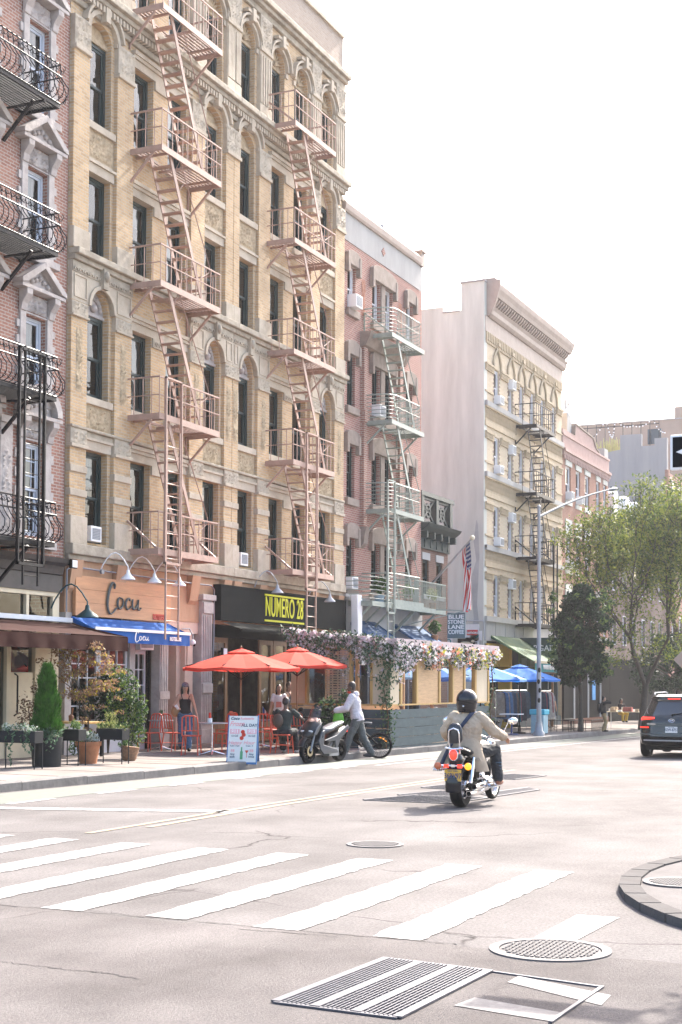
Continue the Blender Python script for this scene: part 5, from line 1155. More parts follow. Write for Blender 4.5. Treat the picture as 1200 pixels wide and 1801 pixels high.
# the flag hangs limp, hoist along the pole, fly falling down
nu, nv = 26, 12; fv = []; uvs = []
hd = -d.normalized()
for i in range(nu+1):
    for j in range(nv+1):
        u, v = i/nu, j/nv
        p = top+hd*(1-v)*.75*(1-.45*min(1,u*1.3)) + V((0,0,-1))*u*2.35 + V((.10*math.sin(v*11+u*3)*min(1,u*3), .12*math.cos(v*9+u*4)*min(1,u*3), 0)) + V((0,-.1,0))*0
        fv.append(p-pa); uvs.append((u, v))
me = bpy.data.meshes.new('flag'); fs = [(i*(nv+1)+j,(i+1)*(nv+1)+j,(i+1)*(nv+1)+j+1,i*(nv+1)+j+1) for i in range(nu) for j in range(nv)]
me.from_pydata([tuple(p) for p in fv], [], fs); ul = me.uv_layers.new(name='UVMap')
for l in me.loops: ul.data[l.index].uv = uvs[l.vertex_index]
me.polygons.foreach_set('use_smooth', [True]*len(fs)); me.materials.append(mf)
fo = bpy.data.objects.new('flag', me); COL.objects.link(fo); fo.location = pa; tag(fo, 'American flag hanging limp from the slanting pole', 'flag')
# lamp post
p0 = G(948,1295,SW); t = thing('street_lamp', 'tall grey cobra-head street lamp on the kerb with stickers on its pole', 'street lamp', p0)
hp = 8.0; b = MB(); b.tube([p0, p0+V((0,0,hp))], [.09,.055], 12); b.lathe(p0, [(.2,0),(.2,.12),(.14,.2),(.11,.5)], 12); b.ball(p0+V((0,0,hp)), .07, 6); b.build('pole', M['steel'], t, 60)
hh = onY(1075,862,p0.y-.6); st = p0+V((0,0,hp-.35)); pts = [st+(hh-st)*u+V((0,0,.14*math.sin(math.pi*u*.9)*(1-u*.2))) for u in (0,.15,.3,.5,.7,.85,.97)]
mlg = mat('lamp_grey', (.17,.18,.19), .75, spec=.15); b = MB(); b.tube(pts, [.05,.048,.045,.04,.036,.034,.03], 8); b.build('arm', mlg, t, 60)
dh = (hh-pts[-2]).normalized(); b = MB(); b.oball(pts[-1]+dh*.42, (dh*.5, V((-dh.y,dh.x,0))*.16, V((0,0,.085)))); b.ball(pts[-1]+dh*.25+V((0,0,.1)), .05, 6); b.build('lamp_head', mlg, t, 60)
b = MB()
for k, (h0, a) in enumerate(((1.25,200),(1.6,215),(1.9,190),(2.3,205))):
    q = p0+V((math.cos(R(a))*.085,math.sin(R(a))*.085,h0)); n_ = V((math.cos(R(a)),math.sin(R(a)),0)); s_ = V((-n_.y,n_.x,0)); b.oball(q, (s_*.05, V((0,0,.09)), n_*.012))
b.build('stickers', M['black'], t)
# one-way sign on its signal pole at the near corner (pole stands just outside the frame)
t = thing('one_way_sign_pole', 'signal pole with one-way sign at the right edge, pole out of the frame', 'sign', (11.6, .75, .06))
sp_ = onX(1182,796,11.6)
b = MB(); b.tube([(11.6,.55,.05),(11.6,.55,5.2)], .09, 12); b.lathe((11.6,.55,.05), [(.22,0),(.22,.15),(.12,.3)], 12); b.build('pole', M['grey'], t, 60)
A, B_ = onX(1180,766,11.5), onX(1200,827,11.5); Y1 = A.y; Y0 = Y1-.92
b = MB(); b.box(11.47,11.5,Y0,Y1,B_.z,A.z); sgn = b.build('sign_plate', M['white'], t, bev=.01)
b = MB(); e = .022; b.box(11.463,11.47,Y0+e,Y1-e,B_.z+e,A.z-e); b.build('black_field', M['black'], sgn)
zc = (A.z+B_.z)/2; hh2 = (A.z-B_.z); ya = Y1-.05
b = MB(); b.prism([(ya,zc),(ya-.22,zc+.09),(ya-.22,zc+.05),(Y0+.1,zc+.05),(Y0+.1,zc-.05),(ya-.22,zc-.05),(ya-.22,zc-.09)], 11.456, 11.463, 'x'); b.build('white_arrow', M['white'], sgn)
text(sgn, 'ONE WAY', 11.453, (Y0+ya-.2)/2, zc, .085, M['black'], 1, .002, face=-math.pi/2)
b = MB(); b.box(11.35,11.75,.35,.75,3.0,4.0); b.box(11.4,11.7,-.2,.2,2.6,3.3); b.build('signal_head', mat('signal_yellow', (.5,.35,.02), .5), t, bev=.03)
p = onX(1197,1160,40); t = thing('diamond_sign', 'back of a tan diamond road sign at the right edge above the parked car', 'sign', (40,p.y,0))
b = MB(); b.prism([(p.y+.2,p.z),(p.y-.25,p.z+.45),(p.y-.7,p.z),(p.y-.25,p.z-.45)], 40, 40.03, 'x'); b.box(40,40.03,p.y-.45,p.y-.05,p.z-.75,p.z-.35); b.build('plate', mat('tan_sign_back', (.4,.3,.24), .6), t)
b = MB(); b.box(40.03,40.08,p.y-.28,p.y-.22,gz(40),p.z+.4); b.build('post', M['steel'], t)
# ------------------------------------------------------------ dining shed
X0, X1, Y0, Y1 = 34.35, 42.35, 14.3, 17.2; zb = gz(38)
t = thing('dining_shed', 'outdoor dining shed of teal planks below and cream timber framing above, under a pale canopy', 'dining shed', (X0, Y0, zb))
mtq = mat('blue_grey_planks', (.042,.072,.082), .75, var=.25, vs=2.5, bump=.2, bs=14, stretch=(1,1,4)); mcr = mat('cream_shed_paint', (.55,.46,.33), .7, var=.1); mpl = mat('raw_plywood', (.50,.32,.17), .7, var=.2, vs=3, stretch=(1,1,7)); myw = mat('ochre_timber', (.46,.29,.10), .6, var=.2, stretch=(3,3,.6))
b = MB(); 
for k in range(5): z = zb-.02+k*.245; b.box(X0, X1, Y0, Y0+.05, z, z+.237); b.box(X0, X0+.05, Y0+.05, Y1, z, z+.237)
b.build('plank_base', mtq, t, bev=.006)
b = MB(); b.box(X0-.04, X1, Y0-.04, Y0+.12, 1.14, 1.18); b.box(X0-.04, X0+.12, Y0+.12, Y1, 1.14, 1.18); b.build('ledge', myw, t)
b = MB(); 
for q_ in ((X0,34.95,Y0,Y0+.08,1.18,2.75),(X0,X0+.08,Y0+.08,Y0+.5,1.18,2.8),(X0,X0+.08,16.75,17.2,1.18,3.0),(41.15,42.3,Y0,Y0+.08,1.18,2.7)): b = MB(); b.box(*q_); b.build('cream_panel', mcr, t)
for q_ in ((36.3,37.95),(39.05,40.0)): b = MB(); b.box(q_[0],q_[1],Y0+.01,Y0+.07,1.18,2.7); b.build('plywood_panel', mpl, t)
b = MB()
for xx in (35.0,36.15,37.9,39.0,40.0,41.0,42.2): b.box(xx,xx+.12,Y0-.03,Y0+.1,1.18,2.72)
b.box(X0,X1,Y0-.03,Y0+.1,2.55,2.75); b.box(X0-.03,X0+.1,Y0+.1,Y1,2.62,2.75)
for yy in (16.7,15.4,14.8): b.box(X0-.03,X0+.1,yy,yy+.07,1.18,2.62)
b.build('timber_frame', myw, t)
b = MB()                                      # lattice screen on the end wall
for k in range(5): b.box(X0+.1,X0+.12,15.55+k*.15,15.58+k*.15,1.25,2.6)
for k in range(20): b.box(X0+.08,X0+.1,15.52,16.2,1.27+k*.067,1.305+k*.067)
b.build('lattice', mcr, t)
b = MB(); 
for xa, xb in ((35.12,36.15),(38.02,39.0),(40.12,41.0)): b = MB(); b.poly([(xa,Y0+.04,1.2),(xb,Y0+.04,1.2),(xb,Y0+.04,2.6),(xa,Y0+.04,2.6)]); b.build('pane', M['clear'], t)
b = MB(); b.poly([(X0+.04,14.85,1.2),(X0+.04,16.7,1.2),(X0+.04,16.7,2.6),(X0+.04,14.85,2.6)]); b.build('pane', M['clear'], t)
b = MB(); b.poly([(X0-.25,Y0-.25,2.84),(X1+.1,Y0-.25,2.84),(X1+.1,Y1+.1,3.14),(X0-.25,Y1+.1,3.14)]); b.box(X0-.28,X1+.12,Y0-.3,Y0-.22,2.74,2.9)
b.prism([(Y0-.25,2.74),(Y0-.25,2.88),(Y1+.15,3.18),(Y1+.15,3.04)], X0-.3, X0-.24, 'x'); b.build('canopy_roof', mat('pale_pink_canvas', (.55,.47,.49), .7, trans=.35), t)
b = MB(); b.box(X0+.1,X1,Y1-.06,Y1,gz(40)+SW,1.1)
for xx in (34.4,36.5,38.6,40.5,42.2): b.box(xx,xx+.1,Y1-.1,Y1,0,3.0)
b.build('rear_frame', mpl, t)
b = MB(); b.box(X0+.05,X1,Y0+.05,Y1,zb-.02,zb+.14); b.build('deck', mpl, t)
b = MB(); 
for k in range(3):
    yy = 14.6+k*.6; P = [(X0-.02,yy,2.6-.05*k)]
for xx in (35.6, 38.4, 40.4): b.box(xx,xx+.7,15.1,15.8,.86,.9); b.box(xx+.3,xx+.4,15.4,15.5,0,.86)
b.build('tables', mpl, t)
b = MB(); b.grid(lambda u, v: (37.2+.15*u+.05*math.sin(u*40), 14.42+.05*math.sin(u*30), 1.2+1.5*v), 8, 1); b.grid(lambda u, v: (X0+.2, 16.3+.3*u, 1.2+1.5*v), 6, 1); b.build('dark_drapes', M['dark'], t)
# garland of artificial flowers along the canopy edge
def leafq(b, c, s, n=None):
    n = n or V((rnd.gauss(0,1), rnd.gauss(0,1), rnd.gauss(0,1)))
    n = n.normalized(); a = n.orthogonal().normalized(); q = a.cross(n); th = rnd.random()*6.28; a, q = a*math.cos(th)+q*math.sin(th), q*math.cos(th)-a*math.sin(th)
    b.poly([c-a*s, c+q*s*.45, c+a*s, c-q*s*.45])
fm = [mat('white_petals', (.74,.70,.71), .8, var=0, trans=.3), mat('lilac_petals', (.62,.52,.60), .8, var=0, trans=.3), mat('coral_petals', (.68,.24,.15), .8, var=0, trans=.3), mat('yellow_petals', (.58,.55,.08), .8, var=0, trans=.3), mat('garland_leaves', (.05,.10,.05), .7, var=.3), mat('pink_petals', (.68,.45,.46), .8, var=0, trans=.3)]
t = thing('flower_garland', 'thick garland of white, lilac, coral and yellow flowers hanging along the shed canopy edge', 'flower garland', (X0, Y0, 2.8))
def flower(b, c, s):
    n = (V((-.5,-.8,.2))+V((rnd.gauss(0,.5), rnd.gauss(0,.5), rnd.gauss(0,.5)))).normalized()
    a = n.orthogonal().normalized(); q = a.cross(n); 
    for k in range(4):
        th = k*1.57+rnd.random(); d = a*math.cos(th)+q*math.sin(th); e = n.cross(d)
        b.poly([c, c+d*s*.6+e*s*.4+n*s*.15, c+d*s+n*s*.1, c+d*s*.6-e*s*.4+n*s*.15])
bb = MB()
for k in range(6500):
    side = rnd.random() < .27
    if side: y = rnd.uniform(14.2, 17.2); x = X0-.22+rnd.gauss(0,.12); u = (17.2-y)/3*.3; ztop = 2.86+(y-14.2)*.1
    else: x = rnd.uniform(34.1, 42.5); y = Y0-.18+rnd.gauss(0,.1); u = .3+(x-34.1)/8.4*.7; ztop = 2.76
    wave = .42+.2*math.sin(x*3.1+y*4)+.2*abs(math.sin(x*6.7+y*5)); dep = wave*(.9 if u < .42 else .8)
    if abs(x-34.5) < .3 and rnd.random() < .3: dep = 1.1
    z = ztop-dep*rnd.random()**1.2+rnd.uniform(-.02,.05)
    r = rnd.random()
    if u < .45: bb.k = 0 if r < .42 else (1 if r < .62 else (4 if r < .93 else 5))
    else:
        cl = math.sin(x*5.3)+.6*math.sin(x*11+1); bb.k = (2 if cl > .55 else 3 if cl < -.5 else 0) if r < .5 else (0 if r < .68 else 5 if r < .76 else 4)
    c = V((x,y,z))
    if bb.k == 4:
        for q in range(4): leafq(bb, c+V((rnd.gauss(0,.05),rnd.gauss(0,.05)+.06,rnd.gauss(0,.05))), .055)
    else: flower(bb, c, rnd.choice((.022,.03,.04,.055)))
tag(bb.build('blossoms', fm, t), kind='stuff')
def vine(label, pts, n, sp, m, s=.05, loc=None):
    t = thing('climbing_vine', label, 'vine', pts[0]); b = MB(); b.tube(pts, .012, 5); b.tube([V(p)+V((.04,.03,0)) for p in pts], .01, 5); b.build('stem', mat('vine_stem', (.12,.08,.05), .9), t)
    b = MB(); L = [V(p) for p in pts]
    for k in range(n):
        i = rnd.randrange(len(L)-1); p = L[i].lerp(L[i+1], rnd.random()); leafq(b, p+V((rnd.gauss(0,sp),rnd.gauss(0,sp),rnd.gauss(0,sp))), s)
    b.build('foliage', m, t)
mleaf = mat('vine_leaves', (.05,.11,.045), .6, var=.4, vs=9, trans=.3)
vine('dark green vine climbing the left corner of the dining shed', [(34.2,14.35,gz(34)+.1),(34.25,14.3,.8),(34.15,14.4,1.6),(34.2,14.25,2.2),(34.2,14.2,2.8)], 700, .12, mleaf)
vine('thin vine twisting up the right end post of the dining shed', [(42.4,14.2,gz(42)+.05),(42.35,14.25,.9),(42.5,14.2,1.5),(42.35,14.2,2.2),(42.45,14.2,2.8)], 120, .08, mleaf)
# ------------------------------------------------------------ umbrellas, tables, chairs
def umbrella(label, x, y, h, r, ms, panels=8, rz=0, drop=.42, group='open patio umbrellas'):
    z0 = gz(x)+SW; t = thing('patio_umbrella', label, 'umbrella', (x,y,z0), group)
    b = MB(); n = panels
    ang = [rz+k*math.tau/n for k in range(n)]; apex = V((x,y,z0+h)); ze = z0+h-drop
    for k in range(n):
        b.k = k % len(ms); a0, a1 = ang[k], ang[(k+1) % n] if k < n-1 else ang[0]+math.tau
        for u0, u1 in ((.14,.4),(.4,.7),(.7,1)):
            def P(a, u): return V((x+math.cos(a)*r*u, y+math.sin(a)*r*u, z0+h-.04-drop*(u*.75+.25*u*u)))
            def Mid(u): p = (P(a0,u)+P(a1,u))/2; return p+V((0,0,-.03*u))
            b.poly([P(a0,u0),P(a0,u1),Mid(u1),Mid(u0)]); b.poly([Mid(u0),Mid(u1),P(a1,u1),P(a1,u0)])
        b.poly([P(a0,1),P(a0,1)-V((0,0,.07)),Mid(1)-V((0,0,.07)),Mid(1)]); b.poly([Mid(1),Mid(1)-V((0,0,.07)),P(a1,1)-V((0,0,.07)),P(a1,1)])
    b.build('canopy', ms, t)
    b = MB()
    for k in range(n):
        b.k = k % len(ms); a0 = ang[k]; a1 = a0+math.tau/n; q = lambda a, u, dz: V((x+math.cos(a)*r*u, y+math.sin(a)*r*u, z0+h+dz))
        b.poly([apex+V((0,0,.02)), q(a0,.24,-.09), q(a1,.24,-.09)])
    b.build('vent_cap', ms, t); b = MB(); b.ball(apex+V((0,0,.05)), .03, 6); b.tube([(x,y,z0),(x,y,z0+h)], .022, 8); b.build('pole', M['black'] if len(ms) > 1 else MW, t, 60)
    b = MB()
    for a in ang: b.beam((x,y,z0+h-.12),(x+math.cos(a)*r*.96,y+math.sin(a)*r*.96,ze-.0),.02,.02); b.beam((x,y,z0+h-.75),(x+math.cos(a)*r*.5,y+math.sin(a)*r*.5,z0+h-.3),.015,.015)
    b.build('ribs', M['black'], t)
    b = MB(); b.lathe((x,y,z0), [(.24,0),(.24,.05),(.06,.08),(.05,.3)], 16); b.build('base', M['black'], t, 40); return t
mred = mat('coral_red_canvas', (.66,.07,.045), .8, var=.06, vs=4, trans=.3, spec=.2); mb1 = mat('blue_canvas', (.01,.17,.58), .8, var=.08, trans=.45); mb2 = mat('pale_blue_canvas', (.25,.45,.68), .8, var=.08, trans=.5)
P1 = G(423,1322,SW); umbrella('red patio umbrella between the chalk-white menu board and the pizzeria, left of two', P1.x, P1.y, 2.5, 1.5, [mred], 8, .2, .42)
umbrella('red patio umbrella partly behind the other, beside the flower garland', 33.0, 16.35, 2.62, 1.3, [mred], 8, .3, .42)
umbrella('red patio umbrella behind the glass of the cream shop door at far left', 25.7, 19.75, 2.42, .68, [mred], 8, .3, .45)
umbrella('blue patio umbrella rising just right of the dining shed, left of two', 46.2, 15.9, 2.5, 1.6, [mb1, mb2], 8, .5, .5)
umbrella('blue patio umbrella with one pale panel, in front of the clothes rack', 50.6, 15.9, 2.55, 1.5, [mb1, mb1, mb1, mb2], 8, -.6, .5)  # every fourth panel takes the paler blue canvas
umbrella('small blue patio umbrella farthest behind the dining shed', 44.5, 17.0, 2.45, 1.3, [mb1, mb2], 8, .1, .4)
mch = mat('orange_red_chair_paint', (.62,.075,.03), .45, var=.08, coat=.3)
def red_chair():
    t = thing('cafe_chair', 'red metal slat-back chair', 'chair', (0,0,0), 'red metal cafe chairs', local=True)
    b = MB(); b.box(-.2,.22,-.2,.2,.43,.455); b.build('seat', mch, t, bev=.012)
    for sx, sy in ((.19,.17),(.19,-.17),(-.19,.17),(-.19,-.17)):
        b = MB(); b.tube([(sx*.95,sy*.95,.44),(sx*1.12 if sx > 0 else sx*1.3,sy*1.12,0)], [.018,.013], 6); b.build('leg', mch, t, 60)
    b = MB()
    L = [(-.19,-.185,.44),(-.225,-.185,.7),(-.26,-.17,.86),(-.265,-.1,.9),(-.265,.1,.9),(-.26,.17,.86),(-.225,.185,.7),(-.19,.185,.44)]
    b.tube(L, .016, 6); b.tube([(-.2,-.18,.56),(-.2,.18,.56)], .012, 6); b.tube([(.17,-.17,.2),(-.2,-.18,.2)], .009, 5); b.tube([(.17,.17,.2),(-.2,.18,.2)], .009, 5)
    for k in range(3): y = -.09+k*.09; b.beam((-.2,y,.56),(-.262,y,.89),.025,.01)
    b.build('backrest', mch, t, 60); return t
RC = red_chair(); first = True
# (pixel of the chair's footprint centre, facing angle)
for (u, v, a, l) in ((337,1328,.35,'red chair nearest the kerb, standing directly in front of the woman in jeans'), (262,1321,2.9,'red chair at far left of the terrace, beside the leafy green shrub'), (306,1321,-.3,'red chair behind the walking woman, left of her legs'),
    (395,1322,2.7,'red chair half hidden behind the menu board, left side'), (398,1313,1.2,'red chair behind the bistro table, back towards the pizzeria'), (463,1318,.5,'red chair partly behind the menu board, right side'),
    (497,1325,1.57-3.0,'red chair carrying the seated man in dark clothes'), (476,1311,2.2,'red chair deep in the terrace, right of the menu board and farther back'), (529,1314,-2.2,'red chair between the seated man and the silver scooter'), (422,1309,-1.4,'red chair at the back of the terrace, beside the open timber doors')):
    p = G(u, v, SW)
    if first: c = RC; c.location = p; c.rotation_euler.z = a; c['label'] = l; first = False
    else: dup(RC, None, p, a, l)
def bistro(u, v, label, r=.3, m=M['steel'], g='round bistro tables'):
    p = G(u, v, SW); t = thing('bistro_table', label, 'table', p, g)
    b = MB(); b.lathe(p, [(.001,.72),(r,.72),(r,.745),(.001,.745)], 24); b.build('table_top', m, t, 40)
    b = MB(); b.tube([p,p+V((0,0,.72))], .028, 8); b.build('column', M['chrome'], t, 60)
    b = MB()
    for k in range(4): a = .5+k*1.57; b.tube([p+V((0,0,.1)), p+V((.15*math.cos(a),.15*math.sin(a),.05)), p+V((.3*math.cos(a),.3*math.sin(a),.015))], [.03,.025,.015], 6)
    b.build('base', M['chrome'], t, 60); return p
pt = bistro(373,1328,'round bistro table with chrome foot left of the menu board', .36); pb = bistro(283,1320,'round bistro table with small potted plant, by the white door'); bistro(462,1316,'round bistro table right of the menu board'); bistro(514,1308,'round bistro table holding small tricolour flags, beside the seated man')
def smallitem(name, label, cat, p, parts):
    t = thing(name, label, cat, p)
    for nm, b, m in parts: b.build(nm, m, t, 50)
    return t
q = pt+V((-.02,.05,.745)); b1 = MB(); b1.lathe(q, [(.001,0),(.055,0),(.055,.1),(.001,.1)], 10); b2 = MB(); b2.lathe(q+V((.0,.0,.1)), [(.001,0),(.03,0),(.03,.1),(.015,.13),(.001,.13)], 8); smallitem('condiment_pot', 'white condiment pot with red bottle on the bistro table', 'condiment pot', q, [('pot', b1, M['white']), ('bottle', b2, mred)])
q = pb+V((0,0,.745)); b1 = MB(); b1.lathe(q, [(.001,0),(.035,0),(.045,.09),(.001,.09)], 10); b2 = MB()
for k in range(40): leafq(b2, q+V((rnd.gauss(0,.03),rnd.gauss(0,.03),.12+rnd.random()*.12)), .03)
smallitem('table_plant', 'tiny potted plant on the bistro table by the white door', 'potted plant', q, [('pot', b1, M['white']), ('foliage', b2, mleaf)])
# menu board (A-frame)
pA = G(425,1340,SW); pA.z -= .03; t = thing('menu_board', 'white A-frame menu board with pink and blue hand lettering standing at the kerb', 'menu board', pA)
RZ = R(-72); 
def AT(lx, ly, lz): return pA+V((math.cos(RZ)*lx-math.sin(RZ)*ly, math.sin(RZ)*lx+math.cos(RZ)*ly, lz))
class _M(MB): pass
TA = Mx.Translation(pA) @ Mx.Rotation(RZ,4,'Z') @ Mx.Rotation(R(-13),4,'X')
b = MB(TA); b.box(-.30,.30,-.015,.015,0.02,1.0); b.build('panel', mat('off_white_board', (.66,.66,.64), .6, var=.03), t)
TB_ = Mx.Translation(pA) @ Mx.Rotation(RZ,4,'Z') @ Mx.Translation((0,.46,0)) @ Mx.Rotation(R(13),4,'X'); b = MB(TB_); b.box(-.30,.30,-.015,.015,.02,1.0); b.build('back_panel', mat('navy_back', (.02,.06,.16), .6), t)
b = MB(TA); b.box(-.32,.32,-.02,.02,-.02,.02); b.box(-.32,-.30,-.018,.018,.02,1.02); b.box(.30,.32,-.018,.018,.02,1.02); b.build('frame', mat('blue_frame', (.03,.12,.3), .6), t)
def atext(s, x, z, size, m, xs=1, bold=.001, shear=0):
    c = bpy.data.curves.new('t', 'FONT'); c.body = s; c.size = size; c.extrude = .002; c.offset = bold; c.align_x = 'CENTER'; c.align_y = 'CENTER'; c.shear = shear
    o = bpy.data.objects.new('tmp', c); COL.objects.link(o); dg = bpy.context.evaluated_depsgraph_get(); me = bpy.data.meshes.new_from_object(o.evaluated_get(dg)); bpy.data.objects.remove(o)
    me.transform(TA @ Mx.Translation((x,-.018,z)) @ Mx.Rotation(math.pi/2,4,'X') @ Mx.Diagonal((xs,1,1,1))); me.transform(Mx.Translation(-pA)); me.materials.clear(); me.materials.append(m)
    q = bpy.data.objects.new('lettering', me); COL.objects.link(q); q.parent = t
mpk = mat('pink_ink', (.75,.3,.33), .7, var=0); mink = mat('navy_ink', (.03,.07,.12), .7, var=0)
atext('Cocu', -.18, .945, .085, mink, 1, .003, .3); atext('Rotisserie', .08, .945, .07, mpk, 1); atext('Froze', -.14, .83, .14, mpk, .95, .001, .4); atext('ALL DAY', .13, .80, .085, mink, 1, .002)
for x, s in ((-.17,'$11'),(.19,'$15')):
    b = MB(TA); b.box(x-.1,x+.1,-.0185,-.0155,.62,.72); b.build('pink_patch', mat('pink_wash', (.72,.38,.42), .7, var=0), t); atext(s, x, .67, .1, M['white'], 1, .004)
atext('12 OZ', -.17, .575, .055, mink); atext('16 OZ', .19, .575, .055, mink); atext('Happy', -.16, .43, .11, mpk, 1, 0, .3); atext('Hour', .14, .43, .11, mpk, 1, 0, .3); atext('3 pm - 7 pm', -.16, .365, .04, mink); atext('12 pm - 4', .15, .365, .04, mink); atext('$8', -.2, .26, .08, mpk); atext('$8', .2, .26, .08, mpk); atext('Any', -.2, .19, .06, mink); atext('Any', .2, .19, .06, mink); atext('BEER', -.2, .13, .05, mink); atext('WINE', .2, .13, .05, mink)
b = MB(TA); 
for cx, cz in ((.0,.66),(.02,.6),(-.02,.53)): b.ring(cx, cz, .0, .045, 0, math.tau, -.0185, -.0155, 10)
b.build('drink_drawing', mred, t); b = MB(TA); b.box(-.04,.02,-.0185,-.0155,.08,.25); b.box(-.025,.005,-.0185,-.0155,.25,.34); b.build('bottle_drawing', mat('bottle_green', (.08,.3,.14), .6), t)
b = MB(TA); b.prism([(.06,.27),(.14,.27),(.1,.2)], -.0185, -.0155); b.box(.095,.105,-.0185,-.0155,.12,.2); b.build('glass_drawing', mred, t)
# blue folding chairs and tables on the right
mcy = mat('cyan_chair_paint', (.05,.42,.55), .5, var=.06)
def fold_chair():
    t = thing('folding_chair', 'cyan folding chair', 'chair', (0,0,0), 'cyan folding bistro chairs', local=True)
    b = MB(); 
    for k in range(5): b.box(-.2,.2,-.19+k*.08,-.12+k*.08,.44,.455)
    b.build('seat', mcy, t)
    b = MB(); 
    for s in (-.2, .2): b.tube([(-.2,s,.86),(.22,s,0)], .01, 5)
    b.beam((-.2,-.2,.8),(-.2,.2,.8),.012,.09); b.beam((-.16,-.2,.68),(-.16,.2,.68),.012,.05); b.build('back_frame', mcy, t)
    b = MB()
    for s in (-.18,.18): b.tube([(.2,s,.45),(-.24,s,0)], .01, 5)
    b.tube([(-.14,-.18,.12),(-.14,.18,.12)], .007, 4); b.build('leg_frame', mcy, t); return t
FC = fold_chair(); first = True
for (u, v, a, l) in ((893,1275,-2.6,'cyan folding chair just right of the seated man in the dark sweater'), (912,1273,-1.2,'cyan folding chair in front of the clothes rack, left of the lamp post'), (936,1277,2.6,'cyan folding chair closest to the lamp post'), (886,1262,-.6,'cyan folding chair behind the seated man, against the rack')):
    p = G(u, v, SW)
    if first: FC.location = p; FC.rotation_euler.z = a; FC['label'] = l; first = False
    else: dup(FC, None, p, a, l)
p = G(900,1292,SW); t = thing('cafe_table', 'small square table on navy post with white top, right of the motorcyclist', 'table', p); b = MB(); b.box(p.x-.35,p.x+.35,p.y-.35,p.y+.35,p.z+.72,p.z+.75); b.build('table_top', M['white'], t); b = MB(); b.tube([p,p+V((0,0,.72))], .035, 8); b.lathe(p, [(.25,0),(.25,.03),(.04,.05)], 14); b.build('post', mat('navy_post', (.02,.04,.15), .5), t)
p = G(949,1290,SW); t = thing('newspaper_box', 'cyan and grey box at the foot of the street lamp', 'box', p); b = MB(); b.box(p.x-.3,p.x+.3,p.y-.25,p.y+.25,p.z,p.z+.7); b.build('body', mat('pale_cyan_box', (.3,.45,.5), .6), t, bev=.03); b = MB(); b.box(p.x-.34,p.x+.34,p.y-.29,p.y+.29,p.z+.7,p.z+.9); b.build('lid', mcy, t, bev=.03)
# clothes racks
def rack(u0, u1, v, y, label, n, dark=0):
    a, c = onY(u0, v, y), onY(u1, v, y); x0, x1 = a.x, c.x; z0 = gz((x0+x1)/2)+SW; t = thing('clothes_rack', label, 'clothes rack', ((x0+x1)/2, y, z0), 'clothes racks outside the shop')
    b = MB(); b.tube([(x0,y,z0),(x0,y,z0+1.6),(x1,y,z0+1.6),(x1,y,z0)], .018, 6); b.tube([(x0,y-.3,z0+.05),(x0,y+.3,z0+.05)], .018, 6); b.tube([(x1,y-.3,z0+.05),(x1,y+.3,z0+.05)], .018, 6); b.build('rail', M['chrome'], t)
    cs = [(.03,.05,.09),(.06,.08,.1),(.25,.07,.09),(.03,.12,.15),(.5,.48,.45),(.05,.05,.06),(.12,.09,.07),(.07,.15,.3),(.3,.25,.2)]
    for k in range(n):
        x = x0+(x1-x0)*(k+.5)/n; L = rnd.uniform(.85,1.2); cc = rnd.choice(cs if not dark else cs[:6])
        b = MB(); w_ = rnd.uniform(.2,.26); b.loft([((x,y,z0+1.56-L), V((.035,0,0)), V((0,w_*1.15,0))), ((x,y,z0+1.3), V((.04,0,0)), V((0,w_,0))), ((x,y,z0+1.5), V((.03,0,0)), V((0,w_*.85,0))), ((x,y,z0+1.56), V((.012,0,0)), V((0,.06,0)))], 8)
        b.build('garment', mat('cloth_%d' % (k % 9), cc, .9, var=.35, vs=9, trans=.1), t, 60)
rack(872, 926, 1230, 17.0, 'clothes rack of hanging garments behind the cyan chairs', 16); rack(950, 968, 1230, 17.2, 'short clothes rack right of the lamp post, behind the woman in the dress', 6, 1)
p = G(935,1262,SW); b = MB(); b.box(p.x-.3,p.x+.3,p.y-.2,p.y+.2,p.z+.75,p.z+1.1); b.box(p.x-.28,p.x+.28,p.y-.18,p.y+.18,p.z,p.z+.748); t = tag(b.build('red_bag', mat('orange_bag', (.75,.1,.02), .6), loc=p, bev=.03), 'bright orange crate beside the lamp post among the clothes racks', 'crate')
# vendor tables, tree guards, boards
def vtable(u, v, L, label, items=0, m=None):
    p = G(u, v, SW); m = m or M['grey']; t = thing('vendor_table', label, 'table', p, 'folding tables of the pavement sellers'); x0, x1, y0, y1, h = p.x-.4, p.x+.4, p.y-L/2, p.y+L/2, .74
    b = MB(); b.box(x0,x1,y0,y1,p.z+h-.03,p.z+h); b.build('table_top', M['cream'], t)
    for x, y in ((x0+.05,y0+.08),(x1-.05,y0+.08),(x0+.05,y1-.08),(x1-.05,y1-.08)): b = MB(); b.tube([(x,y,p.z),(x,y,p.z+h-.03)], .016, 6); b.build('leg', m, t)
    b = MB()
    for k in range(items):
        y = rnd.uniform(y0+.1,y1-.1); x = rnd.uniform(x0+.1,x1-.1); s = rnd.uniform(.06,.12); hh_ = rnd.uniform(.03,.2); b.k = k % 3; b.box(x-s,x+s,y-s,y+s,p.z+h+.001,p.z+h+hh_)
    if items: b.build('goods', [M['white'], mat('goods_tan', (.4,.3,.2), .8), mat('goods_red', (.4,.12,.1), .8)], t)
    return t
vtable(985,1272,1.8,'folding table with goods left of the dark street tree',8); vtable(1035,1268,1.6,'folding table of goods behind the dark street tree',6); vtable(1100,1281,1.6,'white-framed vendor table with jars beside the dark car',14,M['white'])
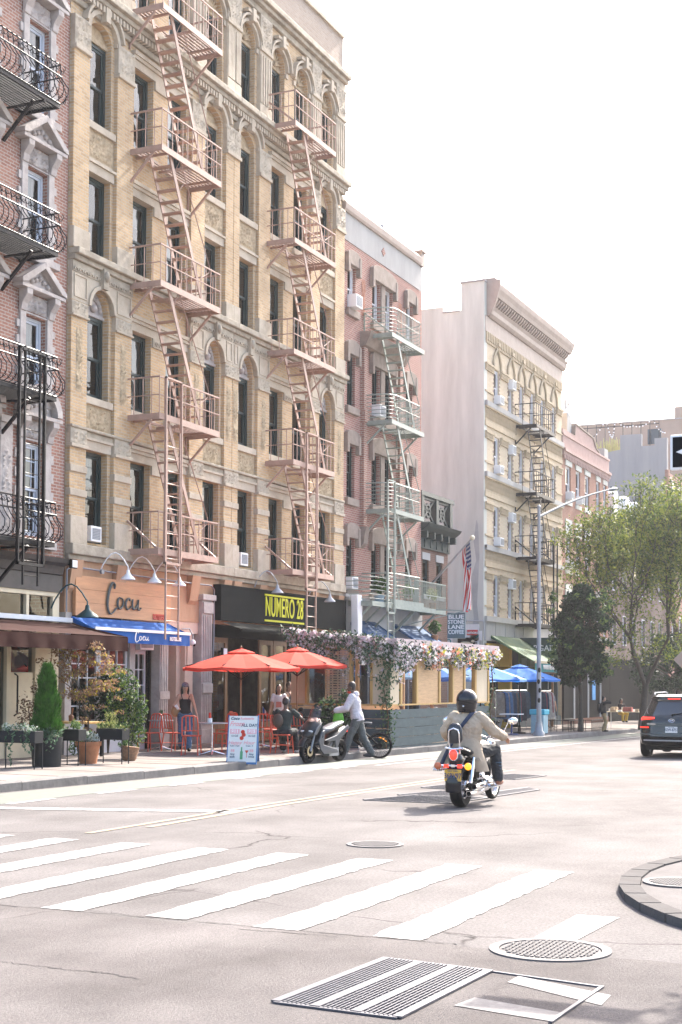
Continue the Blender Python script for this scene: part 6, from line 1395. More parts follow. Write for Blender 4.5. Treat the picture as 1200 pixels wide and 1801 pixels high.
def tree_guard(u, v, label, w_=1.1):
    p = G(u, v, SW); t = thing('tree_guard', label, 'tree guard', p, 'black iron tree guards'); b = MB()
    x0, x1, y0, y1 = p.x-w_, p.x+w_, p.y-.6, p.y+.6
    for z in (.45,.12): b.tube([(x1,y0,p.z+z),(x0,y0,p.z+z),(x0,y1,p.z+z),(x1,y1,p.z+z)], .018, 5)
    b.build('rails', M['blackiron'], t)
    b = MB()
    for k in range(12): x = x0+(x1-x0)*k/11; b.tube([(x,y0,p.z),(x,y0,p.z+.45)], .012, 4); b.tube([(x,y1,p.z),(x,y1,p.z+.45)], .012, 4)
    for k in range(6): y = y0+(y1-y0)*k/5; b.tube([(x0,y,p.z),(x0,y,p.z+.45)], .012, 4)
    b.build('bars', M['blackiron'], t)
tree_guard(988,1286,'black iron tree guard left of the slim street tree'); tree_guard(1025,1285,'black iron tree guard around the slim street tree', .9)
def board(u, v, w_, h, m, label, z=0., name='display_board', lean=.1):
    p = G(u, v, SW); t = thing(name, label, 'board', p); b = MB(); b.prism([(0,0)]*0 or [(p.x,p.z+z),(p.x+.05,p.z+z),(p.x+.05+lean,p.z+z+h),(p.x+lean,p.z+z+h)], p.y-w_/2, p.y+w_/2); b.build('panel', m, t)
    b = MB(); b.prism([(p.x-.015,p.z+z+.25),(p.x+.0,p.z+z+.25),(p.x+lean-.0,p.z+z+h-.1),(p.x+lean-.03,p.z+z+h-.1)], p.y-w_*.38, p.y+w_*.2); b.build('picture', M['curtain'], t)
board(988,1272,1.1,1.7,M['black'],'tall dark framed picture board leaning on the table left of the slim tree', .0)
board(1001,1268,.5,1.95,M['cream'],'narrow pale board with an orange letter, right of the dark picture board', .0)
t = thing('hanging_placard', 'pinkish hanging placard box on a post near the bookshop', 'sign', G(972,1280,SW)); p = G(972,1280,SW); b = MB(); b.box(p.x-.04,p.x+.04,p.y-.04,p.y+.04,p.z,p.z+2.9); b.build('post', MW, t); b = MB(); b.box(p.x-.25,p.x+.25,p.y-.45,p.y+.35,p.z+2.35,p.z+2.95); b.build('box', mat('pink_placard', (.5,.36,.32), .7), t); b = MB()
for k in range(7): b.box(p.x-.265,p.x-.25,p.y-.35,p.y+.25,p.z+2.42+k*.07,p.z+2.45+k*.07)
b.build('text_lines', mred, t)
# ------------------------------------------------------------ planters and plants
mgp = mat('charcoal_planter', (.014,.016,.018), .6, var=.2, spec=.25); mtc = mat('terracotta_clay', (.36,.15,.07), .85, var=.25, vs=6); mso = mat('soil', (.04,.03,.02), 1)
def leafmat(n, c, v=.45, tr=.35): return mat(n, c, .65, var=v, vs=7, trans=tr, spec=.2)
ml1 = leafmat('cypress_green', (.042,.125,.016), .5, .15); ml2 = leafmat('dark_leaf', (.018,.035,.02), .4, .15); ml3 = leafmat('mid_leaf', (.05,.10,.03)); ml4 = leafmat('ivy_leaf', (.10,.17,.10)); ml5 = leafmat('bronze_maple', (.25,.15,.09)); ml6 = leafmat('yellow_maple', (.34,.28,.05)); ml7 = leafmat('silver_leaf', (.38,.42,.38)); mbk = mat('bark', (.055,.045,.035), .95, var=.3, vs=6, bump=.6, bs=20)
def clump(b, c, rad, n, s, k=None):
    for i in range(n):
        d = V((rnd.gauss(0,1), rnd.gauss(0,1), rnd.gauss(0,1))).normalized()*(rnd.random()**.4)
        if k is not None: b.k = k if isinstance(k, int) else rnd.choice(k)
        leafq(b, V(c)+V((d.x*rad[0], d.y*rad[1], d.z*rad[2])), s*rnd.uniform(.6,1.3))
p = G(82,1348,SW); t = thing('potted_cypress', 'bright green conical cypress with ivy round its foot in a tall round black pot', 'potted plant', p)
b = MB(); b.lathe(p, [(.001,0),(.27,0),(.31,.56),(.28,.56),(.27,.5),(.001,.5)], 20); b.build('pot', mgp, t, 50)
b = MB(); b.tube([p+V((0,0,.5)),p+V((0,0,1.7))], [.03,.01], 6); b.build('stem', mbk, t)
b = MB()
for i in range(15000):
    h = rnd.random()**1.1; R_ = .27*min(1, h/.22+.5)*(1-h)**.5*(1+.13*math.sin(h*17))+.02; a = rnd.random()*6.28; r = R_*(.35+.65*rnd.random()**.5)*(1+.1*math.sin(a*3+h*9)+.08*math.sin(a*7-h*20))
    q = p+V((r*math.cos(a), r*math.sin(a), .62+h*1.3)); d = V((math.cos(a)*.45+rnd.gauss(0,.15),math.sin(a)*.45+rnd.gauss(0,.15),1)).normalized(); e = V((-math.sin(a+rnd.gauss(0,.8)),math.cos(a+rnd.gauss(0,.8)),0))*.012
    b.poly([q-e,q+e,q+d*rnd.choice((.03,.05,.07,.11))])
b.build('foliage', ml1, t)
b = MB(); clump(b, p+V((0,0,.66)), (.33,.33,.16), 500, .04); clump(b, p+V((-.2,-.2,.55)), (.16,.16,.25), 120, .035); b.build('ivy', ml4, t)
def planter(u, v, w_, label, mats, rot=0, sprig=0, trail=0, h=.72):
    p = G(u, v, SW); t = thing('raised_planter', label, 'planter', p, 'dark metal planters on thin legs')
    x, y, z = p; hw = w_/2
    b = MB(); ys = [y-hw, y+hw]; b.box(x-.13,x+.13,y-hw,y+hw,z+h-.24,z+h-.02); b.build('trough', mgp, t, bev=.005)
    for sx in (-.12,.12):
        for sy in (-hw+.01, hw-.01): b = MB(); b.box(x+sx-.008,x+sx+.008,y+sy-.008,y+sy+.008,z,z+h-.24); b.build('leg', mgp, t)
    b = MB()
    for q in range(int(w_*14)):
        clump(b, (x+rnd.uniform(-.1,.1), y-hw+w_*rnd.random(), z+h+rnd.uniform(-.02,.1)), (.11,.11,.09), 45, .03, list(range(len(mats))))
    if sprig:
        for q in range(14):
            c = V((x+rnd.uniform(-.05,.05), y+rnd.uniform(-.1,.15), z+h)); 
            for i in range(20): b.k = 0; leafq(b, c+V((rnd.gauss(0,.015),rnd.gauss(0,.015),i*.016)), .02)
    if trail:
        for q in range(5):
            c = V((x-.14, y+rnd.uniform(-hw,hw), z+h)); n = rnd.randrange(14,46)
            for i in range(n): c = c+V((rnd.gauss(0,.012),rnd.gauss(0,.018),-.016)); b.k = 0; leafq(b, c, .035)
    b.build('foliage', mats, t); return t
planter(35,1352,.85,'dark metal planter with trailing silvery ivy at the far left',[ml4, ml7], trail=1)
planter(128,1346,.45,'narrow dark metal planter of feathery greens between the cypress and the terracotta pot',[ml3, leafmat('fresh_green',(.12,.18,.05))])
planter(198,1343,.62,'dark metal planter of yellow-green herbs right of the terracotta pot',[leafmat('herb_green',(.22,.24,.08)), ml3], sprig=1)
p = G(155,1343,SW); t = thing('terracotta_pot', 'large terracotta pot with silvery variegated leaves at the kerb side', 'potted plant', p)
b = MB(); b.lathe(p, [(.001,0),(.17,0),(.235,.36),(.26,.36),(.265,.44),(.23,.44),(.22,.38),(.001,.38)], 22); b.build('pot', mtc, t, 50); b = MB(); clump(b, p+V((0,0,.5)), (.24,.24,.16), 420, .045, [0,0,1]); clump(b, p+V((-.15,.2,.35)), (.12,.15,.2), 160, .035, 1); b.build('foliage', [ml7, ml3], t)
p = G(226,1338,SW); t = thing('basket_pot', 'small woven brown pot tilted under the leafy shrub', 'potted plant', p); b = MB(); b.lathe(p, [(.001,0),(.13,0),(.17,.1),(.16,.12),(.19,.2),(.18,.22),(.2,.3),(.17,.3),(.001,.27)], 18, (.08,-.1,1)); b.build('pot', mat('brown_basket', (.2,.11,.06), .9, var=.4, vs=20), t, 50)
b = MB(); clump(b, p+V((0,.1,.33)), (.14,.14,.1), 90, .04); b.build('foliage', ml3, t)
def shrub(label, u, v, blobs, mats, n, s, name='shrub', stems=5, dz=SW):
    p = G(u, v, dz); t = thing(name, label, 'shrub', p); b = MB()
    for k in range(stems): a = k*6.28/stems; q = blobs[k % len(blobs)]; b.tube([p, p+V((q[0]*.5+.05*math.cos(a), q[1]*.5+.05*math.sin(a), q[2]*.5)), p+V((q[0], q[1], q[2]))], [.02,.015,.005], 5)
    b.build('stems', mbk, t)
    b = MB()
    for (x, y, z, rx, ry, rz) in blobs: clump(b, p+V((x,y,z)), (rx,ry,rz), int(n*rx*rz*10), s, list(range(len(mats))))
    b.build('foliage', mats, t); return t
shrub('tall green leafy shrub spreading towards the red chairs, left of the white door', 222, 1334, [(0,0,.9,.3,.35,.55),(.15,.1,1.5,.25,.3,.45),(-.05,-.2,.6,.28,.3,.4),(.1,.3,1.1,.25,.3,.5),(.0,-.3,1.05,.2,.22,.4),(.1,.35,1.75,.18,.2,.3)], [ml3, leafmat('sunny_leaf',(.13,.19,.04)), ml2], 520, .042)  # mid, yellow-green and dark leaves mixed at random
shrub('dark bushy shrub behind the cypress, left of the maple', 118, 1325, [(0,0,1.2,.3,.35,.45),(.1,-.2,.9,.3,.3,.4),(0,.25,.95,.28,.3,.4),(0,-.4,1.2,.3,.3,.4)], [ml2], 620, .045)
shrub('very dark shrub between the maple and the leafy green shrub', 190, 1325, [(0,0,1.1,.35,.35,.6),(.1,.1,1.6,.25,.3,.4),(.0,-.2,.7,.3,.3,.4)], [ml2, ml2, ml3], 520, .045)
shrub('thin brown-leaved shrub rising left of the cypress', 62, 1335, [(0,.2,1.1,.2,.3,.35),(0,-.0,1.5,.12,.12,.25),(.1,.35,.8,.2,.2,.25)], [leafmat('brown_leaf',(.13,.08,.05))], 200, .04)
shrub('green bush at the dining shed corner beside the bicycle', 600, 1322, [(0,0,.8,.3,.35,.4),(0,.4,1.0,.3,.3,.4),(.1,-.1,1.3,.15,.2,.3)], [ml3, ml2], 330, .06)
# maple
p = G(157,1335,SW); t = thing('potted_maple', 'small bronze and yellow leaved maple rising above the planters before the glazed shop front', 'tree', p)
b = MB(); tips = []
def br(b, a, d, L, r, n, tips, sp=.55, up=.15, minr=.006, kids=(2,3)):
    P = [a]; 
    for k in range(3):
        d = (d+V((rnd.gauss(0,.12),rnd.gauss(0,.12),rnd.gauss(0,.08)+up*.3))).normalized(); P.append(P[-1]+d*L/3)
    b.tube(P, [r, r*.88, r*.76, r*.65], 7 if r > .05 else 5)
    if n == 0: tips.append((P[-1], d)); return
    if n <= 3: tips.append((P[2], d)); tips.append((P[1]-V((0,0,.25)), d))
    for q in range(rnd.randint(*kids)):
        e = (d+V((rnd.gauss(0,sp),rnd.gauss(0,sp),rnd.gauss(0,sp*.6)+up))).normalized(); br(b, P[-1] if q else P[-1], e, L*rnd.uniform(.62,.85), max(minr, r*.6), n-1, tips, sp, up, minr, kids)
rnd.seed(5)
br(b, p, V((0,-.02,1)), .95, .028, 3, tips, .6, .15, .004); b.build('trunk', mbk, t, 60); b = MB()
for q, d in tips: clump(b, q, (.18,.18,.1), 30, .042, [0,0,0,0,1])
for i in range(44): clump(b, p+V((rnd.uniform(-.3,.3), rnd.gauss(-.12,.36), rnd.uniform(1.0,2.45))), (.16,.16,.05), 26, .042, [0,0,0,1])
b.build('crown', [ml5, ml6], t)
# terrace table behind the planters, little flags
p = G(118,1330,SW); t = thing('terrace_table', 'ochre topped wooden table behind the cypress and planters', 'table', p); b = MB(); b.box(p.x-.35,p.x+.35,p.y-.8,p.y+.45,p.z+.73,p.z+.77); b.build('table_top', mat('ochre_top', (.5,.3,.1), .5, var=.2), t)
for sx in (-.3,.3):
    for sy in (-.7,.4): b = MB(); b.box(p.x+sx-.025,p.x+sx+.025,p.y+sy-.025,p.y+sy+.025,p.z,p.z+.73); b.build('leg', M['black'], t)
q = p+V((0,-.1,.77)); b = MB(); b.tube([q,q+V((0,0,.12)),q+V((.02,0,.16))], [.05,.06,.02], 8); b.tube([q+V((0,-.02,.12)),q+V((0,-.04,.3))], [.012,.02], 5); smallitem('table_ornament', 'small brown rooster-like ornament on the ochre table', 'ornament', q, [('body', b, mat('brown_ceramic', (.18,.08,.04), .5))])
mfb, mfw, mfr = mat('flag_blue', (.02,.1,.4), .8), M['white'], mat('flag_red', (.6,.05,.04), .8)
def tricolour(p, s, label, hang=0):
    t = thing('small_tricolour_flag', label, 'flag', p, 'little blue white red flags'); b = MB(); b.tube([p,p+V((0,0,s*1.6))], .004, 4); b.build('stick', M['white'], t)
    b = MB()
    for k in range(3):
        b.k = k
        if hang: z = p.z+s*1.5-k*s*.28; b.poly([p+V((0,0,z-p.z)), (p.x,p.y-s*.7,z+.02), (p.x,p.y-s*.7,z+.02-s*.27), (p.x,p.y,z-s*.27)])
        else: y = p.y-k*s*.25; z = p.z+s*1.55-k*s*.3; b.poly([(p.x,y,z),(p.x-.02,y-s*.25,z-s*.3),(p.x-.02,y-s*.25,z-s*.95),(p.x,y,z-s*.6)])
    b.build('cloth', [mfb, mfw, mfr], t)
tricolour(V((26.7,18.9,2.15)), .3, 'small blue white and red flag on the glazed shop front under the brown awning', 1)
tricolour(G(514,1308,SW)+V((0,0,.745)), .22, 'little tricolour flag on the table right of the seated man'); tricolour(G(462,1316,SW)+V((0,0,.745)), .22, 'little tricolour flag on the table left of the seated man')
b = MB(); b.grid(lambda u, v: (28.0+.5*u+.05*math.sin(v*9), 19.2, 1.85+.55*v+.03*math.sin(u*12)), 6, 6); b.k = 1; b.grid(lambda u, v: (28.35+.35*u, 19.18, 1.6+.35*v+.03*math.sin(u*12)), 6, 4); tag(b.build('bunting', [mfb, mfr], loc=(28.2,19.2,1.6)), 'blue and red cloth bunting behind the glass of the restaurant window', 'bunting')
# balcony plants
def potplant(p, label, n=80, s=.07, h=.35, m=None, pot=mtc, r=.14, g=None):
    t = thing('balcony_plant', label, 'potted plant', p, g); b = MB(); b.lathe(p, [(.001,0),(r*.75,0),(r,.26),(.001,.26)], 14); b.build('pot', pot, t, 50); b = MB(); clump(b, p+V((0,0,.3+h/2)), (r*1.6,r*1.6,h/2), n, s); b.build('foliage', m or ml3, t)
potplant(V((43.1,18.35,4.36)), 'fern in a pale blue pot on the left end of the long green balcony', 160, .09, .6, ml3, mat('blue_pot', (.25,.35,.42), .5), .18)
potplant(V((45.6,18.3,4.36)), 'leafy plant with pale flowers on the middle of the green balcony', 120, .08, .5, leafmat('balcony_leaf', (.10,.17,.05))); potplant(V((47.9,18.3,4.36)), 'yellow-green plant in a clay pot at the right end of the green balcony', 110, .07, .5, leafmat('balcony_yellow', (.28,.30,.10)))
potplant(V((48.1,18.3,3.2)), 'green plant hanging just below the right end of the green balcony', 160, .09, .5, ml3)
# ------------------------------------------------------------ street trees
def tree(name, label, base, lean, H, r, levels, spread, leafn, leafs, mats, rad, seed, L0, sp=.5, up=.25, kids=(2,3), extra=None):
    rnd.seed(seed); t = thing(name, label, 'tree', base); b = MB(); tips = []
    P = [base, base+V((lean[0]*.4, lean[1]*.4, H*.5)), base+V((lean[0], lean[1], H))]; b.tube(P, [r*1.25, r*.95, r*.85], 10)
    n = rnd.randint(3,4)
    for k in range(n):
        a = k*6.28/n+rnd.random(); d = V((math.cos(a)*spread, math.sin(a)*spread, 1)).normalized(); br(b, P[-1]-V((0,0,.1)), d, L0*rnd.uniform(.85,1.15), r*.6, levels, tips, sp, up, .012, kids)
    b.build('trunk', mbk, t, 60); b = MB()
    for q, d in tips: 
        if q.z-base.z > 1.9: clump(b, q+d*.1, rad, leafn, leafs, list(range(len(mats))))
    if extra: extra(b, base)
    b.build('crown', mats, t); return t, tips
# slim dense tree with dark oval crown
pt_ = G(1021,1287,SW); rnd.seed(11); t = thing('slim_street_tree', 'slim young street tree with dense dark green oval crown, right of the lamp post', 'tree', pt_)
b = MB(); tips = []; b.tube([pt_, pt_+V((.03,-.02,1.2)), pt_+V((0,.05,2.4)), pt_+V((.05,0,4.6))], [.11,.08,.07,.03], 8)
for k in range(16): a = rnd.random()*6.28; z = 1.9+k*.22; q = pt_+V((0,0,z)); b.tube([q, q+V((math.cos(a)*.45,math.sin(a)*.45,.35)), q+V((math.cos(a)*.8,math.sin(a)*.8,.8))], [.03,.02,.008], 5)
b.build('trunk', mbk, t, 60); b = MB()
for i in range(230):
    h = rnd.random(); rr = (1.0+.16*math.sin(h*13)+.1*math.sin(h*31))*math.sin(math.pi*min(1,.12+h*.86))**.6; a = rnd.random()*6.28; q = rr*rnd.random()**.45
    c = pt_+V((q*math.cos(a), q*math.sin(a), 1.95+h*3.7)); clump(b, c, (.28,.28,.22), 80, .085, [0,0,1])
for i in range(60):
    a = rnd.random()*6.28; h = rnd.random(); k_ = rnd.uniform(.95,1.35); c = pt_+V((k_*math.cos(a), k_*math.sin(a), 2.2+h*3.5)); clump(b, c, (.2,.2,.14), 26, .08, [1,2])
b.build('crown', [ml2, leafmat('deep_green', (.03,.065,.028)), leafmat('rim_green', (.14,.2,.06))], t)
# big open honey locust
mg1, mg2_, mg3 = leafmat('locust_yellow', (.18,.205,.04), .35, .35), leafmat('locust_green', (.085,.13,.03), .35, .35), leafmat('locust_shadow', (.045,.07,.022), .35, .3)  # yellow, green and dark leaf tones, scattered at random through the crown
bt = G(1130,1284,SW); tree('honey_locust', 'large honey locust with open yellow-green feathery crown and dark forked trunk, behind the car', bt, (.15,-.1,0), 1.9, .16, 5, .5, 27, .075, [mg1, mg2_, mg1, mg3], (.5,.5,.45), 21, 2.2, .42, .30, extra=lambda b, p: [clump(b, p+V((q*math.cos(a), q*math.sin(a), z)), (.45,.45,.35), 26, .07, [0,1,2,3]) for q, a, z in [(rnd.uniform(.8,2.8), rnd.uniform(0,6.28), rnd.uniform(2.8,7.8)) for _ in range(230)]])
b2_ = V((66, 12.6, gz(66)+SW)); tree('honey_locust', 'second yellow-green street tree reaching in from the right edge, behind the arrow sign', b2_, (-.1,.0,0), 2.6, .14, 5, .5, 30, .08, [mg1, mg2_, mg3], (.5,.5,.36), 33, 2.3, .42, .22)
def lowtree(label, x, y, r, z0, z1, n, seed):
    rnd.seed(seed); p = V((x,y,gz(x)+SW)); t = thing('street_tree', label, 'tree', p); b = MB(); b.tube([p,p+V((.05,0,1.2)),p+V((0,.1,z1*.7))], [.16,.13,.06], 8)
    for k in range(9): a = rnd.random()*6.28; b.tube([p+V((0,0,1.3+k*.2)), p+V((math.cos(a)*r*.4,math.sin(a)*r*.4,1.9+k*.22)), p+V((math.cos(a)*r*.8,math.sin(a)*r*.8,2.2+k*.25))], [.06,.04,.015], 5)
    b.build('trunk', mbk, t, 60); b = MB()
    for k in range(n):
        a = rnd.random()*6.28; h = rnd.random(); q = r*rnd.random()**.5*(.6+.5*math.sin(math.pi*min(1,h+.15)))*(1+.15*math.sin(a*5+h*9)); clump(b, p+V((q*math.cos(a), q*math.sin(a), z0+(z1-z0)*h)), (.35,.35,.25), 34, .11, [0,0,1])
    b.build('crown', [ml2, mat('shade_leaf', (.03,.06,.025), .7, var=.4, spec=.2)], t)  # two dark green leaf tones picked at random
lowtree('dark green street tree low behind the car at the right edge', 77, 15.3, 2.3, 1.5, 4.6, 150, 14)
lowtree('distant dark tree closing the end of the pavement, left of the car', 86, 17.2, 2.2, 1.6, 5.2, 120, 15)
tree('street_tree', 'tall far tree above the roofs of the dark street end, beyond the right edge', V((98, 9.5, gz(98)+SW)), (0,0,0), 3, .2, 4, .8, 50, .15, [mg2_, mg3], (1,1,.8), 16, 3, .5, .2)
rnd.seed(2); t = thing('corner_tree', 'street tree on the near corner, just outside the frame at the right, shading the asphalt', 'tree', (12.8,.7,.06)); b = MB(); b.tube([(12.8,.5,.05),(12.75,.6,2.8),(12.6,.8,4.2)], [.09,.07,.03], 8); b.build('trunk', mbk, t); b = MB()
for k in range(34): clump(b, (12.5+rnd.gauss(0,.45), .75+rnd.gauss(0,.32), 4.1+rnd.gauss(0,.5)), (.3,.3,.22), 40, .08)
b.build('crown', ml3, t)
rnd.seed(99)
# ------------------------------------------------------------ people
mskL = mat('light_skin', (.50,.29,.20), .55, var=.05); mskM = mat('olive_skin', (.36,.20,.13), .55, var=.05); mskD = mat('brown_skin', (.10,.055,.035), .5, var=.05)
mhair = mat('dark_hair', (.015,.01,.008), .55, var=.2, vs=40); mden = mat('blue_denim', (.06,.12,.21), .85, var=.2, vs=12); mgden = mat('grey_denim', (.075,.085,.085), .85, var=.2, vs=12); meye = mat('eye_white', (.6,.58,.55), .3, var=0); mir = mat('eye_iris', (.02,.015,.01), .3, var=0); mlip = mat('lip', (.35,.1,.09), .5, var=0)
def remesh(o, vs, smooth=4, fold=0):
    m = o.modifiers.new('r', 'REMESH'); m.mode = 'VOXEL'; m.voxel_size = vs; m.use_smooth_shade = True
    s = o.modifiers.new('s', 'SMOOTH'); s.factor = .5; s.iterations = smooth
    dg = bpy.context.evaluated_depsgraph_get(); me = bpy.data.meshes.new_from_object(o.evaluated_get(dg)); me.name = o.name
    mt = list(o.data.materials); o.modifiers.clear(); o.data = me
    if not me.materials:
        for k in mt: me.materials.append(k)
    if o.name.split('.')[0] in ('jacket','hoodie','sweater','tee_shirt','trousers'):      # cloth folds
        from mathutils import noise
        A = .011 if o.name[0] in 'jht' and 'tee' not in o.name else .006; ns = [v.normal.copy() for v in me.vertices]
        for v, n_ in zip(me.vertices, ns):
            c = v.co; v.co = c+n_*A*(noise.noise(V((c.x*9+c.z*5, c.y*9-c.z*4, c.z*13)))+.6*(1-2*abs(noise.noise(V((c.x*16, c.y*16-c.z*7, c.z*20))))))
    me.polygons.foreach_set('use_smooth', [True]*len(me.polygons))
def ik(a, b_, l1, l2, pole):
    d = b_-a; L = min(d.length, (l1+l2)*.999); dn = d.normalized(); x = (l1*l1-l2*l2+L*L)/(2*L); h = math.sqrt(max(0, l1*l1-x*x)); pp = (pole-dn*pole.dot(dn)); pp = pp.normalized() if pp.length > 1e-6 else dn.orthogonal(); return a+dn*x+pp*h
def hand(b, w_, d, palm, s, curl=.6, side=1):
    # palm and five separate fingers; d = pointing direction, palm = palm normal
    d = d.normalized(); palm = (palm-d*palm.dot(d)).normalized(); sd_ = d.cross(palm)*side
    b.loft([(w_+d*.0, sd_*.024*s, palm*.016*s), (w_+d*.04*s, sd_*.038*s, palm*.015*s), (w_+d*.085*s, sd_*.042*s, palm*.013*s), (w_+d*.095*s, sd_*.038*s, palm*.01*s)], 10)
    for k, (o, L) in enumerate(((-.03,.062),(-.01,.078),(.011,.082),(.031,.072))):
        a = w_+d*.085*s+sd_*o*s; dd = d
        P = [a-d*.02*s, a]
        for q, f in enumerate((.45,.32,.23)):
            dd = (dd*math.cos(curl*.7)+palm*math.sin(curl*.7)).normalized(); P.append(P[-1]+dd*L*f*s)
        b.tube(P, [.0095*s,.0095*s,.0088*s,.008*s,.0065*s], 7)
    a = w_+d*.025*s+sd_*.03*s; b.tube([w_+d*.01*s+sd_*.015*s, a, a+(d*.6+sd_*.8)*.03*s+palm*.01*s, a+(d*.9+sd_*.6)*.055*s+palm*.03*s], [.014*s,.0125*s,.0105*s,.0085*s], 7)
def person(label, pos, yaw, h, skin, top, bottom, shoes, hair, J=None, ttype='tee', btype='trousers', hairt='short', seat=None, lean=0, twist=0, hl=(.1,.28,.85), hr=(.1,-.28,.85), fl=(.0,.11,.08), fr=(.0,-.11,.08), hyaw=0, hpitch=0, pelz=.94, fem=0, curl=.5, vox=.011, pelx=0, group=None, kneepole=(1,0,.1), elbow=((-.9,.5,-.3),(-.9,-.5,-.3)), face=True, heavy=1., beard=None, partial=False):
    s = h/1.75; t = thing('person', label, 'person', pos, group, rz=yaw, local=True)
    c, sn = math.cos(R(lean)), math.sin(R(lean))
    pel = V((pelx,0,pelz)); 
    def T(x, y, z): return V((pelx+x*c+z*sn, y, pelz-x*sn+z*c))       # torso frame, z up the spine
    chest, neck = T(0,0,.36), T(-.01,0,.50); sw_ = .185 if not fem else .155
    SL, SRr = T(0,sw_,.455), T(0,-sw_,.455); HL, HR = T(0,.09,-.04), T(0,-.09,-.04)
    hl, hr, fl, fr = V(hl), V(hr), V(fl), V(fr); kp = V(kneepole)
    KL, KR = ik(HL, fl, .43, .42, kp+V((0,.15,0))), ik(HR, fr, .43, .42, kp-V((0,.15,0)))
    EL, ER = ik(SL, hl, .29, .26, V(elbow[0])), ik(SRr, hr, .29, .26, V(elbow[1]))
    def S(p): return p*s
    hc = neck+V((.02+.06*sn,0,.155)) if True else None
    Hm = Mx.Rotation(R(hyaw),3,'Z') @ Mx.Rotation(R(hpitch),3,'Y'); ex, ey, ez = Hm @ V((1,0,0)), Hm @ V((0,1,0)), Hm @ V((0,0,1))
    tx, tz = V((c,0,-sn)), V((sn,0,c)); ty = V((0,1,0))
    def torso(b, o, z0=-.1, z1=.47):
        pr = [(-.1,.105,.155),(0,.11,.165),(.1,.095,.14 if not fem else .125),(.2,.10,.145 if not fem else .125),(.32,.115,.165 if not fem else .14),(.42,.10,.165 if not fem else .14),(.47,.07,.12),(.5,.055,.06)]
        L = [(S(T(0 if z < .3 else -.005,0,z)), tx*(rx*heavy+o)*s, ty*(ry*heavy+o)*s) for z, rx, ry in pr if z0-.001 <= z <= z1+.04]
        b.loft(L, 16)
    def limb(b, pts, rs, o=0, n=10):
        for i in range(len(pts)-1): b.tube([S(pts[i]), S(pts[i].lerp(pts[i+1],.35)), S(pts[i+1])], [(rs[2*i]+o)*s, (rs[2*i]*.45+rs[2*i+1]*.6+o)*s, (rs[2*i+1]+o)*s], n)
        for i, p in enumerate(pts): b.ball(S(p), (rs[min(2*i, len(rs)-1)]+o)*s*.98, 8)
    AR = (.052,.04,.04,.026); LR = (.086,.056,.056,.038)
    b = MB(); torso(b, 0); limb(b, [SL, EL, hl], AR); limb(b, [SRr, ER, hr], AR); limb(b, [HL, KL, fl], LR); limb(b, [HR, KR, fr], LR)
    b.tube([S(T(-.01,0,.44)), S(neck), S(hc-ez*.03)], [.075*s,.052*s,.05*s], 10)
    # head: skull, jaw, nose, ears
    b.oball(S(hc+ez*.035-ex*.012), (ex*.092*s, ey*.076*s, ez*.098*s), 12); b.oball(S(hc-ez*.035+ex*.022), (ex*.068*s, ey*.058*s, ez*.078*s), 10)
    b.tube([S(hc+ex*.082+ez*.025), S(hc+ex*.108-ez*.012), S(hc+ex*.088-ez*.022)], [.009*s,.014*s,.012*s], 6)
    for q in (1,-1): b.oball(S(hc+ey*.074*q+ez*.008-ex*.01), (ex*.018*s, ey*.008*s, ez*.028*s), 6)
    if not partial or True:
        for w_, e, sd_ in ((hl, EL, 1), (hr, ER, -1)):
            d = (w_-e).normalized(); hand(b, S(w_-d*.01), d, V((0,-sd_,-.2)) if abs(d.z) > .6 else V((0,0,-1)), s, curl, sd_)
        for f, K in ((fl, KL), (fr, KR)): b.oball(S(f+V((.07,0,-.035))), (V((.13,0,0))*s, V((0,.042,0))*s, V((0,0,.038))*s), 8)
    o = b.build('body', skin, t); remesh(o, vox*s, 3)
    if face:
        b = MB()
        for q in (1,-1): b.oball(S(hc+ex*.078+ey*.029*q+ez*.02), (ex*.012*s, ey*.015*s, ez*.008*s), 6)
        b.build('eyes', meye, t, 80); b = MB()
        for q in (1,-1): b.oball(S(hc+ex*.088+ey*.029*q+ez*.02), (ex*.004*s, ey*.007*s, ez*.007*s), 6)
        b.build('irises', mir, t, 80); b = MB()
        for q in (1,-1): b.beam(S(hc+ex*.088+ey*.014*q+ez*.043), S(hc+ex*.078+ey*.045*q+ez*.044), .008*s, .006*s)
        b.build('eyebrows', mhair, t); b = MB(); b.oball(S(hc+ex*.084-ez*.058), (ex*.01*s, ey*.024*s, ez*.007*s), 6); b.build('mouth', mlip, t, 80)
    if beard: b = MB(); b.oball(S(hc-ez*.065+ex*.03), (ex*.068*s, ey*.056*s, ez*.045*s), 8); b.build('beard', beard, t, 80)
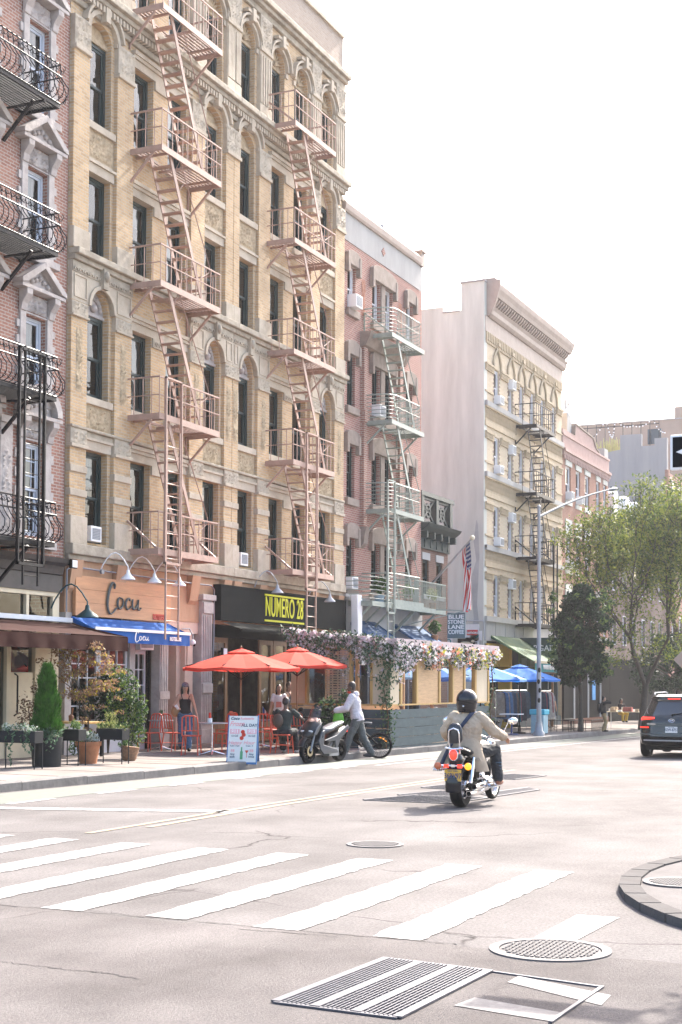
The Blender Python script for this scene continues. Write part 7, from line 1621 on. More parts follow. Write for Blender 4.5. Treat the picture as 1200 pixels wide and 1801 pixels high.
    # clothing
    if top:
        b = MB(); z0, z1 = (-.1,.47)
        if ttype == 'tank':
            pr = [(-.0,.112,.168),(.1,.097,.128),(.2,.102,.128),(.32,.125,.142),(.37,.12,.13)]; b.loft([(S(T(0,0,z)), tx*(rx+.012)*s, ty*(ry+.01)*s) for z, rx, ry in pr], 16)
            for q in (1,-1): b.tube([S(T(.09,q*.075,.35)), S(T(.07,q*.095,.44)), S(T(0,q*.09,.49)), S(T(-.08,q*.085,.42)), S(T(-.1,q*.08,.34))], .014*s, 6)
        else:
            oo = {'tee':.018,'long':.024,'jacket':.034,'hoodie':.034}[ttype]; torso(b, oo, -.1, .45 if ttype != 'jacket' else .47)
            if ttype == 'tee': 
                for a_, e in ((SL,EL),(SRr,ER)): m_ = a_.lerp(e,.62); b.tube([S(a_), S(m_)], [(.052+oo)*s,(.048+oo)*s], 10); b.ball(S(a_), (.052+oo)*s, 8)
            else:
                for a_, e, w_ in ((SL,EL,hl),(SRr,ER,hr)): limb(b, [a_, e, w_.lerp(e,.07)], (.054,.046,.046,.036), oo*.8)
            if ttype == 'hoodie': b.oball(S(T(-.09,0,.5)), (tx*.075*s, ty*.11*s, tz*.07*s), 8)
            if ttype == 'jacket': b.tube([S(T(-.03,.0,.47)), S(T(-.02,0,.52))], [.085*s,.07*s], 12)
        o = b.build({'tank':'tank_top','tee':'tee_shirt','long':'sweater','jacket':'jacket','hoodie':'hoodie'}[ttype], top, t); remesh(o, vox*s*.95, 2)
    b = MB(); ob = .02
    if btype == 'trousers':
        torso(b, ob+.004, -.1, .02); limb(b, [HL, KL, fl.lerp(KL,.06)], (.088,.062,.062,.055), ob); limb(b, [HR, KR, fr.lerp(KR,.06)], (.088,.062,.062,.055), ob); o = b.build('trousers', bottom, t); remesh(o, vox*s*.95, 2)
    elif btype == 'dress':
        b.loft([(S(T(0,0,.1)), V((.11*s,0,0)), V((0,.14*s,0))), (S(V((pelx,0,pelz-.05))), V((.16*s,0,0)), V((0,.2*s,0))), (S(V((pelx,0,pelz-.3))), V((.19*s,0,0)), V((0,.24*s,0))), (S(V((pelx,0,.38))), V((.2*s,0,0)), V((0,.25*s,0)))], 16); b.build('skirt', bottom, t, 60)
    b = MB()
    for f in (fl, fr): b.oball(S(f+V((.07,0,-.036))), (V((.145,0,0))*s, V((0,.05,0))*s, V((0,0,.045))*s), 8); b.tube([S(f+V((0,0,.03))), S(f+V((0,0,-.03)))], [.05*s,.052*s], 8)
    o = b.build('shoes', shoes, t); remesh(o, vox*s, 2)
    def hairpatch(b, ext=0):
        b.oball(S(hc+ez*.052-ex*.026), (ex*.09*s, ey*.084*s, ez*.096*s), 10); b.oball(S(hc+ez*.015-ex*.045), (ex*.062*s, ey*.08*s, ez*.085*s), 8)
        if ext:
            b.loft([(S(hc-ex*.04+ez*.04), ex*.06*s, ey*.09*s), (S(hc-ex*.06-ez*.1), ex*.05*s, ey*.09*s), (S(hc-ex*.08-ez*ext), ex*.03*s, ey*.07*s)], 10)
            for q in (1,-1): b.tube([S(hc+ey*.075*q+ez*.05), S(hc+ey*.09*q-ez*.06-ex*.01), S(hc+ey*.085*q-ez*(ext*.6)-ex*.03)], [.02*s,.024*s,.014*s], 6)
    if hairt in ('short','long','bob'):
        b = MB(); hairpatch(b, {'short':0,'long':.3,'bob':.16}[hairt]); o = b.build('hair', hair, t); remesh(o, .008*s, 2)
    return t, dict(S=S, hc=hc, ex=ex, ey=ey, ez=ez, s=s, T=T, tx=tx, ty=ty, tz=tz, hl=hl, hr=hr, EL=EL, ER=ER)
mblk = mat('black_cloth', (.012,.012,.014), .85, var=.2, vs=10)
def face_cam(p, extra=0): return math.atan2(-p.y, -p.x)+R(extra)
# woman in jeans walking towards us
p = G(325,1321,SW); t, D = person('woman in black tank top and blue jeans walking between the red chairs, navy patterned headscarf', p, face_cam(p, 8), 1.69, mskL, mblk, mden, M['black'], mhair, ttype='tank', hairt='long', fem=1, hl=(.1,.3,.86), hr=(.26,-.22,1.1), fl=(.20,.07,.08), fr=(-.16,-.07,.12), hpitch=6)
S_ = D['S']; hc, ex, ey, ez, s = D['hc'], D['ex'], D['ey'], D['ez'], D['s']
b = MB(); b.oball(S_(hc+ez*.065-ex*.012), (ex*.10*s, ey*.092*s, ez*.082*s), 10); b.oball(S_(hc+ez*.04-ex*.1), (ex*.03*s, ey*.04*s, ez*.03*s), 6); b.build('headscarf', mat('navy_pattern', (.02,.03,.08), .8, var=.9, vs=45, col2=(.35,.35,.4)), t, 80)
q = S_(D['hr']); b = MB(); b.lathe(q+V((.09,.0,-.03)), [(.001,0),(.03,0),(.038,.11),(.001,.11)], 10, (.4,-.6,.7)); smc = b.build('paper_cup', M['white'], None, loc=(0,0,0)); smc.location = p; smc.rotation_euler.z = face_cam(p, 8); tag(smc, 'white paper cup in the hand of the woman in jeans', 'cup')
b = MB(); b.oball(S_(V((-.02,-.24,1.0))), (V((.05,0,0)),V((0,.11,0)),V((0,0,.14))), 8); tb = b.build('handbag', mat('tan_bag', (.35,.22,.1), .7), None, 60, loc=(0,0,0)); tb.location = p; tb.rotation_euler.z = face_cam(p, 8); tag(tb, 'tan bag at the right elbow of the woman in jeans', 'bag')
# waitress in white shirt and the man behind her
p = G(490,1306,SW); p = V((31.9,18.3,gz(32)+SW)); t, D = person('dark haired woman in white printed T-shirt standing behind the seated man', onY(491,1290,18.3)*1, face_cam(p, -5), 1.66, mskL, M['white'], mblk, M['black'], mhair, ttype='tee', hairt='bob', fem=1, hyaw=20, hl=(.12,.25,.88), hr=(.1,-.28,.86))
t.location = (onY(491,1200,18.2).x, 18.2, gz(32)+SW)
b = MB(); b.grid(lambda u, v: D['S'](D['T'](.128+.0*u, -.08+.16*u, .12+.16*v)), 4, 4); b.build('shirt_print', mat('salmon_print', (.6,.25,.2), .8), t)
t, D = person('man with bare shoulders and cap beside the red umbrella pole, behind the woman in white', V((onY(509,1200,18.6).x, 18.6, gz(33)+SW)), face_cam(p, 60), 1.74, mskL, mat('grey_tank', (.12,.12,.12), .9), mblk, M['black'], mat('brown_hair', (.12,.07,.04), .7), ttype='tank', hairt='short', hyaw=10)
# seated man in dark clothes, back to us
p = G(500,1325,SW); y_ = R(12); t, D = person('man in dark T-shirt and navy cap seated on a red chair, seen from behind', p, y_, 1.78, mskD, mat('dark_tee', (.02,.028,.025), .9, var=.3), mblk, M['grey'], mhair, hairt='short', lean=14, pelz=.53, pelx=-.02, hl=(.42,.25,.8), hr=(.40,-.34,.78), fl=(.42,.14,.08), fr=(.35,-.2,.08), hpitch=25, elbow=((-.3,.8,-.6),(-.2,-.9,-.6)))
b = MB(); b.oball(D['S'](D['hc']+D['ez']*.06), (D['ex']*.105, D['ey']*.09, D['ez']*.08), 10); b.oball(D['S'](D['hc']+D['ez']*.06+D['ex']*.11), (D['ex']*.07, D['ey']*.065, D['ez']*.012), 8); b.build('cap', mat('navy_cap', (.01,.03,.09), .8), t, 80)
b = MB(); q = D['S'](D['T'](-.17,.12,.2)); b.oball(q, (V((.07,0,0)),V((0,.13,0)),V((0,0,.17))), 8); o = b.build('shoulder_bag', mat('brown_leather', (.06,.035,.025), .6), None, 60, loc=(0,0,0)); o.location = p; o.rotation_euler.z = y_; tag(o, 'dark brown bag slung behind the seated man in the cap', 'bag')
# man pushing the bicycle
p = G(628,1335,0); hd = math.atan2(.8,-.25); t, D = person('man in pale grey hoodie and grey jeans pushing the black bicycle, red mask under chin', p, hd, 1.9, mskD, mat('pale_grey_fleece', (.50,.47,.50), .95, var=.08, vs=6), mgden, mat('dark_sneaker', (.04,.045,.05), .7), mhair, ttype='hoodie', lean=13, hl=(.46,.22,1.08), hr=(.46,-.16,1.06), fl=(.28,.08,.10), fr=(-.33,-.06,.12), hpitch=10, kneepole=(1,0,.1), elbow=((-.4,.6,-.8),(-.4,-.6,-.8)))
b = MB(); b.oball(D['S'](D['hc']-D['ez']*.085+D['ex']*.04), (D['ex']*.065, D['ey']*.06, D['ez']*.04), 8); b.build('face_mask', mat('red_mask', (.65,.06,.03), .7), t, 80)
# motorcyclist: built with the motorcycle below; distant people
p = G(877,1286,SW); y_ = face_cam(p, -10); t, D = person('bearded man in dark sweater seated with crossed leg under the blue umbrella, facing the street', p, y_, 1.75, mskM, mat('navy_sweater', (.015,.03,.045), .9), mat('light_grey_trousers', (.25,.27,.3), .85), M['black'], mhair, ttype='long', pelz=.54, pelx=-.1, hl=(.28,.05,.62), hr=(.26,-.08,.64), fl=(.35,.05,.1), fr=(.48,.1,.42), beard=mhair, vox=.014)
p = G(968,1279,SW); t, D = person('woman in dark patterned dress with long dark hair walking away past the clothes rack', p, R(20), 1.68, mskL, mat('navy_floral', (.015,.03,.07), .9, var=.9, vs=30, col2=(.1,.15,.25)), mat('navy_floral_skirt', (.015,.03,.07), .9, var=.9, vs=30, col2=(.1,.15,.25)), mat('tan_shoe', (.4,.2,.12), .7), mhair, ttype='tee', btype='dress', hairt='long', fem=1, vox=.014, fl=(.12,.07,.08), fr=(-.1,-.07,.1), face=False)
b = MB(); b.tube([D['S'](D['T'](-.13,.15,.45)), D['S'](D['T'](-.15,0,.25)), D['S'](D['T'](-.13,-.17,.02))], .012, 6); b.build('bag_strap', M['curtain'], t)
p = G(1062,1287,SW); t, D = person('young man in black jacket and khaki trousers on the kerb, phone to his ear', p, face_cam(p, 100), 1.42, mskM, mblk, mat('khaki', (.28,.2,.1), .85), M['black'], mhair, ttype='jacket', hl=(.05,.26,.9), hr=(.14,-.10,1.50), fl=(.06,.1,.08), fr=(-.05,-.1,.08), vox=.014, elbow=((-.9,.5,-.3),(.3,-.9,-.4)))
b = MB(); q = D['S'](D['T'](-.2,0,.22)); b.oball(q, (V((.09,0,0)),V((0,.14,0)),V((0,0,.2))), 8); o = b.build('backpack', mblk, None, 60, loc=(0,0,0)); o.location = p; o.rotation_euler.z = face_cam(p,100); tag(o, 'black backpack worn by the young man in khaki trousers', 'backpack')
p = G(1093,1270,SW); t, D = person('woman in dark and yellow top sitting behind the white vendor table', p, face_cam(p, 30), 1.65, mskM, mat('dark_yellow_top', (.05,.035,.03), .9), mat('yellow_skirt', (.6,.36,.03), .8), M['black'], mhair, ttype='tee', hairt='bob', fem=1, pelz=.55, fl=(.35,.1,.08), fr=(.35,-.1,.08), hl=(.3,.15,.7), hr=(.3,-.15,.7), vox=.015)
# diners in the shed (only heads and shoulders rise above the planks)
for (x, y, yw, l, mk_, hh_) in ((36.2,16.1,R(-150),'dark haired diner in the shed, seen through the pane behind the man in the hoodie',mskL,1.7),(38.3,15.6,R(60),'bald diner in the shed seated by the middle street-side window',mskM,1.68),(40.3,15.4,R(75),'diner in grey shirt with pale cap in the shed by the right window',mskL,1.75)):
    t, D = person(l, V((x,y,gz(x)+.15)), yw, hh_, mk_, mat('diner_shirt', (.35,.36,.4) if 'grey' in l else (.06,.06,.07), .9), mblk, M['black'], mhair, ttype='tee', hairt='short' if 'bald' not in l else 'none', pelz=.52, fl=(.4,.1,.08), fr=(.4,-.1,.08), hl=(.35,.15,.78), hr=(.35,-.15,.78), vox=.016)
    if 'cap' in l: b = MB(); b.oball(D['S'](D['hc']+D['ez']*.06), (D['ex']*.11, D['ey']*.092, D['ez']*.085), 8); b.build('cap', M['white'], t, 80)
t, D = person('person in pale shirt working inside the pizzeria behind the timber doors', V((35.2, 20.4, SW-.1)), R(-100), 1.72, mskL, mat('pale_blue_shirt', (.35,.42,.45), .9), mblk, M['black'], mhair, ttype='tee', hl=(.3,.15,1.05), hr=(.3,-.15,1.05), vox=.016)
# ------------------------------------------------------------ wheels
def wheel(b_t, b_r, c, axis, R_, w_, spokes=0, hub=.05, rimr=.82):
    c = V(c); ax = V(axis).normalized(); a = V((0,0,1)); e = ax.cross(a).normalized(); N = 28
    for k in range(N):
        pass
    secs = []
    prof = [(rimr,-.38),(.9,-.5),(.97,-.36),(1.0,0),(.97,.36),(.9,.5),(rimr,.38)]
    for r, o in prof: secs.append((c+ax*o*w_, a*r*R_, e*r*R_))
    b_t.loft(secs, N, cap=False)
    b_r.loft([(c+ax*o*w_, a*r*R_, e*r*R_) for r, o in ((rimr+.01,-.36),(rimr-.06,-.3),(rimr-.06,.3),(rimr+.01,.36))], N, cap=False)
    b_r.tube([c-ax*w_*.6, c+ax*w_*.6], hub, 10)
    for k in range(spokes):
        t_ = k*math.tau/spokes; d = a*math.cos(t_)+e*math.sin(t_); b_r.beam(c+d*hub*.8, c+d*R_*(rimr-.04), .008 if spokes > 10 else .03, .008 if spokes > 10 else .03)
# ------------------------------------------------------------ motorcycle and rider (local frame: forward +X)
SC = .94
mp = G(812,1420,0); mp.x -= .31; mp.z = gz(mp.x); mroot = thing('motorcycle', 'black and chrome cruiser motorcycle with red tail light and amber indicators, mid road', 'motorcycle', mp, rz=R(2), local=True)
mroot.scale = (SC,)*3
mgb = mat('gloss_black_paint', (.004,.005,.009), .2, var=0, coat=.35, spec=.3); mor = mat('amber_lens', (.8,.28,.02), .25, var=0, emis=(1,.35,.02,.35)); mrd = mat('red_lens', (.6,.02,.015), .25, var=0, emis=(1,.04,.02,.5))
bt_, br_ = MB(), MB(); wheel(bt_, br_, (.33,0,.33), (0,1,0), .33, .18, 0, .09, .62)
for k in range(9): a = k*math.tau/9; br_.beam((.33,.0,.33), (.33+.2*math.cos(a),0,.33+.2*math.sin(a)), .06, .04)
w_ = bt_.build('rear_wheel', M['rubber'], mroot, 60); br_.build('rim', M['chrome'], w_, 40)
bt_, br_ = MB(), MB(); wheel(bt_, br_, (1.98,0,.33), (0,1,0), .33, .11, 36, .05); w_ = bt_.build('front_wheel', M['rubber'], mroot, 60); br_.build('rim', M['chrome'], w_, 40)
b = MB()                                       # rear mudguard: arc swept over the wheel
secs = []
for k in range(15):
    a = R(195-k*12); r = .40; c = V((.33+r*math.cos(a), 0, .36+r*math.sin(a))); n_ = V((math.cos(a),0,math.sin(a))); secs.append((c, n_*.05, V((0,.115,0))))
b.loft(secs, 12); b.oball((.1,0,.72), (V((.14,0,.02)),V((0,.12,0)),V((-.02,0,.13))), 10); b.build('rear_fender', mgb, mroot, 60)
b = MB(); b.loft([((.02,0,.36),V((.012,0,0)),V((0,.1,0))),((-.02,0,.52),V((.012,0,0)),V((0,.1,0)))], 8); b.build('mud_flap', mgb, mroot)
b = MB(); b.oball((-.045,0,.80), (V((.045,0,0)),V((0,.058,0)),V((0,0,.075))), 10); tl = b.build('tail_light', mrd, mroot, 80); b = MB()
for k in range(20): a = k*math.tau/20; a2 = (k+1)*math.tau/20; b.tube([(-.03,.066*math.cos(a),.80+.084*math.sin(a)),(-.03,.066*math.cos(a2),.80+.084*math.sin(a2))], .009, 5)
b.build('chrome_ring', M['chrome'], tl, 60)
b = MB(); b.tube([(-.04,.24,.64),(-.04,-.24,.64)], .016, 8); b.box(-.06,-.03,-.03,.03,.62,.66); b.build('indicator_bar', M['chrome'], mroot, 60)
b = MB(); b.box(-.07,-.045,.07,.14,.61,.66); b.box(-.07,-.045,-.14,-.07,.61,.66); b.build('reflectors', mrd, mroot)
for q, m_ in ((1, mat('dull_amber_lens', (.5,.13,.05), .25, var=0)), (-1, mor)):
    b = MB(); b.oball((-.06,q*.235,.635), (V((.04,0,0)),V((0,.055,0)),V((0,0,.055))), 10); b.build('indicator', m_, mroot, 80)
b = MB(); b.box(-.095,-.085,-.14,.12,.415,.585); pl = b.build('licence_plate', mat('yellow_plate', (.62,.36,.05), .5, var=.1), mroot, bev=.006)
def ltext(s_, x, y, z, size, m, par, xs=1, face=-math.pi/2, bold=.002):
    OFF.setdefault(par.name, V((0,0,0))); return text(par, s_, x, y, z, size, m, xs, bold, face=face, ex=.002)
ltext('36RV97', -.1, -.01, .49, .11, mat('plate_ink', (.05,.05,.12), .6, var=0), pl, .75); ltext('NEW YORK', -.1, -.01, .565, .03, mink, pl, 1, bold=.0005)
b = MB(); b.loft([((.12,0,.86),V((.02,0,0)),V((0,.03,0))),((.16,0,.88),V((.05,0,.02)),V((0,.12,0))),((.35,0,.86),V((.06,0,.05)),V((0,.14,0))),((.55,0,.80),V((0,0,.06)),V((0,.15,0))),((.85,0,.76),V((0,0,.06)),V((0,.17,0))),((1.05,0,.8),V((0,0,.05)),V((0,.1,0)))], 14); b.build('seat', mat('black_leather', (.015,.016,.02), .4, var=.2, bump=.2), mroot, 60)
b = MB()                                       # sissy bar: arched chrome hoop with padded back
L = [(.06,.10,.82),(.02,.105,1.0),(0,.105,1.15),(-.01,.085,1.22),(-.01,0,1.255),(-.01,-.085,1.22),(0,-.105,1.15),(.02,-.105,1.0),(.06,-.10,.82)]
L2 = [(x-.02,y*.78,.98+(z-.98)*.78 if z > .98 else z) for x,y,z in L]; b.tube(L2, .012, 8); b.tube([(.0,.13,.90),(-.03,.0,.885),(0,-.13,.90)], .016, 8); b.tube([(0,.13,.90),(.3,.15,.84)], .012, 6); b.tube([(0,-.13,.90),(.3,-.15,.84)], .012, 6); b.build('sissy_bar', M['chrome'], mroot, 60)
b = MB(); b.loft([((.03,0,.97),V((.03,0,0)),V((0,.09,0))),((.035,0,1.02),V((.045,0,0)),V((0,.12,0))),((.03,0,1.17),V((.045,0,0)),V((0,.12,0))),((.03,0,1.24),V((.035,0,0)),V((0,.085,0))),((.03,0,1.27),V((.015,0,0)),V((0,.04,0)))], 14); b.build('backrest_pad', mat('black_vinyl', (.012,.013,.017), .35, var=.1, coat=.3), mroot, 60)
b = MB(); b.oball((1.25,0,.86), (V((.33,0,.03)),V((0,.16,0)),V((-.01,0,.12))), 12); b.build('fuel_tank', mgb, mroot, 80)
b = MB(); b.box(.72,1.35,-.13,.13,.2,.42)
for q in range(7): b.lathe((.92,0,.42+q*.045), [(.001,0),(.12,0),(.12,.02),(.001,.02)], 12, (-.3,0,1)); b.lathe((1.15,0,.42+q*.045), [(.001,0),(.12,0),(.12,.02),(.001,.02)], 12, (.3,0,1))
b.tube([(.9,-.14,.33),(1.1,-.16,.33)], .11, 14); b.tube([(.75,.14,.33),(.95,.16,.33)], .1, 14); b.build('engine', M['chrome'], mroot, 50)
b = MB(); b.box(.35,.75,-.1,.1,.38,.7); b.beam((.33,.11,.33),(.9,.12,.36),.03,.06); b.beam((.33,-.11,.33),(.9,-.12,.36),.03,.06); b.box(.55,.75,-.16,-.1,.42,.62); b.build('frame', M['black'], mroot)
for z_, y_, x0_ in ((.22,-.19,.12),(.31,-.22,.30)):
    b = MB(); b.tube([(x0_,y_,z_),(x0_+.1,y_,z_),(.75,y_,z_),(.95,-.17,z_+.06),(1.05,-.14,.42)], [.042,.048,.048,.03,.025], 12); e_ = b.build('exhaust_pipe', M['chrome'], mroot, 60); b = MB(); b.tube([(x0_-.004,y_,z_),(x0_+.02,y_,z_)], .036, 12); b.build('pipe_mouth', M['black'], e_, 60)
for q in (1,-1): b = MB(); b.tube([(.33,q*.15,.36),(.48,q*.15,.74)], .03, 10); b.tube([(.36,q*.15,.45),(.45,q*.15,.68)], .038, 10); b.build('shock_absorber', M['chrome'], mroot, 60)
b = MB(); 
for q in (1,-1): b.tube([(1.98,q*.08,.33),(1.72,q*.09,.95)], .025, 8)
b.build('fork', M['chrome'], mroot, 60); b = MB(); b.oball((1.82,0,.88), (V((.1,0,0)),V((0,.1,0)),V((0,0,.1))), 10); b.build('headlight', M['chrome'], mroot, 80)
b = MB(); b.tube([(1.02,.45,1.03),(1.18,.40,1.08),(1.5,.17,1.08),(1.68,0,1.0),(1.5,-.17,1.08),(1.18,-.40,1.08),(1.02,-.45,1.03)], .014, 8); hb = b.build('handlebar', M['chrome'], mroot, 60)
b = MB(); b.tube([(.98,.465,1.015),(1.14,.41,1.07)], .02, 8); b.tube([(.98,-.465,1.015),(1.14,-.41,1.07)], .02, 8); b.build('grips', M['black'], hb, 60)
for q in (1,-1): b = MB(); b.tube([(1.28,q*.38,1.08),(1.3,q*.46,1.26)], .008, 6); b.oball((1.3,q*.53,1.28), (V((.03,0,0)),V((0,.085,0)),V((0,0,.055))), 10); mm = b.build('mirror', M['chrome'], mroot, 80)
for q in (1,-1): b = MB(); b.tube([(1.0,q*.14,.3),(1.02,q*.36,.3)], .018, 6); b.box(.9,1.3,q*.3-.05,q*.3+.05,.27,.29); b.build('footboard', M['chrome'], mroot)
b = MB(); b.tube([(.12,.12,.58),(.0,.3,.57)], .014, 6)
for k in range(5): b.tube([(.0,.2+k*.028,.575),(.0,.21+k*.028,.575)], .022, 8)
b.build('rear_footpeg', M['chrome'], mroot, 60)
# rider
mbei = mat('beige_blazer_cloth', (.43,.35,.265), .92, var=.1, vs=5, bump=1., bs=7, spec=.1); rp = mp
rt, D = person('motorcyclist in beige blazer and glossy black helmet riding away from the camera', rp, R(2), 1.80, mskL, mbei, mat('charcoal_trousers', (.02,.022,.026), .85), mat('brown_leather_shoe', (.22,.07,.035), .4), mhair, ttype='jacket', hairt='none', lean=-3, pelz=.78, pelx=.60, hl=(.93,.42,.96), hr=(.94,-.43,.95), fl=(.98,.30,.36), fr=(.95,-.34,.35), kneepole=(.6,0,1), elbow=((-.3,.8,-1),(-.3,-.8,-1)), face=True, heavy=1.12, vox=.010, curl=1.1)
s = D['s']; S_ = D['S']; T = D['T']; tx, ty, tz = D['tx'], D['ty'], D['tz']
# jacket tails over the seat
b = MB(); b.loft([(S_(T(0,0,.2)), tx*.135*s, ty*.175*s), (S_(T(-.02,0,.05)), tx*.155*s, ty*.20*s), (S_(T(-.0,0,-.08)), tx*.17*s, ty*.235*s), (S_(T(.02,.0,-.22)), tx*.17*s, ty*.28*s), (S_(T(.04,0,-.30)), tx*.15*s, ty*.30*s)], 20, cap=True)
o = b.build('jacket_tails', mbei, rt, 60)
b = MB(); b.loft([(S_(T(-.12,.16,.12)), tx*.03, ty*.08), (S_(T(-.16,.26,-.06)), tx*.025, ty*.10), (S_(T(-.2,.33,-.2)), tx*.02, ty*.1), (S_(T(-.22,.36,-.27)), tx*.015, ty*.09)], 10); b.build('flying_hem', mbei, rt, 60)
b = MB(); b.box(0,0.01,0,.01,0,.01) if 0 else b.loft([(S_(T(-.12,-.17,-.1)), tx*.012, ty*.05), (S_(T(-.13,-.2,-.14)), tx*.012, ty*.05)], 6); b.build('pocket_flap', mbei, rt)
hc, ex, ey, ez = D['hc'], D['ex'], D['ey'], D['ez']
b = MB(); b.oball(S_(hc+ez*.035-ex*.01), (ex*.165*s, ey*.148*s, ez*.155*s), 14); b.loft([(S_(hc+ez*.0-ex*.02), ex*.162*s, ey*.146*s), (S_(hc-ez*.075-ex*.02), ex*.154*s, ey*.138*s), (S_(hc-ez*.12-ex*.02), ex*.14*s, ey*.125*s)], 20, cap=False); he = b.build('helmet', mgb, rt, 80)
b = MB(); b.loft([(S_(hc-ez*.118-ex*.02), ex*.128*s, ey*.115*s), (S_(hc-ez*.135-ex*.02), ex*.126*s, ey*.113*s)], 20); b.build('helmet_trim', M['black'], he, 60); b = MB(); b.oball(S_(hc-ez*.05-ex*.18), (ex*.006, ey*.014, ez*.014), 6); b.build('rear_badge', M['chrome'], he, 80)
b = MB()                                       # bag strap across the back and the bag on the left hip
pts = [T(.02,-.12,.54), T(-.11,-.10,.51), T(-.175,-.04,.42), T(-.195,.04,.32), T(-.20,.11,.2), T(-.205,.19,.06), T(-.215,.26,-.08), T(-.235,.31,-.2)]
b.loft([(S_(q_), (ty*.024+tz*.014)*s, tx*.008*s) for q_ in pts], 8)
st = b.build('crossbody_strap', mat('navy_strap', (.02,.03,.06), .8), None, 60, loc=(0,0,0)); st.location = rp; st.rotation_euler.z = R(2); tag(st, 'dark navy bag strap slung diagonally over the beige blazer', 'bag strap')
b = MB(); b.beam(S_(T(-.135,-.0,-.08)), S_(T(-.14,0,.2)), .006, .006); b.build('back_seam', mat('beige_seam', (.28,.22,.16), .9), rt)
b = MB(); 
for k in range(4): b.loft([(S_(D['T'](0,0,0))*0+V((.95*s, -.34*s, (.45+k*.045)*s)), V((.056*s,0,0)), V((0,.053*s,0))), (V((.95*s, -.34*s, (.465+k*.045)*s)), V((.057*s,0,0)), V((0,.054*s,0)))], 10)
b.build('sock_bands', mat('blue_sock', (.05,.09,.14), .8), rt, 60)
# ------------------------------------------------------------ scooter (parked at the kerb, front towards us)
f = G(541,1343,0); a_ = R(178); sp0 = V((f.x, f.y, gz(f.x)))
yaw = R(172); sc = thing('scooter', 'silver and dark grey maxi scooter with tall windscreen parked at the kerb beside the bicycle', 'scooter', sp0, rz=yaw, local=True)
msil = mat('scooter_silver', (.07,.078,.09), .35, .2, var=.04, coat=.6); mdg = mat('scooter_dark', (.01,.012,.015), .35, var=.1)
bt_, br_ = MB(), MB(); wheel(bt_, br_, (0,0,.28), (0,1,0), .28, .12, 0, .04, .68)
for k in range(10): a = k*math.tau/10; br_.beam((0,0,.28), (.17*math.cos(a),0,.28+.17*math.sin(a)), .018, .018)
w_ = bt_.build('front_wheel', M['rubber'], sc, 60); br_.build('rim', M['black'], w_, 40); b = MB(); b.lathe((0,.07,.28), [(.06,0),(.12,0),(.12,.006),(.06,.006)], 20, (0,1,0), cap=False); b.lathe((0,-.076,.28), [(.06,0),(.12,0),(.12,.006),(.06,.006)], 20, (0,1,0), cap=False); b.build('brake_disc', mat('disc_gold', (.45,.38,.25), .3, .8), w_)
bt_, br_ = MB(), MB(); wheel(bt_, br_, (-1.30,0,.26), (0,1,0), .26, .14, 8, .06, .66); w_ = bt_.build('rear_wheel', M['rubber'], sc, 60); br_.build('rim', M['black'], w_, 40)
b = MB()
for q in (1,-1): b.tube([(.0,q*.085,.28),(-.16,q*.08,.66)], .026, 8)
b.build('fork', M['steel'], sc, 60)
b = MB(); b.loft([((.28*math.cos(R(a))*1.12,0,.28+.28*math.sin(R(a))*1.15), V((math.cos(R(a)),0,math.sin(R(a))))*.02, V((0,.075,0))) for a in (20,45,70,95,120,145)], 10); b.build('front_fender', mdg, sc, 60)
b = MB(); b.loft([((.10,0,.62),V((.0,0,.03)),V((0,.03,0))),((.04,0,.68),V((0,0,.11)),V((0,.17,0))),((-.10,0,.78),V((0,0,.17)),V((0,.23,0))),((-.24,0,.88),V((0,0,.16)),V((0,.22,0))),((-.34,0,.95),V((0,0,.08)),V((0,.14,0)))], 14); b.build('front_cowl', mdg, sc, 60)
b = MB(); b.loft([((-.18,0,.45),V((.05,0,0)),V((0,.18,0))),((-.28,0,.6),V((.06,0,0)),V((0,.24,0))),((-.3,0,.85),V((.06,0,0)),V((0,.21,0)))], 12); b.build('leg_shield', mdg, sc, 60)
for q in (1,-1):
    b = MB(); b.prism([(.08,.66),(-.02,.80),(-.25,.93),(-.12,.74),(-.02,.64)], q*.225-.012, q*.225+.012); b.prism([(-.22,.3),(-.15,.5),(-.26,.72),(-.38,.75),(-.34,.42),(-.9,.30),(-.95,.22),(-.35,.2)], q*.205-.02, q*.205+.02); b.prism([(-.62,.48),(-.4,.52),(-.9,.62),(-1.38,.85),(-1.45,.78),(-1.05,.52),(-.95,.34),(-.86,.34),(-.84,.5)], q*.19-.02, q*.19+.02); b.build('side_panel', msil, sc, bev=.012)
    b = MB(); b.oball((.035,q*.1,.72), (V((.03,0,.02)),V((0,.07,0)),V((0,0,.03))), 8); b.build('headlight', mat('headlight_glass', (.6,.62,.65), .1, var=0, coat=1), sc, 80)
b = MB(); b.loft([((-.2,0,.3),V((0,0,.09)),V((0,.17,0))),((-.6,0,.27),V((0,0,.07)),V((0,.17,0))),((-.85,0,.45),V((0,0,.2)),V((0,.16,0))),((-1.2,0,.6),V((0,0,.15)),V((0,.15,0))),((-1.48,0,.76),V((0,0,.06)),V((0,.08,0)))], 14); b.build('body', mdg, sc, 60)
b = MB(); b.loft([((-.42,0,.62),V((0,0,.06)),V((0,.09,0))),((-.55,0,.72),V((0,0,.09)),V((0,.14,0))),((-.8,0,.76),V((0,0,.07)),V((0,.17,0))),((-1.0,0,.83),V((0,0,.07)),V((0,.15,0))),((-1.35,0,.90),V((0,0,.045)),V((0,.11,0)))], 14); b.build('seat', mat('silver_seat_cover', (.08,.085,.10), .4, .2, var=.1), sc, 60)
b = MB(); P0 = [(-.06,.93),(-.16,1.12),(-.24,1.27)]
b.grid(lambda u, v: (-.04-.24*v+.0-.12*(2*u-1)**2, (2*u-1)*(.19-.06*v), .86+.44*v), 8, 6); b.build('windscreen', glass('pink_screen', (.85,.62,.62), 1), sc, 60)
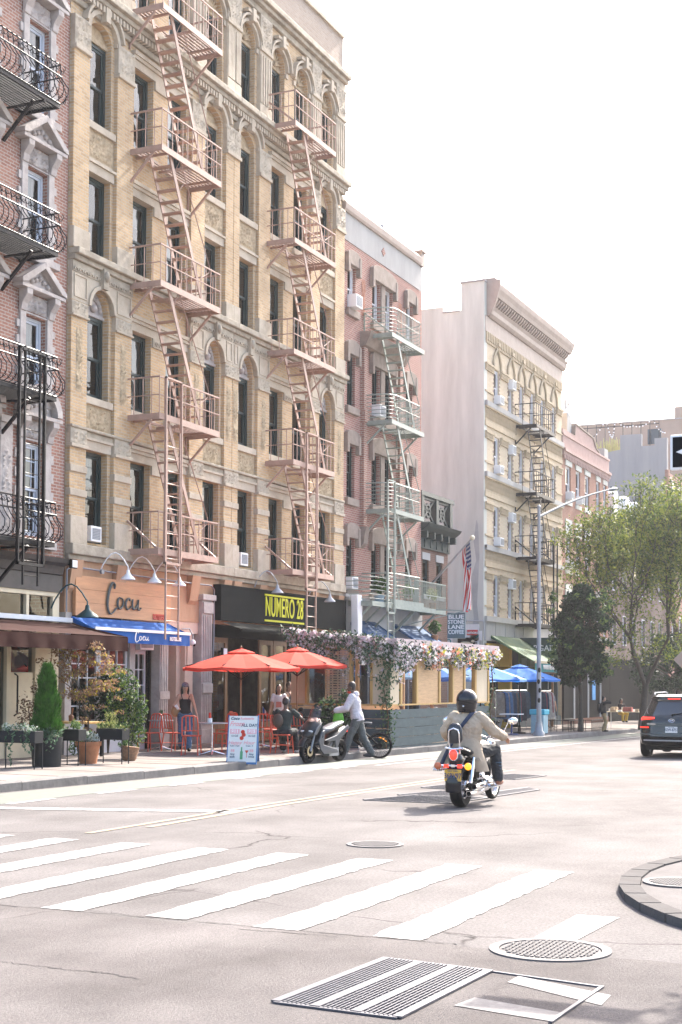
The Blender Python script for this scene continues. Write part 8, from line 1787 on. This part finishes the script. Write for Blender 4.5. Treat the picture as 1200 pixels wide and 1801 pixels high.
b = MB(); b.tube([(-.34,.36,1.02),(-.3,.2,1.04),(-.26,0,1.0),(-.3,-.2,1.04),(-.34,-.36,1.02)], .016, 8); b.build('handlebar', M['black'], sc, 60)
for q in (1,-1): b = MB(); b.tube([(-.3,q*.25,1.04),(-.26,q*.32,1.2)], .008, 6); b.oball((-.26,q*.36,1.22), (V((.02,0,0)),V((0,.065,0)),V((0,0,.04))), 8); b.build('mirror', M['black'], sc, 80)
b = MB(); b.tube([(-.95,-.19,.30),(-1.1,-.22,.36),(-1.42,-.24,.48)], [.05,.075,.07], 12); b.build('exhaust', mat('dark_chrome', (.25,.25,.27), .2, .9), sc, 60); b = MB(); b.box(-1.15,-.75,-.12,.1,.14,.34); b.tube([(-1.3,-.13,.26),(-.9,-.14,.26)], .1, 12); b.build('engine', M['steel'], sc, 60)
b = MB(); b.tube([(-1.3,-.16,.27),(-1.36,-.16,.7)], .022, 8); b.build('shock_absorber', mat('yellow_spring', (.6,.35,.03), .5), sc, 60); b = MB(); b.box(-1.55,-1.5,-.09,.09,.68,.74); b.build('tail_light', mrd, sc, bev=.01); b = MB(); b.tube([(-.85,-.1,.2),(-.8,-.24,.0)], .014, 6); b.build('stand', M['black'], sc)
# ------------------------------------------------------------ electric bicycle
rw = G(667,1334,0); bh = math.atan2(.93,-.46); bk = thing('electric_bicycle', 'black electric bicycle with orange spoke reflectors pushed by the man in the hoodie', 'bicycle', V((rw.x,rw.y,gz(rw.x))), rz=bh, local=True)
for x, nm in ((0,'rear_wheel'),(1.12,'front_wheel')):
    bt_, br_ = MB(), MB(); wheel(bt_, br_, (x,0,.31), (0,1,0), .32, .065, 28, .07 if x == 0 else .03, .88); w_ = bt_.build(nm, M['rubber'], bk, 60); br_.build('rim', M['black'], w_, 40)
b = MB(); b.tube([(0,0,.31),(.42,0,.3),(.72,0,.72),(.38,0,.66),(0,0,.31)], .02, 8); b.tube([(.42,0,.3),(.33,0,.82)], .018, 8); b.tube([(.42,0,.3),(.86,0,.66)], .035, 8); b.tube([(.86,0,.86),(.92,0,.66),(1.12,0,.31)], .02, 8); b.build('frame', M['black'], bk, 60)
b = MB(); b.box(.5,.85,-.06,.06,.46,.62); b.build('battery', M['black'], bk, bev=.02); b = MB(); b.loft([((.18,0,.86),V((0,0,.03)),V((0,.09,0))),((.3,0,.87),V((0,0,.03)),V((0,.07,0))),((.44,0,.86),V((0,0,.02)),V((0,.03,0)))], 10); b.build('saddle', mat('grey_saddle', (.08,.09,.1), .4), bk, 60)
b = MB(); b.tube([(.70,.3,1.0),(.82,.25,1.04),(.86,0,1.0),(.82,-.25,1.04),(.70,-.3,1.0)], .014, 8); b.tube([(.86,0,.86),(.86,0,1.0)], .016, 6); b.build('handlebar', M['black'], bk, 60)
b = MB(); b.loft([((.33*math.cos(R(a)),0,.31+.345*math.sin(R(a))), V((math.cos(R(a)),0,math.sin(R(a))))*.004, V((0,.035,0))) for a in range(20,190,12)], 6); b.build('mudguard', M['black'], bk, 60)
b = MB()
for a in (100,122,144): b.oball((.2*math.cos(R(a)),-.03,.31+.2*math.sin(R(a))), (V((.028,0,.01)),V((0,.006,0)),V((0,0,.014))), 6)
b.build('spoke_reflectors', mor, bk, 80); b = MB(); b.tube([(.05,-.09,.55),(-.3,-.09,.62)], .01, 6); b.tube([(.05,.09,.55),(-.3,.09,.62)], .01, 6); b.box(-.3,.1,-.07,.07,.69,.71); b.build('rack', M['black'], bk)
b = MB(); b.tube([(.42,-.1,.3),(.52,-.1,.18)], .012, 6); b.box(.48,.56,-.18,-.1,.16,.19); b.lathe((.42,-.05,.3), [(.05,0),(.09,0),(.09,.01),(.05,.01)], 16, (0,1,0)); b.build('crank', M['chrome'], bk, 60)
b = MB(); b.loft([((1.02,0,.80),V((.10,0,0)),V((.02,.16,0))),((1.0,.02,.9),V((.15,.03,0)),V((0,.21,0))),((1.0,0,1.02),V((.13,0,.03)),V((0,.24,.02))),((.98,.03,1.14),V((.07,0,.02)),V((0,.13,-.02))),((.98,.0,1.2),V((.03,0,0)),V((0,.05,0)))], 8); o = b.build('delivery_bag', mat('bright_green_bag', (.12,.5,.04), .7, var=.25, vs=8), None, 50, loc=(0,0,0)); o.location = bk.location; o.rotation_euler.z = bh; tag(o, 'bright green delivery bag tied to the front of the electric bicycle', 'bag')
# ------------------------------------------------------------ parked car
cp = G(1183,1334,0); cr = thing('parked_car', 'very dark green sport utility car seen from behind at the right edge', 'car', V((cp.x-.15, cp.y, gz(cp.x))), rz=R(1), local=True)
mcar = mat('dark_green_metallic', (.008,.013,.014), .22, .0, var=0, coat=.6, spec=.4); mtr = mat('grey_trim', (.06,.075,.075), .5); mgl = mat('privacy_glass', (.012,.016,.02), .06, var=0, coat=1)
LV = [(.30,.12,4.30,.80,5),(.36,.05,4.36,.90,6),(.5,.0,4.42,.925,6),(.66,.02,4.42,.925,6),(.78,.05,4.38,.93,6),(.92,.06,4.28,.925,6),(1.02,.10,4.0,.905,5.5),(1.09,.16,3.55,.87,5),(1.2,.26,3.25,.81,5),(1.4,.42,2.85,.73,5),(1.52,.50,2.62,.68,5),(1.58,.50,2.45,.64,5),(1.625,.62,2.2,.55,4),(1.64,.9,1.9,.4,3)]
LVI = LV
def lv(z):
    for a, c in zip(LV, LV[1:]):
        if a[0] <= z <= c[0]: u = (z-a[0])/(c[0]-a[0]); return [a[k]+(c[k]-a[k])*u for k in range(5)]
    return list(LV[0] if z < LV[0][0] else LV[-1])
def sup(z, th):
    _, xr, xf, w_, n = lv(z); cx, L = (xr+xf)/2, (xf-xr)/2; c, s_ = math.cos(th), math.sin(th)
    return V((cx+L*math.copysign(abs(c)**(2/n), c), w_*math.copysign(abs(s_)**(2/n), s_), z))
b = MB(); rows = []
for z in [l[0] for l in LV[:2]]+[.42+.05*k for k in range(24)]+[1.6,1.625,1.64]: rows.append([b.pt(sup(z, k*math.tau/72)) for k in range(72)])
for r0, r1 in zip(rows, rows[1:]):
    for k in range(72): b.face((r0[k], r0[(k+1)%72], r1[(k+1)%72], r1[k]))
b.face(rows[0][::-1]); b.face(rows[-1]); body = b.build('body', mcar, cr, 40)
def rear(y, z, off):
    _, xr, xf, w_, n = lv(z); cx, L = (xr+xf)/2, (xf-xr)/2; yy = max(-.999, min(.999, y/w_)); return V((cx-L*(1-abs(yy)**n)**(1/n)-off, y, z))
def rpatch(name, y0, y1, z0, z1, off, m, nu=14, nv=6, fn=None, par=None):
    b = MB(); b.grid(lambda u, v: rear(*(fn(u, v) if fn else (y0+(y1-y0)*u, z0+(z1-z0)*v)), off), nu, nv); return b.build(name, m, par or cr, 60)
rw_ = rpatch('rear_window', -.66, .66, 1.10, 1.47, .006, mgl, fn=lambda u, v: ((2*u-1)*(.76-.16*v), 1.10+.37*v)); rpatch('spoiler', 0, 0, 0, 0, .07, mcar, fn=lambda u, v: ((2*u-1)*.64, 1.50+.07*v)); rpatch('brake_light', -.16, .16, 1.505, 1.53, .078, mrd)
rpatch('tailgate_strip', -.62, .62, .84, .90, .012, mtr); rpatch('plate_recess', -.52, .52, .66, .82, .004, mtr); rpatch('bumper_step', -.86, .86, .60, .64, .03, mtr, 20); rpatch('lower_bumper', -.88, .88, .33, .56, .012, M['black'], 20); rpatch('skid_plate', -.72, .72, .44, .475, .03, M['grey'], 18)
for q in (1,-1):
    rpatch('tail_light', 0, 0, 0, 0, .012, mrd, fn=lambda u, v: (q*(.44+.45*u), 1.02+(.045+.05*u)*(v-.35)-.03*u)); rpatch('bumper_light', 0, 0, 0, 0, .014, mrd, fn=lambda u, v: (q*(.58+.27*u), .77+.03*v)); rpatch('chrome_line', 0,0,0,0,.01, M['grey'], fn=lambda u, v: (q*(.64+.1*math.sin(u*2.2)), 1.12+.3*u+.01*v))
b = MB(); y_c = 0; L = [(rear(.075*math.cos(k*math.tau/24), .965+.042*math.sin(k*math.tau/24), .02)) for k in range(25)]; b.tube(L, .008, 5); b.tube([rear(.03,.94,.02), rear(.045,.99,.02)], .007, 5); b.tube([rear(-.03,.99,.02), rear(-.045,.94,.02)], .007, 5); b.tube([rear(.04,.962,.02), rear(-.04,.968,.02)], .007, 5); b.build('emblem', M['chrome'], cr, 60)
b = MB(); q0 = rear(0,.73,.02); b.box(q0.x-.012,q0.x,-.155,.155,.655,.81); pl = b.build('licence_plate', M['white'], cr, bev=.008); ltext('KEW-8753', q0.x-.015, 0, .73, .095, mink, pl, .8); ltext('NEW YORK', q0.x-.015, 0, .79, .03, mink, pl, 1, bold=.0005)
ltext('TUCSON', rear(.55,.87,.02).x-.004, .52, .87, .045, M['chrome'], cr, 1.2)
b = MB(); b.tube([rear(.0,1.12,.02), rear(-.36,1.16,.02)], .012, 6); b.ball(rear(0,1.11,.02), .03, 6); b.build('wiper', M['black'], cr, 60); b = MB(); b.prism([(.75,1.63),(.95,1.64),(.80,1.71)], -.02, .02); b.build('antenna_fin', M['black'], cr, bev=.005)
for q in (1,-1): b = MB(); b.tube([(.62,q*.53,1.62),(.75,q*.55,1.67),(2.2,q*.55,1.68),(2.35,q*.53,1.64)], .018, 6); b.build('roof_rail', M['grey'], cr, 60); b = MB(); b.oball((2.9,q*1.02,1.08), (V((.06,0,0)),V((0,.11,0)),V((0,0,.075))), 8); b.build('door_mirror', M['white'] if q > 0 else mcar, cr, 80)
for x in (.82, 3.55):
    for q in (1,-1):
        bt_, br_ = MB(), MB(); wheel(bt_, br_, (x,q*.78,.345), (0,1,0), .345, .23, 10, .07, .68); w_ = bt_.build('wheel', M['rubber'], cr, 60); br_.build('rim', M['steel'], w_, 40)
b = MB(); b.box(.3,4.1,-.7,.7,.2,.34); b.build('underbody', M['black'], cr)
# ------------------------------------------------------------ summer haze
b = MB(); b.box(-60, 190, -60, 60, -4, 32)
mh = bpy.data.materials.new('haze_air'); mh.use_nodes = True; T_ = mh.node_tree; T_.nodes.remove(T_.nodes['Principled BSDF'])
pv = T_.nodes.new('ShaderNodeVolumePrincipled'); pv.inputs['Color'].default_value = (.9,.9,.95,1); pv.inputs['Density'].default_value = .0003; pv.inputs['Anisotropy'].default_value = .5
lk(T_, pv.outputs[0], T_.nodes['Material Output'].inputs['Volume'])
hz = b.build('haze', mh); tag(hz, kind='stuff')
